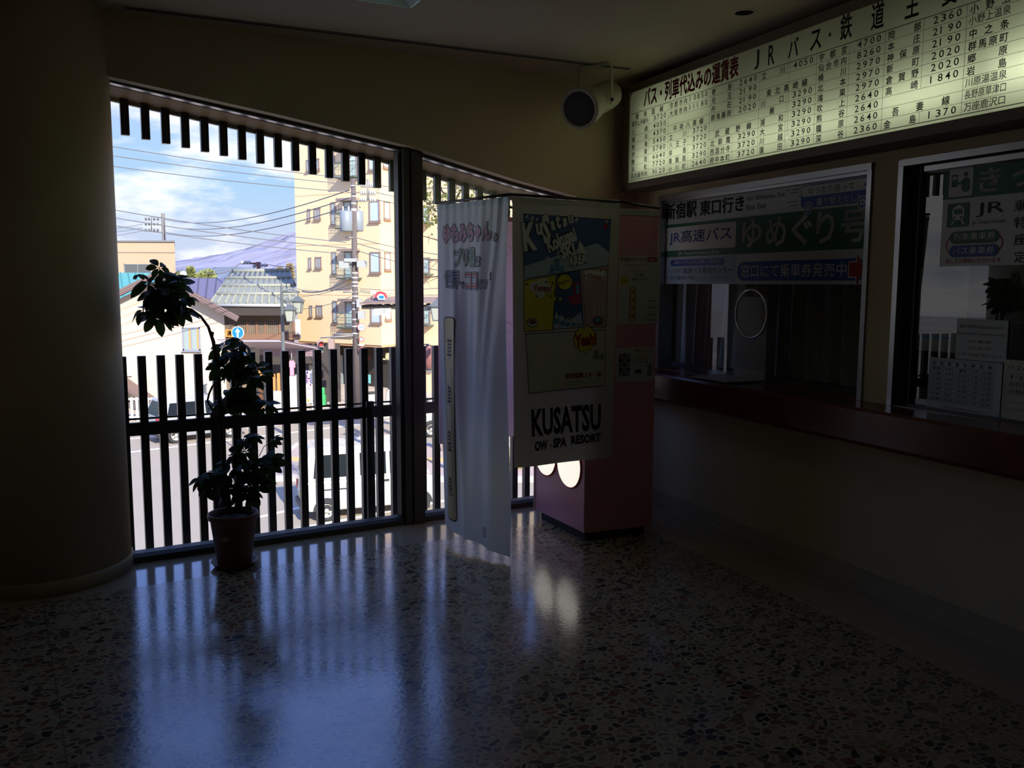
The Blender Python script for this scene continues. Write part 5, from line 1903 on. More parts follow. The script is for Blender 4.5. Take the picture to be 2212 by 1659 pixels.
class Car:
    """built in its own frame: s forwards from the rear axle, n to the right hand side, z up"""

    def __init__(self, name, p, h, label, W, paint):
        self.p = V(p)
        self.h = V((h[0], h[1], 0)).normalized()
        self.r = V((self.h.y, -self.h.x, 0))
        self.W = W
        self.paint = paint
        self.t = thing(name, self.p, math.atan2(self.h.y, self.h.x), label=label, cat='car')

    def P(self, s, n, z):
        return self.p + self.h * s + self.r * n + UP * z

    def ax(self):
        return (self.h, self.r, UP)

    def body(self, lower, cabin, belt, roof, inset, name='body'):
        """lower: side outline (s, z) of the body; cabin: (s at belt rear, front), (s at roof rear, front)"""
        w = self.W / 2
        q = MB()
        q.prism([self.P(s, -w, z) for s, z in lower], self.r * (2 * w))
        (b0, b1), (t0, t1) = cabin
        wi = w - inset
        q.add([self.P(b0, -w + 0.01, belt), self.P(b1, -w + 0.01, belt), self.P(b1, w - 0.01, belt), self.P(b0, w - 0.01, belt),
               self.P(t0, -wi, roof), self.P(t1, -wi, roof), self.P(t1, wi, roof), self.P(t0, wi, roof)],
              [(3, 2, 1, 0), (4, 5, 6, 7), (0, 1, 5, 4), (1, 2, 6, 5), (2, 3, 7, 6), (3, 0, 4, 7)])
        o = q.build(name, self.paint, self.t, bevel=0.05)
        self.cab = (b0, b1, t0, t1, belt, roof, inset)
        return o

    def side_pt(self, s, z, sgn, lift=0.004):
        b0, b1, t0, t1, belt, roof, inset = self.cab
        k = (z - belt) / (roof - belt)
        return self.P(s, sgn * (self.W / 2 - 0.01 - (inset - 0.01) * max(0, k) + lift), z)

    def side_window(self, pts, m=None):
        for sgn in (1, -1):
            q = MB()
            q.prism([self.side_pt(s, z, sgn) for s, z in pts], self.r * (sgn * -0.012))
            q.build('side_window', m or car_glass, self.t)

    def end_window(self, rear, z0, z1, margin, name):
        b0, b1, t0, t1, belt, roof, inset = self.cab
        a, b = (b0, t0) if rear else (b1, t1)
        f = lambda z: a + (b - a) * (z - belt) / (roof - belt) + (-0.006 if rear else 0.006)
        g = lambda z: self.W / 2 - inset * (z - belt) / (roof - belt) - margin
        q = MB()
        q.prism([self.P(f(z0), -g(z0), z0), self.P(f(z0), g(z0), z0), self.P(f(z1), g(z1), z1), self.P(f(z1), -g(z1), z1)], self.h * (0.012 if rear else -0.012))
        q.build(name, car_glass, self.t)

    def wheels(self, base, rad, wid, spokes=5):
        for s in (0, base):
            for sgn in (1, -1):
                c = self.P(s, sgn * (self.W / 2 - wid + 0.02), rad)
                a = basis(self.r * sgn)
                q = MB()
                q.lathe([(rad * 0.62, 0), (rad * 0.97, 0.0), (rad, 0.02), (rad, wid - 0.02), (rad * 0.95, wid), (rad * 0.66, wid), (rad * 0.62, wid - 0.02)], c, a, 28, cap=False)
                o = q.build('wheel', tyre_m, self.t)
                q = MB()
                q.lathe([(rad * 0.64, wid - 0.03), (rad * 0.64, wid - 0.012), (rad * 0.58, wid - 0.015), (rad * 0.55, wid - 0.035), (rad * 0.22, wid - 0.028), (rad * 0.20, wid - 0.01), (0, wid - 0.008)], c, a, 28, cap=False)
                q.m = 1
                for i in range(spokes):
                    an = 2 * math.pi * i / spokes + 0.3
                    d = a[0] * math.cos(an) + a[1] * math.sin(an)
                    q.lathe([(rad * 0.085, wid - 0.030), (rad * 0.08, wid - 0.025), (0, wid - 0.0245)], c + d * rad * 0.40, a, 10, cap=False)
                q.build('rim', [rim_m, black_pl], o)
                # wheel arch
                q = MB()
                n0 = sgn * (self.W / 2 + 0.003)
                q.prism([self.P(s + (rad + 0.06) * math.cos(t), n0, rad + (rad + 0.06) * math.sin(t)) for t in [math.pi * i / 12 for i in range(13)]], self.r * (-sgn * 0.01))
                q.build('wheel_arch', black_pl, self.t)

    def box(self, name, m, s, n, z, size, parent=None, bevel=0.0):
        q = MB()
        q.box(self.P(s, n, z), size, self.ax())
        return q.build(name, m, parent or self.t, bevel=bevel)


vp = gz(705, 1125) - V((0.366, -0.93, 0)) * 0.66
van = Car('van', vp, (0.93, 0.366), 'white boxy van with grey wheels parked nearest below the balcony fence', 1.47, white_car)
van.body([(-0.50, 0.34), (-0.52, 0.60), (-0.50, 1.02), (2.62, 1.02), (2.86, 0.86), (2.92, 0.52), (2.88, 0.26), (-0.42, 0.26)], ((-0.50, 2.72), (-0.40, 2.02)), 1.0, 1.86, 0.10)
van.side_window([(-0.30, 1.10), (0.62, 1.10), (0.62, 1.66), (-0.24, 1.66)])
van.side_window([(0.86, 1.10), (1.52, 1.10), (1.52, 1.66), (0.86, 1.66)])
van.side_window([(1.62, 1.10), (2.42, 1.10), (2.02, 1.66), (1.62, 1.66)])
van.end_window(True, 1.10, 1.68, 0.10, 'rear_window')
van.end_window(False, 1.06, 1.72, 0.10, 'windscreen')
van.wheels(2.40, 0.27, 0.15)
for z in (0.52, 0.78):
    for sgn in (1, -1):
        van.box('side_moulding', white_car, 1.45, sgn * 0.737, z, (1.9, 0.012, 0.03))
for s in (1.50, 1.84):
    for sgn in (1, -1):
        van.box('door_handle', black_pl, s, sgn * 0.737, 0.93, (0.18, 0.014, 0.055))
for sgn in (1, -1):
    van.box('slide_rail', black_pl, 0.2, sgn * 0.737, 0.80, (0.75, 0.014, 0.03))
    van.box('tail_light', tail_m, -0.525, sgn * 0.66, 0.72, (0.02, 0.10, 0.22))
    van.box('mirror', white_car, 2.38, sgn * 0.83, 1.12, (0.12, 0.14, 0.18), bevel=0.03)
    van.box('headlight', mat('lamp_glass', (0.7, 0.72, 0.74), 0.1), 2.90, sgn * 0.55, 0.66, (0.05, 0.26, 0.18))
van.box('number_plate', plate_m, -0.525, -0.05, 0.52, (0.012, 0.33, 0.165))
van.box('rear_bumper', black_pl, -0.50, 0, 0.30, (0.14, 1.45, 0.16), bevel=0.03)
van.box('tailgate_handle', black_pl, -0.52, 0, 0.80, (0.02, 0.20, 0.05))
rr_ = MB()
for n in (-0.4, -0.2, 0, 0.2, 0.4):
    rr_.box(van.P(0.85, n, 1.868), (2.0, 0.05, 0.012), van.ax())
rr_.build('roof_rib', white_car, van.t)

sp0, sp1 = gz(380, 957), gz(497, 944)
sr_ = (sp1 - sp0).normalized()
sr_ = V((sr_.y, -sr_.x, 0)) * 0.74
sp0, sp1 = sp0 - sr_, sp1 - sr_
suv = Car('estate_car', sp0, (sp1 - sp0).normalized(), 'white compact estate car with red tail light driving off behind the left pickets', 1.66, silver_car)
bs_ = (sp1 - sp0).length
suv.body([(-0.62, 0.38), (-0.66, 0.62), (-0.62, 0.95), (bs_ - 0.25, 0.98), (bs_ + 0.62, 0.84), (bs_ + 0.74, 0.55), (bs_ + 0.70, 0.28), (-0.55, 0.26)], ((-0.62, bs_ - 0.05), (-0.34, bs_ - 0.72)), 0.94, 1.60, 0.16)
suv.side_window([(-0.30, 1.0), (0.20, 1.0), (0.20, 1.48), (-0.16, 1.48)])
suv.side_window([(0.34, 1.0), (1.06, 1.0), (1.06, 1.49), (0.34, 1.49)])
suv.side_window([(1.14, 1.0), (bs_ - 0.28, 1.0), (bs_ - 0.74, 1.49), (1.14, 1.49)])
suv.end_window(True, 1.02, 1.50, 0.16, 'rear_window')
suv.end_window(False, 1.0, 1.52, 0.10, 'windscreen')
suv.wheels(bs_, 0.30, 0.18, 5)
for sgn in (1, -1):
    suv.box('tail_light', tail_m, -0.62, sgn * 0.765, 0.86, (0.12, 0.15, 0.22))
    suv.box('mirror', silver_car, bs_ - 0.35, sgn * 0.92, 1.02, (0.12, 0.16, 0.14), bevel=0.03)
    suv.box('sill', grey_ink, bs_ / 2, sgn * 0.832, 0.36, (bs_ - 0.75, 0.02, 0.20))
    suv.box('headlight', MATS['lamp_glass'], bs_ + 0.66, sgn * 0.6, 0.72, (0.10, 0.36, 0.15))
suv.box('number_plate', plate_m, -0.675, 0.0, 0.52, (0.012, 0.33, 0.165))
suv.box('rear_bumper', black_pl, -0.64, 0, 0.38, (0.12, 1.60, 0.14), bevel=0.03)
rb_ = MB()
for n in (-0.55, 0.55):
    rb_.box(suv.P(0.75, n, 1.63), (1.5, 0.03, 0.03), suv.ax())
    for s in (0.1, 1.4):
        rb_.box(suv.P(s, n, 1.61), (0.05, 0.03, 0.05), suv.ax())
rb_.build('roof_rail', rail_grey, suv.t)

cp = gz(931, 944) - V((0.28, -0.96, 0)) * 0.75
car3 = Car('saloon_car', cp, (0.96, 0.28), 'white car whose spoked wheel shows just right of the window mullion', 1.68, white_car)
car3.body([(-0.72, 0.40), (-0.78, 0.66), (-0.70, 0.92), (2.5, 0.92), (3.2, 0.78), (3.32, 0.5), (3.25, 0.24), (-0.65, 0.24)], ((-0.45, 2.5), (0.05, 1.75)), 0.9, 1.45, 0.2)
car3.side_window([(-0.05, 0.97), (1.0, 0.97), (1.0, 1.35), (0.15, 1.35)])
car3.side_window([(1.08, 0.97), (2.2, 0.97), (1.72, 1.35), (1.08, 1.35)])
car3.end_window(True, 0.96, 1.38, 0.12, 'rear_window')
car3.end_window(False, 0.96, 1.38, 0.12, 'windscreen')
car3.wheels(2.55, 0.30, 0.18, 5)
for sgn in (1, -1):
    car3.box('tail_light', tail_m, -0.74, sgn * 0.7, 0.78, (0.06, 0.24, 0.14))
    car3.box('mirror', white_car, 2.1, sgn * 0.92, 0.98, (0.12, 0.16, 0.12), bevel=0.03)

# delivery scooter
scp = at_z(820, 884, STREET)
sc = thing('scooter', scp, 0.2, label='white scooter with round windshield parked beyond the fence rail near the utility pole', cat='scooter')
SH = V((math.cos(0.2), math.sin(0.2), 0))
SR = V((SH.y, -SH.x, 0))
SP = lambda s, n, z: scp + SH * s + SR * n + UP * z
for s in (-0.62, 0.62):
    q = MB()
    q.lathe([(0.14, -0.04), (0.22, -0.05), (0.24, -0.03), (0.24, 0.03), (0.22, 0.05), (0.14, 0.04)], SP(s, 0, 0.24), basis(SR), 22, cap=False)
    w_ = q.build('wheel', tyre_m, sc)
    q = MB()
    q.lathe([(0.15, -0.02), (0.05, -0.03), (0.05, 0.03), (0.15, 0.02)], SP(s, 0, 0.24), basis(SR), 18, cap=False)
    q.build('rim', rim_m, w_)
q = MB()
q.prism([SP(s, -0.15, z) for s, z in ((-0.78, 0.42), (-0.80, 0.70), (-0.2, 0.74), (-0.1, 0.40), (0.25, 0.30), (0.36, 0.95), (0.50, 0.92), (0.46, 0.22), (-0.15, 0.22), (-0.4, 0.36))], SR * 0.30)
q.build('body', white_car, sc, bevel=0.03)
q = MB()
q.box(SP(-0.42, 0, 0.79), (0.62, 0.27, 0.10), (SH, SR, UP))
q.build('seat', black_pl, sc, bevel=0.03)
q = MB()
q.box(SP(-0.72, 0, 1.02), (0.42, 0.42, 0.40), (SH, SR, UP))
q.build('cargo_box', white_car, sc, bevel=0.03)
q = MB()
q.tube([SP(0.40, -0.32, 1.02), SP(0.43, 0, 1.0), SP(0.40, 0.32, 1.02)], 0.018, 8)
q.tube([SP(0.62, 0, 0.24), SP(0.44, 0, 1.0)], 0.025, 8)
q.build('handlebar', black_pl, sc)
for n in (-0.30, 0.30):
    q = MB()
    q.tube([SP(0.42, n, 1.02), SP(0.44, n, 1.20)], 0.006, 6)
    q.ball(SP(0.44, n, 1.24), 0.06, 6, (0.4, 1, 0.8))
    q.build('mirror', black_pl, sc)
q = MB()
q.prism([SP(0.50, -0.2, 1.0), SP(0.50, 0.2, 1.0), SP(0.38, 0.17, 1.45), SP(0.38, -0.17, 1.45)], SH * 0.01)
q.build('windshield', mat_glass('clear_plastic', (0.85, 0.88, 0.88)), sc)


# ---- houses
def wallbox(mb, P0, P1, z0, z1, depth):
    d = (P1 - P0)
    n = V((-d.y, d.x, 0)).normalized()
    if n.y < 0:
        n = -n
    a, b = V((P0.x, P0.y, 0)), V((P1.x, P1.y, 0))
    mb.prism([a + UP * z0, b + UP * z0, b + UP * z1, a + UP * z1], n * depth)


class Facade:
    """upright wall plane through two points on plan, used to place openings on it"""

    def __init__(self, P0, P1):
        self.p = V((P0.x, P0.y, 0))
        self.d = V((P1.x - P0.x, P1.y - P0.y, 0)).normalized()
        self.n = V((self.d.y, -self.d.x, 0))
        if self.n.dot(EYE - self.p) < 0:
            self.n = -self.n
        self.ax = (self.d, self.n, UP)

    def uv(self, x, y):
        q = on_plane(x, y, self.p, self.n)
        return (q - self.p).dot(self.d), q.z

    def pt(self, u, z, o=0.0):
        return self.p + self.d * u + self.n * o + UP * z

    def rect(self, x0, y0, x1, y1):
        u0, z1 = self.uv(x0, y0)
        u1, z0 = self.uv(x1, y1)
        return u0, z0, u1, z1


def add_window(parent, fc, u0, z0, u1, z1, frame_m, pane_m, mull=1, proud=0.05, name='window', fw=0.06, curtain=None):
    q = MB()
    fw = min(fw, (u1 - u0) * 0.18)
    for a, b in ((u0, u0 + fw), (u1 - fw, u1)):
        q.box(fc.pt((a + b) / 2, (z0 + z1) / 2, 0.0), (fw, proud * 2, z1 - z0), fc.ax)
    for a, b in ((z0, z0 + fw), (z1 - fw, z1)):
        q.box(fc.pt((u0 + u1) / 2, (a + b) / 2, 0.0), (u1 - u0, proud * 2, fw), fc.ax)
    for i in range(1, mull):
        u = u0 + (u1 - u0) * i / mull
        q.box(fc.pt(u, (z0 + z1) / 2, 0.0), (fw * 0.7, proud * 1.7, z1 - z0), fc.ax)
    q.box(fc.pt((u0 + u1) / 2, z0 - 0.03, 0.02), (u1 - u0 + 0.1, proud * 2 + 0.08, 0.05), fc.ax)
    w = q.build(name, frame_m, parent)
    q = MB()
    q.box(fc.pt((u0 + u1) / 2, (z0 + z1) / 2, 0.012), (u1 - u0 - fw * 2, 0.02, z1 - z0 - fw * 2), fc.ax)
    q.build('pane', pane_m, w)
    if curtain:
        q = MB()
        q.box(fc.pt(u0 + (u1 - u0) * 0.42, (z0 + z1) / 2, 0.026), ((u1 - u0) * 0.12, 0.006, z1 - z0 - fw * 2), fc.ax)
        q.box(fc.pt(u0 + (u1 - u0) * 0.86, (z0 + z1) / 2, 0.026), ((u1 - u0) * 0.10, 0.006, z1 - z0 - fw * 2), fc.ax)
        q.build('curtain', curtain, w)
    return w


# white gabled house
cream_w = mat('cream_render', (0.60, 0.50, 0.38), 0.85, noise=0.04, nscale=1)
br_roof = mat('brown_roof_edge', (0.17, 0.11, 0.10), 0.6)
pur_roof = mat('purple_metal_roof', (0.16, 0.13, 0.18), 0.45, noise=0.1)
pane_g = mat('pane_pale', (0.30, 0.36, 0.35), 0.15)
pane_d = mat('pane_dark', (0.10, 0.11, 0.11), 0.15)
HY = 40.0
apex, el_, er_ = at_y(348, 601, HY), at_y(218, 665, HY), at_y(484, 674, HY)
gh = thing('gabled_house', V((apex.x, HY + 4, STREET)), label='cream gabled house with brown roof edges and one small window, left across the street', cat='house')
q = MB()
SK = V((-15.96, 40, 0)).normalized()          # the ridge runs back at an angle to the gable
q.prism([V((el_.x, HY, STREET)), V((er_.x, HY, STREET)), er_, apex, el_], SK * 5.6)
q.build('wall', cream_w, gh)
q = MB()
for e in (el_, er_):
    d = (e - apex).normalized()
    nn = V((-d.z, 0, d.x)) if d.x > 0 else V((d.z, 0, -d.x))
    tip = e + d * 0.85
    q.prism([apex + V((0, -0.6, 0.0)), tip + V((0, -0.6, 0)), tip + V((0, -0.6, 0)) + nn * 0.26, apex + V((0, -0.6, 0.30))], SK * 6.6)
q.build('roof', br_roof, gh)
q = MB()
for e in (el_, er_):
    d = (e - apex).normalized()
    nn = V((-d.z, 0, d.x)) if d.x > 0 else V((d.z, 0, -d.x))
    tip = e + d * 0.85
    for k in (0.35, 0.7):
        q.prism([apex + V((0, -0.63, 0.30 * k)) , tip + V((0, -0.63, 0)) + nn * 0.26 * k, tip + V((0, -0.63, 0)) + nn * (0.26 * k + 0.03), apex + V((0, -0.63, 0.30 * k + 0.03))], (0, 0.03, 0))
q.build('verge_board', mat('verge_grey', (0.28, 0.20, 0.19), 0.6), gh)
fc = Facade(V((el_.x, HY, 0)), V((er_.x, HY, 0)))
u0, z0, u1, z1 = fc.rect(394, 707, 434, 757)
add_window(gh, fc, u0, z0, u1, z1, mat('lilac_frame', (0.28, 0.29, 0.35), 0.4), pane_g, 2, 0.06, curtain=mat('ochre_curtain', (0.50, 0.30, 0.09), 0.8))
u0, z0, u1, z1 = fc.rect(436, 829, 448, 851)
add_window(gh, fc, u0, z0, u1, z1, mat('lilac_frame', (0.28, 0.29, 0.35), 0.4), pane_d, 1, 0.04)
u0, z0, u1, z1 = fc.rect(240, 828, 279, 868)
add_window(gh, fc, u0, z0, u1, z1, rail_grey, pane_d, 2, 0.05)
a, b = fc.uv(262, 826), fc.uv(342, 868)
q = MB()
q.prism([fc.pt(a[0] - 2.5, a[1] + 0.05, 0), fc.pt(a[0] + 0.3, a[1], 0), fc.pt(b[0], b[1], 0), fc.pt(b[0], b[1] + 0.12, 0), fc.pt(a[0] + 0.3, a[1] + 0.2, 0), fc.pt(a[0] - 2.5, a[1] + 0.25, 0)], fc.n * 1.1)
q.build('porch_roof', br_roof, gh)
q = MB()
p_ = fc.uv(279, 812)
q.box(fc.pt(p_[0], p_[1] + 0.45, 0.05), (0.28, 0.1, 0.9), fc.ax)
q.build('wall_vent', rail_grey, gh)
# white picket fence before it
wf = thing('white_fence', at_z(300, 906, STREET), label='low white slatted fence along the front of the cream gabled house', cat='fence')
fwm = mat('white_fence_paint', (0.72, 0.71, 0.68), 0.6)
fl_, fr_ = at_z(240, 909, STREET), at_z(345, 908, STREET)
dd = (fr_ - fl_).normalized()
n_ = int((fr_ - fl_).length / 0.22)
for i in range(n_):
    q = MB()
    q.box(fl_ + dd * (0.22 * i) + UP * 0.5, (0.10, 0.03, 1.0), (dd, V((-dd.y, dd.x, 0)), UP))
    q.build('slat', fwm, wf)
q = MB()
for z in (0.15, 0.93):
    q.box((fl_ + fr_) / 2 + UP * z + V((0, 0.03, 0)), ((fr_ - fl_).length, 0.03, 0.07), (dd, V((-dd.y, dd.x, 0)), UP))
q.build('fence_rail', fwm, wf)


def roofed_house(name, label, rl_, rr_, el2, er2, roof_m, wall_m, thick=0.18, ribs=None, back=6.0):
    """house showing one roof slope: ridge and eave end points given in space"""
    t = thing(name, V(((el2.x + er2.x) / 2, (el2.y + rl_.y) / 2, STREET)), label=label, cat='house')
    q = MB()
    q.prism([el2, er2, rr_, rl_], (0, 0, thick))
    bk_l, bk_r = rl_ + V((0, 1.6, -0.8)), rr_ + V((0, 1.6, -0.8))
    q.prism([rl_, rr_, bk_r, bk_l], (0, 0, thick))
    ro = q.build('roof', roof_m, t)
    if ribs:
        q = MB()
        L = (er2 - el2).length
        k = int(L / ribs[0])
        for i in range(k + 1):
            f = i / k
            a, b = el2.lerp(er2, f), rl_.lerp(rr_, f)
            d = (b - a)
            if ribs[2]:
                q.tube([a + UP * (thick), b + UP * (thick)], ribs[1], 6)
            else:
                q.box((a + b) / 2 + UP * (thick + ribs[1] / 2), (ribs[1], d.length, ribs[1]), (V((1, 0, 0)), d.normalized(), V((1, 0, 0)).cross(d.normalized())))
        q.build('roof_rib', ribs[3], ro)
    q = MB()
    i0, i1 = el2 + (er2 - el2).normalized() * 0.4, er2 - (er2 - el2).normalized() * 0.4
    yb = rl_.y + 1.2
    j0, j1 = rl_.x + 0.5, rr_.x - 0.5
    q.add([V((i0.x, i0.y + 0.7, STREET)), V((i1.x, i1.y + 0.7, STREET)), V((j1, yb, STREET)), V((j0, yb, STREET)),
           V((i0.x, i0.y + 0.7, el2.z)), V((i1.x, i1.y + 0.7, er2.z)), V((j1, yb, er2.z)), V((j0, yb, el2.z))],
          [(0, 1, 5, 4), (1, 2, 6, 5), (2, 3, 7, 6), (3, 0, 4, 7), (4, 5, 6, 7)])
    q.build('wall', wall_m, t)
    return t


green_r = mat('green_metal_roof', (0.10, 0.36, 0.30), 0.45)
roofed_house('green_roofed_house', 'house with a turquoise green ribbed metal roof rising behind the cream gable', at_y(150, 594, 58), at_y(324, 595.5, 58), at_y(120, 652, 50), at_y(352, 652, 50), green_r, cream_w,
             ribs=(0.55, 0.06, False, mat('green_rib', (0.06, 0.24, 0.22), 0.5)))
roofed_house('dark_roofed_house', 'house with a dark purple ribbed metal roof beside the tiled roof', at_y(392, 606, 61), at_y(506, 607, 61), at_y(388, 650, 55), at_y(500, 650, 55), pur_roof, cream_w,
             ribs=(0.5, 0.07, False, mat('purple_rib', (0.09, 0.07, 0.10), 0.5)))
# satellite dish on the dark roof
dsh = at_y(396, 592, 60.5)
sd_ = thing('satellite_dish', dsh - UP * 0.6, label='small white satellite dish on the dark purple roof', cat='satellite dish')
q = MB()
q.lathe([(0.0, 0.05), (0.18, 0.03), (0.26, 0.0), (0.0, 0.035)], dsh, basis(V((0.3, -1, 0.35))), 20, cap=False)
q.build('dish', white_car, sd_, fix=False)
q = MB()
q.tube([dsh + V((0, 0.05, 0)), dsh + V((0, 0.1, -0.22))], 0.03, 6)
q.build('mast', rail_grey, sd_)

# concrete block behind
cbk = thing('concrete_building', at_y(300, 700, 66), label='flat roofed beige concrete building at the left edge behind the green roof', cat='building')
cm_ = mat('beige_concrete', (0.48, 0.34, 0.22), 0.85, noise=0.06, nscale=0.8)
k0, k1 = at_y(160, 521, 64), at_y(377, 524, 64)
ztop_ = (k0.z + k1.z) / 2
q = MB()
KS = V((k1.x, 64, 0)).normalized() * 10
q.prism([V((k0.x, 64, STREET)), V((k1.x, 64, STREET)), V((k1.x, 64, ztop_)), V((k0.x, 64, ztop_))], KS)
q.build('wall', cm_, cbk)
q = MB()
q.prism([V((k0.x, 63.9, ztop_)), V((k1.x + 0.06, 63.9, ztop_)), V((k1.x + 0.06, 63.9, ztop_ + 0.12)), V((k0.x, 63.9, ztop_ + 0.12))], KS)
q.build('parapet_cap', mat('cap_grey', (0.20, 0.20, 0.21), 0.7), cbk)
q = MB()
q.bbox((k0.x - 0.02, 63.95, ztop_ - 0.75), (k1.x + 0.03, 64.0, ztop_ - 0.68))
q.build('string_course', mat('course', (0.40, 0.31, 0.24), 0.8), cbk)
fc = Facade(V((k0.x, 64, 0)), V((k1.x, 64, 0)))
u0, z0, u1, z1 = fc.rect(268, 570, 328, 591)
add_window(cbk, fc, u0, z0, u1, z1, grey_ink, pane_d, 2, 0.06)

# tiled wooden house with shop
tile_m = mat('grey_green_tile', (0.26, 0.265, 0.215), 0.6, noise=0.12, nscale=1.5)
wd = mat('weathered_wood', (0.20, 0.15, 0.11), 0.85, noise=0.35, nscale=2.5)
wd_d = mat('dark_wood', (0.05, 0.04, 0.035), 0.8)
tl, tr_ = at_y(500, 593, 57), at_y(626, 592, 57)
te, tf = at_y(455, 657, 47), at_y(643, 664, 47)
te.z = tf.z = (te.z + tf.z) / 2
th = roofed_house('tiled_house', 'old dark wooden shop house under a broad grey green tiled roof', tl, tr_, te, tf, tile_m, wd, 0.16, ribs=(0.36, 0.07, True, tile_m))
q = MB()
for k in (0.22, 0.48, 0.74):
    a, b = te.lerp(tl, k), tf.lerp(tr_, k)
    q.tube([a + UP * 0.22, b + UP * 0.22], 0.10, 6)
q.tube([tl + UP * 0.2, tr_ + UP * 0.2], 0.16, 8)
q.build('tile_course', mat('tile_light', (0.30, 0.30, 0.25), 0.7), th)
q = MB()
q.tube([te + UP * 0.02 + V((0, -0.12, 0)), tf + UP * 0.02 + V((0, -0.12, 0))], 0.09, 8)
q.build('gutter', mat('gutter_grey', (0.42, 0.42, 0.42), 0.5), th)
fc = Facade(V((te.x + 0.4, 47.7, 0)), V((tf.x - 0.4, 47.7, 0)))
q = MB()
q.box(fc.pt((fc.uv(560, 690)[0]), te.z - 0.30, 0.35), ((tf - te).length - 0.6, 0.9, 0.42), fc.ax)
q.build('eave_soffit', wd_d, th)
q = MB()
u0, z0, u1, z1 = fc.rect(480, 694, 648, 722)
for i in range(40):
    u = u0 + (u1 - u0) * (i + 0.5) / 40
    q.box(fc.pt(u, (z0 + z1) / 2, 0.03), ((u1 - u0) / 40 * 0.82, 0.04, z1 - z0), fc.ax)
q.build('board_cladding', wd, th)
q = MB()
for x in (535, 555, 574, 605, 636):
    a = fc.uv(x, 700)[0]
    q.box(fc.pt(a, (z0 + z1) / 2, 0.06), (0.12, 0.06, z1 - z0), fc.ax)
q.box(fc.pt((u0 + u1) / 2, z0 - 0.15, 0.08), (u1 - u0, 0.16, 0.30), fc.ax)
q.build('timber_post', mat('red_brown_wood', (0.24, 0.13, 0.08), 0.8), th)
q = MB()
u0, z0, u1, z1 = fc.rect(637, 690, 650, 732)
q.box(fc.pt((u0 + u1) / 2, (z0 + z1) / 2, 0.04), (u1 - u0, 0.06, z1 - z0), fc.ax)
q.build('white_end_panel', mat('white_plaster', (0.7, 0.69, 0.66), 0.8), th)
# ribbed awning roof, dark slab for the shaded shop opening below
AWm = mat('awning_purple', (0.50, 0.42, 0.47), 0.4)
aD, aC, aB = at_z(472, 738, -1.05), at_z(603, 738, -1.05), at_z(685, 753, -1.5)
aA = aD + (aB - aC)
aw = thing('shop_awning', (aA + aB) / 2 + UP * (-1.5 - aA.z), label='long low purple ribbed awning roof over the shop front, behind the pickets', cat='awning')
q = MB()
q.prism([aA, aB, aC, aD], (0, 0, 0.06))
q.build('roof_sheet', AWm, aw)
q = MB()
for i in range(26):
    f = i / 25
    a, b = aA.lerp(aB, f), aD.lerp(aC, f)
    d = (b - a)
    q.box((a + b) / 2 + UP * 0.08, (0.10, d.length, 0.05), ((aB - aA).normalized(), d.normalized(), (aB - aA).normalized().cross(d.normalized())))
q.build('roof_rib', mat('awning_rib', (0.16, 0.11, 0.14), 0.5), aw)
q = MB()
d = (aB - aA).normalized()
for k in range(3):
    q.box((aA + aB) / 2 + UP * (0.02 - 0.09 - 0.12 * k), ((aB - aA).length, 0.06, 0.105), (d, V((-d.y, d.x, 0)), UP))
q.build('fascia', mat('awning_fascia', (0.26, 0.17, 0.19), 0.5), aw)
for f in (0.03, 0.5, 0.97):
    p_ = aA.lerp(aB, f)
    q = MB()
    q.bbox((p_.x - 0.07, p_.y - 0.07, STREET), (p_.x + 0.07, p_.y + 0.07, p_.z - 0.3))
    q.build('post', wd_d, aw)
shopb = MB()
shopb.bbox((aA.x - 1.0, 42.8, STREET + 0.08), (aB.x + 0.8, 43.0, -1.35))  # flat slab, the shade of the shop interior put into its dark colour
tag(shopb.build('shop_front_shade', mat('shop_shade', (0.055, 0.045, 0.04), 0.8), loc=((aA.x + aB.x) / 2, 42.9, STREET)), 'dark slab painted as the shaded opening of the shop beneath the purple awning', 'shop')


def standing_sheet(name, label, cat, x0, y0, x1, y1, Y, m, art=None):
    a, b = at_y(x0, y0, Y), at_y(x1, y1, Y)
    t = thing(name, V(((a.x + b.x) / 2, Y, STREET + 0.08)), label=label, cat=cat)
    q = MB()
    q.bbox((a.x, Y - 0.015, b.z), (b.x, Y + 0.015, a.z))
    q.build('sheet', m, t)
    q = MB()
    for x in (a.x, b.x):
        q.bbox((x - 0.02, Y - 0.02, STREET + 0.08), (x + 0.02, Y + 0.02, a.z + 0.05))
    q.build('pole', rail_grey, t)
    if art:
        s = Sheet(V((a.x, Y - 0.017, b.z)), V((1, 0, 0)), UP, V((0, -1, 0)), 0.004)
        art(s, b.x - a.x, a.z - b.z)
        s.build('print', t)
    return t


def petals(s, w, h):
    r_ = random.Random(3)
    for i in range(16):
        s.star(w * r_.uniform(0.2, 0.9), h * r_.uniform(0.22, 0.95), 0.06, (pink_ink, mat('bright_pink', (0.75, 0.25, 0.5), 0.6))[i % 2], 1, 5, 0.6, r_.uniform(0, 90))
    s.disc(w * 0.42, h * 0.09, w * 0.22, h * 0.05, mat('orange_ink', (0.8, 0.32, 0.08), 0.6), 1)


standing_sheet('flower_banner', 'white banner with pink flowers standing in front of the shop', 'banner', 659, 800, 675, 871, 40.2, white_ink, petals)


def faint(s, w, h):
    for i, t_ in enumerate(('みやげ', '温泉')):
        s.text(t_, w * 0.2, h * (0.62 - 0.14 * i), w * 0.6, h * 0.09, tan_ink, 1, 0.0)


standing_sheet('shop_screen', 'plain white standing screen under the pink shirt at the shop', 'screen', 622, 812, 641, 880, 40.6, mat('cream_sheet', (0.74, 0.71, 0.64), 0.7), faint)
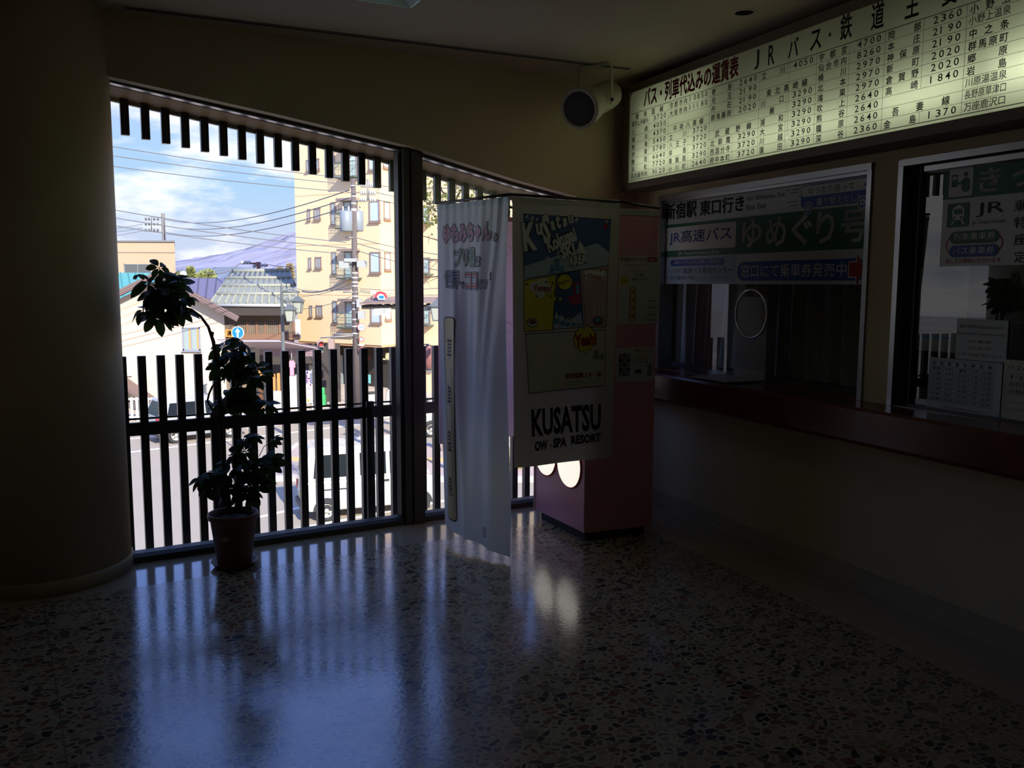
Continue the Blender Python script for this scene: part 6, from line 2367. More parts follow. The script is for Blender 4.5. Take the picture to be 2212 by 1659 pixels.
# pink shirt
a, b = at_y(622.5, 778, 41.0), at_y(637.5, 811, 41.0)
w, h = b.x - a.x, a.z - b.z
q = MB()
q.prism([V((a.x + w * fx, 41.0, b.z + h * fz)) for fx, fz in ((0.22, 0), (0.8, 0), (0.8, 0.55), (1.0, 0.5), (1.02, 0.78), (0.75, 1.0), (0.6, 0.95), (0.42, 0.95), (0.27, 1.0), (0, 0.78), (0.02, 0.5), (0.22, 0.55))], (0, 0.08, 0))
ts = thing('pink_shirt', V((a.x + w / 2, 41.0, a.z)), label='pink T-shirt hanging under the purple awning', cat='shirt')
q.build('shirt', mat('pink_cotton', (0.66, 0.30, 0.40), 0.9), ts)
q = MB()
q.tube([V((a.x + w / 2, 41.04, a.z - 0.03)), V((a.x + w / 2, 41.04, -1.62))], 0.012, 6)
q.build('hanger', rail_grey, ts)
for i, (x, y0_2, y1_2) in enumerate(((564, 800, 862), (593, 808, 862), (603, 806, 862))):
    p_ = at_y(x, y1_2, 40.0)
    q = MB()
    q.bbox((p_.x - 0.06, 39.95, STREET + 0.08), (p_.x + 0.06, 40.05, at_y(x, y0_2, 40.0).z))
    tag(q.build('orange_post', mat('orange_paint', (0.62, 0.25, 0.07), 0.6), loc=(p_.x, 40, STREET)), ('orange wooden post half hidden behind the umbrella plant', 'orange wooden post standing left of the white shop screen', 'slim orange post directly beside the white shop screen')[i], 'post')
q_ = thing('low_white_fence', at_z(597, 880, STREET + 0.08), label='short white picket fence standing before the shop posts', cat='fence')
for i in range(7):
    p_ = at_y(586 + 4.2 * i, 870, 39.3)
    q = MB()
    q.bbox((p_.x - 0.03, 39.28, STREET + 0.08), (p_.x + 0.03, 39.32, STREET + 1.05))
    q.build('slat', fwm, q_)
q = MB()
pa, pb2 = at_y(584, 870, 39.35), at_y(614, 870, 39.35)
for z in (0.3, 0.9):
    q.bbox((pa.x, 39.33, STREET + z), (pb2.x, 39.37, STREET + z + 0.06))
q.build('fence_rail', fwm, q_)
# orange shop plate on the wooden house
fcw = Facade(V((0, 46.2, 0)), V((1, 46.2, 0)))
u0, z0, u1, z1 = fcw.rect(486, 711, 503, 729)
sgn_ = thing('orange_sign', fcw.pt((u0 + u1) / 2, z0), label='orange shop plate with a dark character left of the blue arrow sign', cat='sign')
q = MB()
q.prism([fcw.pt(u0, z0 + 0.05), fcw.pt(u1, z0), fcw.pt(u1 - 0.02, z1 - 0.03), fcw.pt(u0 + 0.03, z1)], (0, 0.08, 0))
q.build('plate', mat('orange_plate', (0.66, 0.30, 0.08), 0.6), sgn_)
s = Sheet(V((0, 46.19, 0)), V((1, 0, 0)), UP, V((0, -1, 0)), 0.004)
s.text('湯', u0 + 0.1, z0 + 0.08, (u1 - u0) * 0.6, (z1 - z0) * 0.66, ink, 1, 0.02)
s.build('lettering', sgn_)
q = MB()
q.tube([fcw.pt((u0 + u1) / 2, z1 - 0.05, -0.02), fcw.pt((u0 + u1) / 2, z1 + 0.15, -0.4), fcw.pt((u0 + u1) / 2, z1 + 0.15, -1.4)], 0.03, 6)
q.build('bracket', wd_d, sgn_)

# orange apartment building
om = mat('orange_render', (0.88, 0.65, 0.39), 0.85, noise=0.03, nscale=0.7)
omd = mat('orange_trim', (0.62, 0.36, 0.20), 0.8)
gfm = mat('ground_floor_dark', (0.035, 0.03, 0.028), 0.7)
frm = mat('window_brown', (0.30, 0.22, 0.19), 0.5)
g2 = mat('pane_grey', (0.36, 0.42, 0.43), 0.12)
g3 = mat('pane_curtain', (0.55, 0.66, 0.64), 0.2)
rail_gm = mat('balcony_iron', (0.10, 0.15, 0.13), 0.6)
o0, o1, o2, o3 = at_y(641, 600, 50.5), at_y(822, 600, 47.0), at_y(851, 600, 48.2), at_y(1040, 600, 45.0)
for p in (o0, o1, o2, o3):
    p.z = 0
o3 = o2 + (o3 - o2) * 2.2                      # the block runs on behind the curtains
OB0, OB1 = at_y(650, 737, 50.3).z, 12.6
ap = thing('apartment_building', (o0 + o3) / 2 + V((0, 4, STREET)), label='tall pale orange apartment building with small windows and iron balconies across the street', cat='building')
q = MB()
q.prism([p + UP * OB0 for p in (o0, o1, o2, o3, o3 + V((0, 12, 0)), o0 + V((0, 12, 0)))], (0, 0, OB1 - OB0))
q.build('wall', om, ap)
q = MB()
sft = 0.25
q.prism([p + UP * (OB0 - 0.12) for p in (o0 + V((-.0, 0.05, 0)), o1 + V((0, 0.06, 0)), o2, o3, o3 + V((0, 11, 0)), o0 + V((0, 11, 0)))], (0, 0, 0.12))
q.build('soffit', omd, ap)
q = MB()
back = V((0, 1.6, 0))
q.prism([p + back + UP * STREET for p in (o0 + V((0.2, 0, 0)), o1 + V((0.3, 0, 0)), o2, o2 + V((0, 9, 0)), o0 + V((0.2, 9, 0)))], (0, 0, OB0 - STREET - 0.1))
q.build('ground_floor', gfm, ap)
q = MB()
q.prism([p + UP * STREET for p in (o2 + V((0.1, 0, 0)), o3, o3 + V((0, 11, 0)), o2 + V((0.1, 11, 0)))], (0, 0, OB0 - STREET))
q.build('ground_floor_wall', om, ap)
q = MB()
q.prism([p + UP * OB1 for p in (o0 + V((-.1, -.1, 0)), o1 + V((0, -.12, 0)), o2 + V((.05, -.1, 0)), o3 + V((.1, -.1, 0)), o3 + V((.1, 12, 0)), o0 + V((-.1, 12, 0)))], (0, 0, 0.2))
q.build('parapet_cap', omd, ap)
q = MB()
for a, b in ((o0, o1),):
    d = (b - a).normalized()
    n = V((d.y, -d.x, 0))
    if n.y > 0:
        n = -n
    for z in (OB0 + 2.65, OB0 + 5.4, OB0 + 8.15):
        q.box((a + b) / 2 + UP * z + n * 0.004, ((b - a).length, 0.008, 0.02), (d, n, UP))
q.build('string_course', omd, ap)
FA, FBc, FCc = Facade(o0, o1), Facade(o1, o2), Facade(o2, o3)


def balcony(fc_, u0, z0, u1, z1, depth=0.45):
    q = MB()
    for a in (z0, z1):
        for p_, r_ in ((fc_.pt(u0, a, depth), fc_.pt(u1, a, depth)), (fc_.pt(u0, a, 0), fc_.pt(u0, a, depth)), (fc_.pt(u1, a, 0), fc_.pt(u1, a, depth))):
            q.tube([p_, r_], 0.022, 5)
    k = max(5, int((u1 - u0) / 0.12))
    for i in range(k + 1):
        u = u0 + (u1 - u0) * i / k
        q.tube([fc_.pt(u, z0, depth), fc_.pt(u, z1, depth)], 0.012, 4)
        if i < k:
            um, zm, rr2 = u + (u1 - u0) / k / 2, z0 + (z1 - z0) * 0.6, (u1 - u0) / k * 0.48
            q.tube([fc_.pt(um + rr2 * math.cos(t), zm + rr2 * 1.6 * math.sin(t), depth) for t in [2 * math.pi * j / 8 for j in range(8)]], 0.010, 4, closed=True)
    q.box(fc_.pt((u0 + u1) / 2, z0 - 0.03, depth / 2), (u1 - u0, depth, 0.05), fc_.ax)
    q.build('balcony', rail_gm, ap)


WIN = []       # openings of one storey on the main face, seen on the second visible storey
for x0, y0, x1, y1, mull, pm_, kind in ((664.5, 452, 671, 476, 1, g2, ''), (679, 450, 693, 474, 2, g2, ''), (715, 437, 726, 486, 1, g2, ''), (742, 435, 774, 492, 2, g3, 'b'), (798, 434, 821, 479, 1, g3, 'bay')):
    WIN.append((*FA.rect(x0, y0, x1, y1), mull, pm_, kind))
STOREY = 2.68
for k, dz in enumerate((STOREY * 2, STOREY, 0, -STOREY, -2 * STOREY)):
    for u0, z0, u1, z1, mull, pm_, kind in WIN:
        if z0 + dz < OB0 + 0.25 or z1 + dz > OB1 - 0.2:
            continue
        w_ = add_window(ap, FA, u0, z0 + dz, u1, z1 + dz, frm, pm_, mull, 0.05, fw=0.07)
        if kind == 'b':
            balcony(FA, u0 - 0.25, z0 + dz + 0.0, u1 + 0.2, z0 + dz + 0.78)
            q = MB()
            q.prism([FA.pt(u0 - 0.1, z1 + dz + 0.12, 0), FA.pt(u0 - 0.1, z1 + dz + 0.12, 0.5), FA.pt(u0 - 0.1, z1 + dz - 0.02, 0.5), FA.pt(u0 - 0.1, z1 + dz - 0.02, 0)], FA.d * (u1 - u0 + 0.2))
            q.build('canopy', frm, ap)
    u0, z0, u1, z1 = FBc.rect(828, 434, 842, 475)
    if z1 + dz < OB1 - 0.2 and z0 + dz > OB0 + 0.25:
        add_window(ap, FBc, u0, z0 + dz, u1, z1 + dz, frm, g3, 1, 0.05, fw=0.07)
    u0, z0, u1, z1 = FCc.rect(900, 446, 929, 480)
    if z1 + dz < OB1 - 0.2 and z0 + dz > OB0 + 0.25:
        add_window(ap, FCc, u0, z0 + dz, u1, z1 + dz, frm, g3, 2, 0.05, fw=0.07)
        balcony(FCc, u0 - 0.2, z0 + dz - 0.02, u1 + 0.2, z0 + dz + 0.75)
# shop things in the dark ground floor
for x0, y0, x1, y1, m_2, nm in ((727, 766, 742, 832, mat('shop_glass_blue', (0.30, 0.36, 0.38), 0.2), 'shop_door'), (834, 762, 841, 778, mat('pale_cream', (0.7, 0.66, 0.42), 0.7), 'shop_panel'), (826, 774, 842, 778, mat('pale_cream', (0.7, 0.66, 0.42), 0.7), 'shop_panel'),  # cream panels in a plain pale tone
                                (795, 772, 800, 775, red_ink, 'shop_panel'), (795, 809, 801, 828, mat('teal_ink', (0.2, 0.6, 0.6), 0.6), 'shop_panel')):
    fcx = Facade(o0 + back, o1 + back)
    u0, z0, u1, z1 = fcx.rect(x0, y0, x1, y1)
    q = MB()
    q.box(fcx.pt((u0 + u1) / 2, (z0 + z1) / 2, 0.03), (u1 - u0, 0.05, z1 - z0), fcx.ax)
    q.build(nm, m_2, ap)
u0, z0, u1, z1 = FCc.rect(925, 793, 933, 805)
q = MB()
q.box(FCc.pt((u0 + u1) / 2, (z0 + z1) / 2, 0.03), (u1 - u0, 0.05, z1 - z0), FCc.ax)
q.build('wall_plaque', grey_ink, ap)

# ---- utility pole with its fittings
conc = mat('pole_concrete', (0.13, 0.105, 0.10), 0.85, noise=0.12, nscale=3)
insul = mat('porcelain', (0.50, 0.50, 0.49), 0.25)
steel = mat('galvanised_steel', (0.34, 0.34, 0.33), 0.5, metal=0.4)
YP = 38.0
ptop_, pbot = at_y(763, 386, YP), at_y(770, 700, YP)
px_ = ptop_.x
up_ = thing('utility_pole', V((px_, YP, STREET)), label='grey concrete utility pole loaded with transformers and insulators before the orange building', cat='utility pole')
q = MB()
hgt = ptop_.z - STREET
q.lathe([(0.165, 0), (0.10, hgt), (0.0, hgt + 0.02)], V((px_, YP, STREET)), n=18)
q.build('pole', conc, up_)
q = MB()
for y in (402, 424, 440, 452, 455, 560, 590, 600, 610, 618, 640, 655, 668, 690, 705, 720):
    p_ = at_y(764, y, YP)
    q.lathe([(0.10 + 0.0062 * (ptop_.z - p_.z) + 0.012, -0.03), (0.10 + 0.0062 * (ptop_.z - p_.z) + 0.012, 0.03)], V((px_, YP, p_.z)), n=14)
q.build('pole_band', rail_grey, up_)


def cyl(c, r, h, m, name, parent=up_):
    q = MB()
    q.lathe([(0, -h / 2), (r * 0.9, -h / 2), (r, -h / 2 + 0.03), (r, h / 2 - 0.03), (r * 0.85, h / 2), (0, h / 2 + 0.02)], c, n=18, cap=False)
    return q.build(name, m, parent)


for x, y, dy in ((748, 478, -0.35), (772, 478, 0.35)):
    p_ = at_y(x, y, YP + dy)
    tr2 = cyl(p_, 0.26, 0.85, mat('transformer_grey', (0.24, 0.27, 0.30), 0.5), 'transformer')
    q = MB()
    for k in (-0.12, 0.12):
        q.tube([p_ + V((k, -0.05, 0.4)), p_ + V((k, -0.05, 0.62))], [0.05, 0.03], 8)
    q.build('bushing', insul, tr2)
    q = MB()
    q.tube([V((px_, YP, p_.z)), p_], 0.04, 6)
    q.build('hanger_arm', steel, up_)
for x, y, w, h, dy in ((744, 572, 0.42, 0.30, -0.25), (782, 570, 0.40, 0.28, -0.2), (757, 562, 0.5, 0.14, -0.3), (781, 680, 0.28, 0.34, -0.2), (776, 655, 0.2, 0.36, -0.2)):
    p_ = at_y(x, y, YP + dy)
    q = MB()
    q.box(p_, (w, 0.25, h))
    q.build('switch_box', mat('box_grey', (0.36, 0.37, 0.36), 0.5), up_)
    q = MB()
    q.tube([V((px_, YP, p_.z)), p_], 0.03, 6)
    q.build('hanger_arm', steel, up_)
# insulator rack at the right
rk = [at_y(795, y, YP) for y in (388, 434)]
q = MB()
q.tube([rk[0], rk[1]], 0.05, 6)
for y in (388, 434):
    p_ = at_y(795, y, YP)
    q.tube([V((px_, YP, p_.z)), p_], 0.03, 6)
rko = q.build('insulator_rack', steel, up_)
RACK = []
for y in (400, 416, 431):
    for x in (787, 809):
        p_ = at_y(x, y, YP)
        q = MB()
        for k in range(3):
            s_ = 1 if x > 795 else -1
            q.lathe([(0.035, 0), (0.125, 0.02), (0.10, 0.07), (0.035, 0.09)], at_y(795, y, YP) + V((s_ * (0.06 + 0.09 * k), 0, 0)), basis(V((s_, 0, 0))), 10)
        q.build('insulator', insul, rko)
        RACK.append(p_)
q = MB()
for y, x0, x1 in ((722, 719, 763), (728, 692, 763), (513, 746, 763), (631, 741, 776)):
    q.tube([at_y(x0, y + (2 if y == 728 else 0), YP - 0.1), at_y(x1, y - (3 if y == 728 else 0), YP - 0.1)], 0.03, 6)
q.build('bracket_arm', steel, up_)
# traffic signals on the arm
sgm = mat('signal_brown', (0.34, 0.24, 0.22), 0.6)
for x, y, nm, face in ((692, 748, 'red and blue-green traffic light hanging from the utility pole arm', 1), (716, 743, 'second traffic light seen from behind on the utility pole arm', 0)):
    c = at_y(x, y, YP - 0.1)
    t = thing('traffic_light', c, label=nm, cat='traffic light')
    q = MB()
    q.box(c, (0.26, 0.22, 0.50) if face else (0.24, 0.36, 0.44))
    q.build('housing', sgm, t, bevel=0.03)
    q = MB()
    ya = 728
    q.tube([c + UP * 0.22, V((c.x, c.y, at_y(x, ya, YP - 0.1).z - (0.10 if face else 0.08)))], 0.02, 6)
    q.build('hanger', steel, t)
    if face:
        for dz, m_3 in ((0.12, mat('red_lens', (0.62, 0.05, 0.06), 0.2)), (-0.12, mat('blue_green_lens', (0.06, 0.18, 0.22), 0.2))):
            q = MB()
            q.lathe([(0.10, 0.0), (0.09, 0.02), (0.0, 0.03)], c + V((0.06, -0.11, dz)), basis(V((0.3, -1, 0))), 16, cap=False)
            l_ = q.build('lens', m_3, t)
            q = MB()
            q.lathe([(0.112, 0.0), (0.118, 0.16)], c + V((0.06, -0.11, dz)), basis(V((0.3, -1, -0.15))), 16, cap=False)
            q.build('visor', sgm, l_)


def round_sign(name, label, x, y, r, Y, layers, art=None, post=None, square=None):
    c = at_y(x, y, Y)
    t = thing(name, V((c.x, Y, c.z)), label=label, cat='road sign')
    R_ = r / FPX * Y
    q = MB()
    q.lathe([(R_, 0.0), (R_, 0.02)], c, basis(V((0, -1, 0))), 30)
    q.build('plate', rail_grey, t)
    s = Sheet(c + V((0, -0.022, 0)), V((1, 0, 0)), UP, V((0, -1, 0)), 0.004)
    for k, (f, m_4) in enumerate(layers):
        s.disc(0, 0, R_ * f, R_ * f, m_4, k + 1, 30)
    if art:
        art(s, R_)
    s.build('print', t)
    if post:
        q = MB()
        q.tube([c + V((0, 0.03, 0.05)), post(c)], 0.03, 6)
        q.build('post', steel, t)
    return t


sig_red = mat('signal_red', (0.66, 0.04, 0.06), 0.45)
sig_blue = mat('signal_blue', (0.01, 0.20, 0.72), 0.45)
poleside = lambda c: V((px_ + 0.10, YP - 0.18, c.z + 0.02))


def art_h(s, R_):
    s.text('3.0', -R_ * 0.55, -R_ * 0.28, R_ * 1.1, R_ * 0.56, sig_blue, 4, 0.02)
    for sg in (1, -1):
        s.shape([(-R_ * 0.22, sg * R_ * 0.68), (R_ * 0.22, sg * R_ * 0.68), (0, sg * R_ * 0.42)], sig_blue, 4)


round_sign('height_sign', 'round white height limit sign reading 3.0 beside the utility pole', 781, 707, 8.6, YP - 0.3, ((1, sig_red), (0.88, white_ink)), art_h, poleside)
round_sign('speed_sign', 'small round red rimmed speed sign below the height sign', 781, 733, 5.4, YP - 0.3, ((1, sig_red), (0.72, white_ink)), lambda s, R_: s.text('20', -R_ * 0.45, -R_ * 0.3, R_ * 0.9, R_ * 0.6, sig_blue, 4, 0.02), poleside)
round_sign('parking_sign', 'small round red and blue no parking sign lowest beside the utility pole', 781, 755, 5.6, YP - 0.3, ((1, sig_red), (0.74, sig_blue)), lambda s, R_: s.line([(-R_ * .6, R_ * .6), (R_ * .6, -R_ * .6)], R_ * 0.2, sig_red, 4), poleside)
c = at_y(781, 745, YP - 0.3)
q = MB()
q.box(c, (0.22, 0.02, 0.07))
q.tube([c, V((px_ + 0.12, YP - 0.18, c.z))], 0.015, 5)
tag(q.build('sign_plate', white_ink, loc=c), 'narrow white plate between the speed sign and the no parking sign', 'sign')


def art_arrow(s, R_):
    s.shape([(-R_ * .14, -R_ * .8), (R_ * .14, -R_ * .8), (R_ * .14, R_ * .1), (R_ * .42, R_ * .1), (0, R_ * .74), (-R_ * .42, R_ * .1), (-R_ * .14, R_ * .1)], white_ink, 4)


YS = 30.0
gpost = lambda c: V((c.x, c.y + 0.03, STREET))
round_sign('arrow_sign', 'round blue sign with a white upward arrow above the umbrella plant', 514, 718.5, 13.4, YS, ((1, white_ink), (0.9, sig_blue)), art_arrow, gpost)
cc = at_y(519, 768, YS)
tq = thing('blue_triangle_sign', cc, label='small blue and white sign below the round arrow sign, mostly behind leaves', cat='road sign')
q = MB()
q.prism([cc + V((-0.16, -0.02, 0.13)), cc + V((0.16, -0.02, 0.13)), cc + V((0.14, -0.02, -0.12)), cc + V((-0.14, -0.02, -0.12))], (0, 0.015, 0))
q.build('plate', sig_blue, tq)
s = Sheet(cc + V((0, -0.024, 0)), V((1, 0, 0)), UP, V((0, -1, 0)), 0.003)
s.shape([(-0.06, 0.11), (0.06, 0.11), (0.01, -0.08)], white_ink, 1)
s.build('print', tq)
q = MB()
q.tube([cc + V((0, 0.01, 0)), cc + V((-0.015, 0.02, 0))], 0.008, 5)
q.build('clamp', steel, tq)


# ---- street lamps
lampg = mat('lantern_glass', (0.38, 0.40, 0.33), 0.3)
irn = mat('lamp_iron', (0.11, 0.12, 0.12), 0.5)


def lantern(parent, c, h, w):
    """tapering four sided lantern, c its middle"""
    q = MB()
    q.add([c + V((sx_ * w * .55, sy * w * .55, h * .30)) for sx_, sy in ((-1, -1), (1, -1), (1, 1), (-1, 1))] + [c + V((sx_ * w * .36, sy * w * .36, -h * .42)) for sx_, sy in ((-1, -1), (1, -1), (1, 1), (-1, 1))],
          [(0, 1, 5, 4), (1, 2, 6, 5), (2, 3, 7, 6), (3, 0, 4, 7), (4, 5, 6, 7)])
    q.build('lantern_glass', lampg, parent)
    q = MB()
    for sx_, sy in ((-1, -1), (1, -1), (1, 1), (-1, 1)):
        q.tube([c + V((sx_ * w * .55, sy * w * .55, h * .30)), c + V((sx_ * w * .36, sy * w * .36, -h * .42))], 0.018, 5)
    q.box(c + UP * (-h * .43), (w * .76, w * .76, 0.04))
    for (r0, z0_), (r1, z1_2) in (((w * .78, h * .29), (w * .42, h * .46)), ((w * .42, h * .46), (w * .12, h * .62))):
        A_ = [c + V((sx_ * r0, sy * r0, z0_)) for sx_, sy in ((-1, -1), (1, -1), (1, 1), (-1, 1))]
        B2 = [c + V((sx_ * r1, sy * r1, z1_2)) for sx_, sy in ((-1, -1), (1, -1), (1, 1), (-1, 1))]
        q.add(A_ + B2, [(0, 1, 5, 4), (1, 2, 6, 5), (2, 3, 7, 6), (3, 0, 4, 7), (4, 5, 6, 7), (3, 2, 1, 0)])
    q.tube([c + UP * h * .6, c + UP * h * .75], 0.02, 5)
    q.build('lantern_frame', irn, parent)


def street_lamp(label, x, ytop, Y, lanterns, arms):
    t_ = at_y(x, ytop, Y)
    t = thing('street_lamp', V((t_.x, Y, STREET)), label=label, cat='street lamp')
    q = MB()
    H_ = t_.z - STREET
    q.lathe([(0.11, 0), (0.10, 0.9), (0.075, 1.0), (0.065, H_ - 0.9), (0.05, H_ - 0.4), (0.06, H_ - 0.36), (0.03, H_ - 0.3), (0.055, H_ - 0.2), (0.02, H_ - 0.05), (0.0, H_)], V((t_.x, Y, STREET)), n=14)
    q.build('pole', irn, t)
    for y, x1, dx in arms:
        q = MB()
        p0, p1 = at_y(x, y, Y), at_y(x1, y, Y)
        q.tube([V((t_.x, Y, p0.z)), p1], 0.028, 6)
        q.tube([V((t_.x, Y, p0.z + 0.02)), V((t_.x, Y, p0.z)) + (p1 - p0) * 0.5 + UP * 0.1, p1 + UP * 0.02], 0.016, 5)
        q.build('arm', irn, t)
    for lx, ly, h, w, dy, ay in lanterns:
        c = at_y(lx, ly, Y + dy)
        lantern(t, c, h, w)
        q = MB()
        za = at_y(lx, ay, Y).z
        q.tube([c + UP * h * .7, V((c.x, c.y, za)), V((c.x, Y, za))], 0.018, 5)
        q.build('hanger', irn, t)
    return t


street_lamp('dark iron street lamp with two hanging lanterns in front of the tiled house', 608, 610, 34.0, ((644, 661, 0.62, 0.32, 0.0, 631), (627, 679, 0.62, 0.32, -0.5, 651)), ((631, 648, 0), (651, 632, 0)))
street_lamp('second dark iron street lamp with one lantern, mostly behind the pale blue curtain', 968, 640, 27.0, ((944, 674, 0.60, 0.33, 0.0, 655),), ((655, 942, 0), (668, 914, 0)))
# long brown paper lantern hanging right of the mullion
lc_ = at_y(926, 772, 33.0)
ln = thing('hanging_lantern', lc_, label='long red brown lantern hanging from an arm just right of the window mullion', cat='lantern')
q = MB()
q.lathe([(0.08, -0.44), (0.10, -0.42), (0.165, -0.25), (0.185, 0.0), (0.165, 0.25), (0.11, 0.42), (0.09, 0.46)], lc_, n=20)
q.build('lantern_body', mat('lantern_red_brown', (0.22, 0.09, 0.08), 0.5), ln)
q = MB()
for z in (-0.45, 0.44):
    q.lathe([(0.10, z - 0.03), (0.10, z + 0.03)], lc_, n=14)
q.build('lantern_cap', black_pl, ln)
q = MB()
ab = at_y(912, 744, 33.0)
q.tube([lc_ + UP * 0.46, V((lc_.x, 33, ab.z)), ab + V((-0.5, 0, 0)), V((ab.x - 0.5, 33, STREET))], 0.025, 6)
q.build('lantern_post', irn, ln)

# ---- roofed signboard seen against the orange building
YK = 30.0
kx = at_y(886, 700, YK).x
kk = thing('roofed_signboard', V((kx, YK, STREET)), label='brown roofed signboard with a red arc emblem and a white banner, beside the mullion', cat='signboard')
brn = mat('kiosk_brown', (0.24, 0.17, 0.14), 0.7)
ka_, kb_ = at_y(783, 653, YK), at_y(990, 653, YK)
q = MB()
q.add([at_y(783, 653, YK - 0.6), at_y(1000, 651, YK - 0.6), at_y(1000, 641, YK), at_y(833, 641, YK), at_y(815, 630, YK), at_y(804, 640, YK), at_y(791, 646, YK)], [list(range(7))])
q.prism([ka_ + V((0, -0.6, -0.06)), kb_ + V((0, -0.6, 0)), kb_ + V((0, 0.7, 0)), ka_ + V((0, 0.7, -0.06))], (0, 0, 0.06))
q.prism([at_y(803, 650, YK - 0.3), at_y(806, 634, YK - 0.1), at_y(833, 641, YK - 0.1), at_y(1000, 641, YK - 0.1), at_y(1000, 651, YK - 0.3)], (0, 0.25, 0))
q.build('roof', brn, kk)
q = MB()
p0, p1 = at_y(786, 661, YK), at_y(1000, 664, YK)
q.bbox((p0.x, YK - 0.45, p1.z - 0.06), (p1.x, YK + 0.45, p0.z + 0.04))
for i in range(12):
    xx_ = p0.x + 0.2 + 0.28 * i
    q.bbox((xx_, YK - 0.5, p0.z + 0.0), (xx_ + 0.07, YK + 0.5, p0.z + 0.10))
q.build('eave_beam', wd_d, kk)
for x in (884, 958):
    p_ = at_y(x, 660, YK)
    q = MB()
    q.bbox((p_.x - 0.10, YK - 0.1, STREET), (p_.x + 0.10, YK + 0.1, p_.z))
    q.build('post', brn, kk)
ec = at_y(823, 643, YK - 0.45)
s = Sheet(ec, V((1, 0, 0)), UP, V((0, -1, 0)), 0.006)
s.shape([(0.2 * math.cos(t) * 0.72, 0.2 * math.sin(t) * 0.72) for t in [math.pi * i / 14 for i in range(15)]], white_ink, 1)
s.ring(0, 0, 0.135, 0.21, sig_red, 3, 20, 0, 180)
s.rect(-0.06, -0.03, 0.10, 0.07, sig_blue, 3)
s.rect(-0.10, -0.07, 0.14, 0.0, white_ink, 2)
eb = MB()
eb.box(ec + V((0.0, 0.02, 0.06)), (0.42, 0.03, 0.30))
s.build('emblem', kk)
bn = [at_y(x, y, YK - 0.5) for x, y in ((808, 667), (845, 666), (843, 684), (831, 684), (832, 680), (807, 681))]
q = MB()
q.prism(bn, (0, 0.012, 0))
q.build('banner', white_ink, kk)
s = Sheet(V((0, YK - 0.503, 0)), V((1, 0, 0)), UP, V((0, -1, 0)), 0.004)
s.tpx('マイクロを見て', 811, 669, 835, 679, ink, 1, 0.0)
s.build('lettering', kk)
q = MB()
q.box(at_y(807, 631, YK), (0.18, 0.14, 0.12))
q.build('roof_box', rail_grey, kk)

# ---- small street furniture
gc = at_y(698, 824, 41.5)
q = MB()
q.bbox((gc.x - 0.2, 41.4, STREET + 0.08), (gc.x + 0.12, 41.7, STREET + 0.62))
q.bbox((gc.x - 0.16, 41.42, STREET + 0.62), (gc.x + 0.06, 41.66, STREET + 0.95))
tag(q.build('green_crate', mat('green_plastic', (0.05, 0.38, 0.12), 0.5), loc=(gc.x, 41.5, STREET), bevel=0.02), 'small bright green plastic crate on the pavement before the dark ground floor', 'crate')
hc = at_z(708, 850, STREET + 0.08)
hy = thing('hydrant', hc, label='small red and black hydrant post on the pavement left of the utility pole', cat='hydrant')
q = MB()
q.lathe([(0.14, 0.0), (0.14, 0.25), (0.12, 0.28)], hc, n=14)
q.build('base', mat('hydrant_red', (0.62, 0.08, 0.05), 0.5), hy)
q = MB()
q.lathe([(0.115, 0.28), (0.115, 0.55)], hc, n=14)
q.build('band', black_pl, hy)
q = MB()
q.lathe([(0.12, 0.55), (0.12, 0.75), (0.07, 0.86), (0, 0.88)], hc, n=14)
q.build('cap', mat('hydrant_red', (0.62, 0.08, 0.05), 0.5), hy)

# ---- far pole and small pole
YF = 78.0
fp0 = at_y(352, 461, YF)
fp = thing('far_pole', V((fp0.x, YF, STREET)), label='slim grey pole with a three tier insulator bracket rising behind the concrete building', cat='utility pole')
q = MB()
q.lathe([(0.19, 0), (0.16, fp0.z - STREET), (0, fp0.z - STREET + 0.02)], V((fp0.x, YF, STREET)), n=14)
q.build('pole', mat('pole_grey_light', (0.20, 0.18, 0.165), 0.8), fp)
q = MB()
a_, b_2 = at_y(327, 468, YF), at_y(327, 500, YF)
q.tube([V((fp0.x, YF, a_.z)), a_, b_2], 0.05, 6)
for y in (484, 500):
    q.tube([V((fp0.x, YF, at_y(327, y, YF).z)), at_y(322, y, YF)], 0.04, 6)
q.build('bracket', steel, fp)
for y in (473, 484, 497):
    for x in (315, 322, 333, 341):
        q = MB()
        q.lathe([(0.05, -0.08), (0.13, -0.05), (0.13, 0.05), (0.05, 0.08)], at_y(x, y, YF), basis(V((1, 0, 0.1))), 10)
        q.build('insulator', mat('insulator_grey', (0.14, 0.145, 0.15), 0.4), fp)
sp_ = at_y(558, 566, 62)
s2 = thing('small_pole', V((sp_.x, 62, STREET)), label='short rusty brown pole with a crossarm behind the ridge of the tiled roof', cat='utility pole')
q = MB()
q.lathe([(0.17, 0), (0.14, sp_.z - STREET)], V((sp_.x, 62, STREET)), n=12)
q.build('pole', mat('rusty_brown', (0.24, 0.11, 0.08), 0.8), s2)
q = MB()
for y, x0, x1 in ((569, 521, 563), (573, 549, 579)):
    q.tube([at_y(x0, y, 62), at_y(x1, y, 62)], 0.06, 6)
q.build('crossarm', mat('rusty_brown', (0.24, 0.11, 0.08), 0.8), s2)
for x, y in ((523, 567), (531, 567), (538, 567), (549, 575), (565, 573), (573, 573)):
    q = MB()
    q.ball(at_y(x, y, 62), 0.13, 6)
    q.build('insulator', insul, s2)

# ---- overhead wires
wire_m = mat('wire_grey', (0.14, 0.14, 0.15), 0.6)


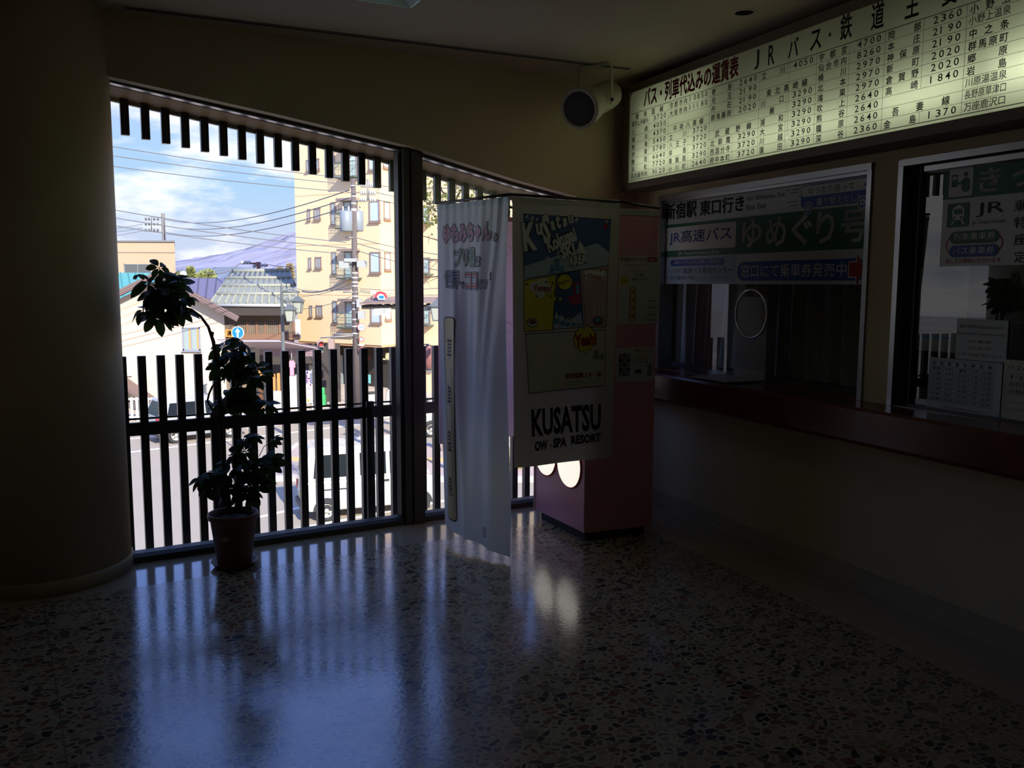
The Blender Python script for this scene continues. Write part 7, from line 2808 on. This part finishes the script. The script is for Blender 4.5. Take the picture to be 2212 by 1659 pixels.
def wire(name, label, a, b, sag, r=0.02, group=None):
    """a, b: (x, y, distance)"""
    A_, B2 = at_y(*a), at_y(*b)
    k_ = (B2 - A_).normalized()                 # stops short of the pole's skin
    A_ = A_ + k_ * (0.2 if abs(a[0] - 763) < 12 and a[2] == YP else 0.28 if a[2] == YF and 350 < a[0] < 355 else 0.02)
    B2 = B2 - k_ * (0.2 if abs(b[0] - 763) < 12 and b[2] == YP else 0.02)
    pts_ = [A_.lerp(B2, i / 20) - UP * (sag * 4 * (i / 20) * (1 - i / 20)) for i in range(21)]
    q = MB()
    q.tube([p - A_ for p in pts_], r, 5)
    o = q.build(name, wire_m)
    o.location = A_
    return tag(o, label, 'wire', group)


wire('overhead_wire', 'topmost of the three wires crossing the upper sky to the pole top', (120, 296, 30), (759, 386, YP), 0.1, 0.016, 'upper wires')
wire('overhead_wire', 'middle of the three wires crossing the upper sky to the insulator rack', (120, 318, 30), (777.5, 400, YP), 0.1, 0.016, 'upper wires')
wire('overhead_wire', 'lowest of the three wires crossing the upper sky to the insulator rack', (120, 342, 30), (777.5, 417, YP), 0.1, 0.016, 'upper wires')
for i, (y0, y1) in enumerate(((474, 410), (487, 427), (501, 445))):
    wire('slung_wire', ('highest', 'middle', 'lowest')[i] + ' of three sagging wires slung from the far pole to the utility pole', (353, y0, YF), (758, y1, YP), 0.75, 0.024, 'slung wires')
for i, (y0, y1) in enumerate(((436, 525), (454, 537), (472, 550))):
    wire('crossing_wire', ('highest', 'middle', 'lowest')[i] + ' of three straight wires running down across the lower sky to the utility pole', (150, y0, 32), (757, y1, YP), 0.12, 0.018, 'crossing wires')
for i, (y0, y1) in enumerate(((474, 484), (482, 492), (490, 498))):
    wire('left_wire', ('first', 'second', 'third')[i] + ' short wire from the left edge up to the far pole insulators', (150, y0 + 26, 76), ((309.5, 309.5, 313.2)[i], y1, YF), 0.15, 0.024, 'left wires')
wire('thick_cable', 'thick bundled cable sagging from the tiled roof up to the utility pole', (652, 629, 40), (757, 600, YP), 0.25, 0.035)
wire('drop_wire', 'thin service wire from the small pole crossarm to the left across the hills', (440, 586, 60), (519, 568.5, 62), 0.4, 0.03)
wire('drop_wire', 'service wire from the small pole crossarm to the orange building edge', (581.5, 572, 62), (640, 577, 49.3), 0.05, 0.024)
for i, (x0, y0, x1, y1) in enumerate(((812.5, 400, 1000, 404), (812.5, 416, 1000, 436), (812.5, 431, 1000, 452))):
    wire('right_wire', ('highest', 'middle', 'lowest')[i] + ' of three wires leaving the insulator rack to the right', (x0, y0, YP), (x1, y1, 33), 0.1, 0.016, 'right hand wires')
for i, (y0, y1) in enumerate(((513, 556), (525, 572), (540, 592))):
    wire('fanned_wire', ('highest', 'middle', 'lowest')[i] + ' of three wires fanning down to the right from the middle of the utility pole', (766, y0, YP), (1000, y1, 33), 0.1, 0.014, 'fanned wires')
for i, (x0, y0, x1, y1) in enumerate(((641, 624, 762, 622), (652, 640, 762, 612), (641, 668, 762, 640))):
    wire('low_wire', ('upper', 'sloping', 'lower')[i] + ' thin wire before the orange facade left of the utility pole', (x0, y0, 42), (x1, y1, YP), 0.12, 0.012, 'low wires left')
for i, (x1, y1) in enumerate(((1000, 617), (1000, 636), (1000, 644))):
    wire('low_wire', ('upper', 'middle', 'lower')[i] + ' thin wire before the orange facade right of the utility pole', (771, 624 + 3 * i, YP), (x1, y1, 34), 0.1, 0.012, 'low wires right')

# ---- trees, hills
leafy = mat_cloth('tree_leaf', (0.16, 0.18, 0.04), trans=0.3, rough=0.6)
bark = mat('bark', (0.10, 0.07, 0.05), 0.9)
rnd = random.Random(21)
YT = 17.0
tb = at_z(1010, 1110, STREET)
tb = V((at_y(1015, 700, YT).x, YT, STREET))
te_ = thing('street_tree', tb, label='sparse leafy tree between the mullion and the pale blue curtain', cat='tree')
q = MB()
tp = [tb, at_y(1012, 800, YT), at_y(1000, 620, YT), at_y(985, 520, YT), at_y(975, 440, YT), at_y(990, 380, YT)]
q.tube(tp, [0.12, 0.10, 0.08, 0.06, 0.045, 0.02], 8)
brs = []
for base, tip in (((992, 560), (915, 510)), ((996, 590), (905, 560)), ((985, 520), (925, 440)), ((980, 480), (1050, 420)), ((975, 440), (930, 405)), ((985, 520), (1075, 440)), ((998, 610), (1090, 540)), ((975, 450), (1020, 390)), ((1000, 620), (915, 600))):
    a, b = at_y(*base, YT), at_y(*tip, YT + rnd.uniform(-0.6, 0.6))
    m1 = a.lerp(b, 0.5) + V((0, 0, 0.12))
    q.tube([a, m1, b], [0.03, 0.016, 0.006], 5)
    brs.append((m1, b))
    for k in range(4):
        t0 = m1.lerp(b, rnd.random())
        t1 = t0 + V((rnd.uniform(-.4, .2), rnd.uniform(-.3, .3), rnd.uniform(-.25, .35)))
        q.tube([t0, t1], [0.006, 0.003], 4)
        brs.append((t0, t1))
q.build('branch', bark, te_)
q = MB()


def tleaf(c, L):
    d = V((rnd.uniform(-1, 1), rnd.uniform(-1, 1), rnd.uniform(-1, .6))).normalized()
    s_ = d.orthogonal().normalized() * (L * 0.28)
    q.add([c, c + d * L * 0.5 + s_, c + d * L, c + d * L * 0.5 - s_], [(0, 1, 2, 3)])


for cx, cy, n, r in ((920, 455, 70, 0.20), (938, 430, 80, 0.22), (958, 410, 60, 0.25), (1010, 415, 120, 0.35), (1050, 420, 100, 0.3), (1075, 430, 80, 0.25), (985, 395, 60, 0.3), (1090, 470, 60, 0.3), (935, 470, 40, 0.15)):
    c0 = at_y(cx, cy, YT)
    for i in range(n):
        tleaf(c0 + V((rnd.gauss(0, r), rnd.gauss(0, r), rnd.gauss(0, r * 0.8))), rnd.uniform(0.06, 0.11))
q.build('foliage', leafy, te_, fix=False)
# dry grass clump seen under the pink curtain
q = MB()
gcn = at_z(1104, 1010, STREET + 0.13)
for i in range(260):
    a = gcn + V((rnd.gauss(0, 0.22), rnd.gauss(0, 0.2), 0))
    b = a + V((rnd.gauss(0, 0.18), rnd.gauss(0, 0.18), rnd.uniform(0.35, 1.0)))
    q.add([a, a + V((0.02, 0, 0)), b], [(0, 1, 2)])
tag(q.build('dry_grass', mat_cloth('dry_grass_blade', (0.45, 0.36, 0.14), trans=0.3, rough=0.8), loc=gcn, fix=False), 'clump of dry yellow grass on the pavement seen below the pink curtain', 'grass')


def lumpy_tree(label, x, ytop, ybot, w, Y, m, conifer=False):
    c, t = at_y(x, ybot, Y), at_y(x, ytop, Y)
    R_ = w / FPX * Y / 2
    o = thing('distant_tree', V((c.x, Y, STREET)), label=label, cat='tree')
    q = MB()
    q.tube([V((c.x, Y, STREET)), V((c.x, Y, (c.z + t.z) / 2))], 0.2, 6)
    q.build('trunk', bark, o)
    q = MB()
    for i in range(420):
        f = rnd.random()
        if conifer:
            rr2 = R_ * (1 - f) * rnd.uniform(0.5, 1)
            z = c.z + (t.z - c.z) * f
        else:
            rr2 = R_ * math.sqrt(max(0, 1 - (2 * f - 1) ** 2)) * rnd.uniform(0.7, 1)
            z = c.z + (t.z - c.z) * f
        an = rnd.uniform(0, 6.28)
        p = V((c.x + rr2 * math.cos(an), Y + rr2 * math.sin(an), z))
        d = V((rnd.uniform(-1, 1), rnd.uniform(-1, 1), rnd.uniform(-.4, 1))).normalized() * 0.5
        s_ = d.orthogonal().normalized() * 0.3
        q.add([p - d * 0.5, p + s_, p + d, p - s_], [(0, 1, 2, 3)])
    q.build('foliage', m, o, fix=False)


tg = mat('far_green', (0.22, 0.24, 0.08), 0.9)
tbn = mat('far_brown', (0.32, 0.25, 0.14), 0.9)
lumpy_tree('yellow green pointed tree beyond the dark purple roof', 413, 583, 612, 26, 80, tg, True)
lumpy_tree('round green tree beyond the dark purple roof, right of the pointed tree', 448, 588, 612, 30, 88, tg)
lumpy_tree('low round green tree left of the pointed tree beyond the roofs', 393, 592, 612, 26, 96, tg)
lumpy_tree('tiny brown conifer above the tiled ridge, right one of two', 627, 575, 600, 9, 90, tbn, True)
lumpy_tree('tiny brown conifer above the tiled ridge, left one of two', 605, 582, 600, 9, 98, tbn, True)


def hills(name, prof, Y, m, base_y, seed):
    r_ = random.Random(seed)
    P_ = []
    xs = []
    for (xa, ya), (xb, yb) in zip(prof[:-1], prof[1:]):
        n = max(2, int((xb - xa) / 4))
        for i in range(n):
            xs.append((xa + (xb - xa) * i / n, ya + (yb - ya) * i / n + r_.uniform(-0.7, 0.7)))
    xs.append(prof[-1])
    q = MB()
    rows = 9
    vs_ = []
    for j in range(rows):
        f = j / (rows - 1)
        for x, y in xs:
            p = at_y(x, y, Y)
            z = STREET + (p.z - STREET) * (1 - f) ** 1.2 * (1 + (r_.uniform(-0.10, 0.10) if 0 < j < rows - 1 else 0))
            yy = Y - (Y - base_y) * f
            vs_.append(V((p.x, yy + (r_.uniform(-0.02, 0.02) * Y if 0 < j < rows - 1 else 0), z)))
    n = len(xs)
    q.add(vs_, [(j * n + i, j * n + i + 1, (j + 1) * n + i + 1, (j + 1) * n + i) for j in range(rows - 1) for i in range(n - 1)], True)
    return struct(q.build(name, m, fix=True))


hills('mountain', [(100, 575), (250, 572), (370, 570), (420, 566), (450, 560), (470, 556), (500, 555), (530, 550), (555, 541), (580, 534), (605, 527), (625, 516), (645, 507), (720, 480), (820, 470), (1000, 500), (1200, 540)], 3000, mat('hill_haze_purple', (0.30, 0.295, 0.385), 1.0, spec=0.0, noise=0.12, nscale=0.004), 1500, 2)  # distance haze is put into the purple of the mountain colour
hills('mountain_far', [(300, 578), (370, 572), (395, 563), (405, 558), (413, 560), (420, 556), (430, 559), (440, 563), (470, 572), (600, 580)], 7000, mat('snow_peak', (0.75, 0.76, 0.82), 1.0, spec=0.0), 5000, 4)
hills('hill_near', [(100, 588), (380, 585), (440, 580), (500, 576), (560, 580), (640, 584), (800, 588)], 900, mat('hill_blue_grey', (0.20, 0.23, 0.28), 1.0, spec=0.0, noise=0.15, nscale=0.01), 500, 6)
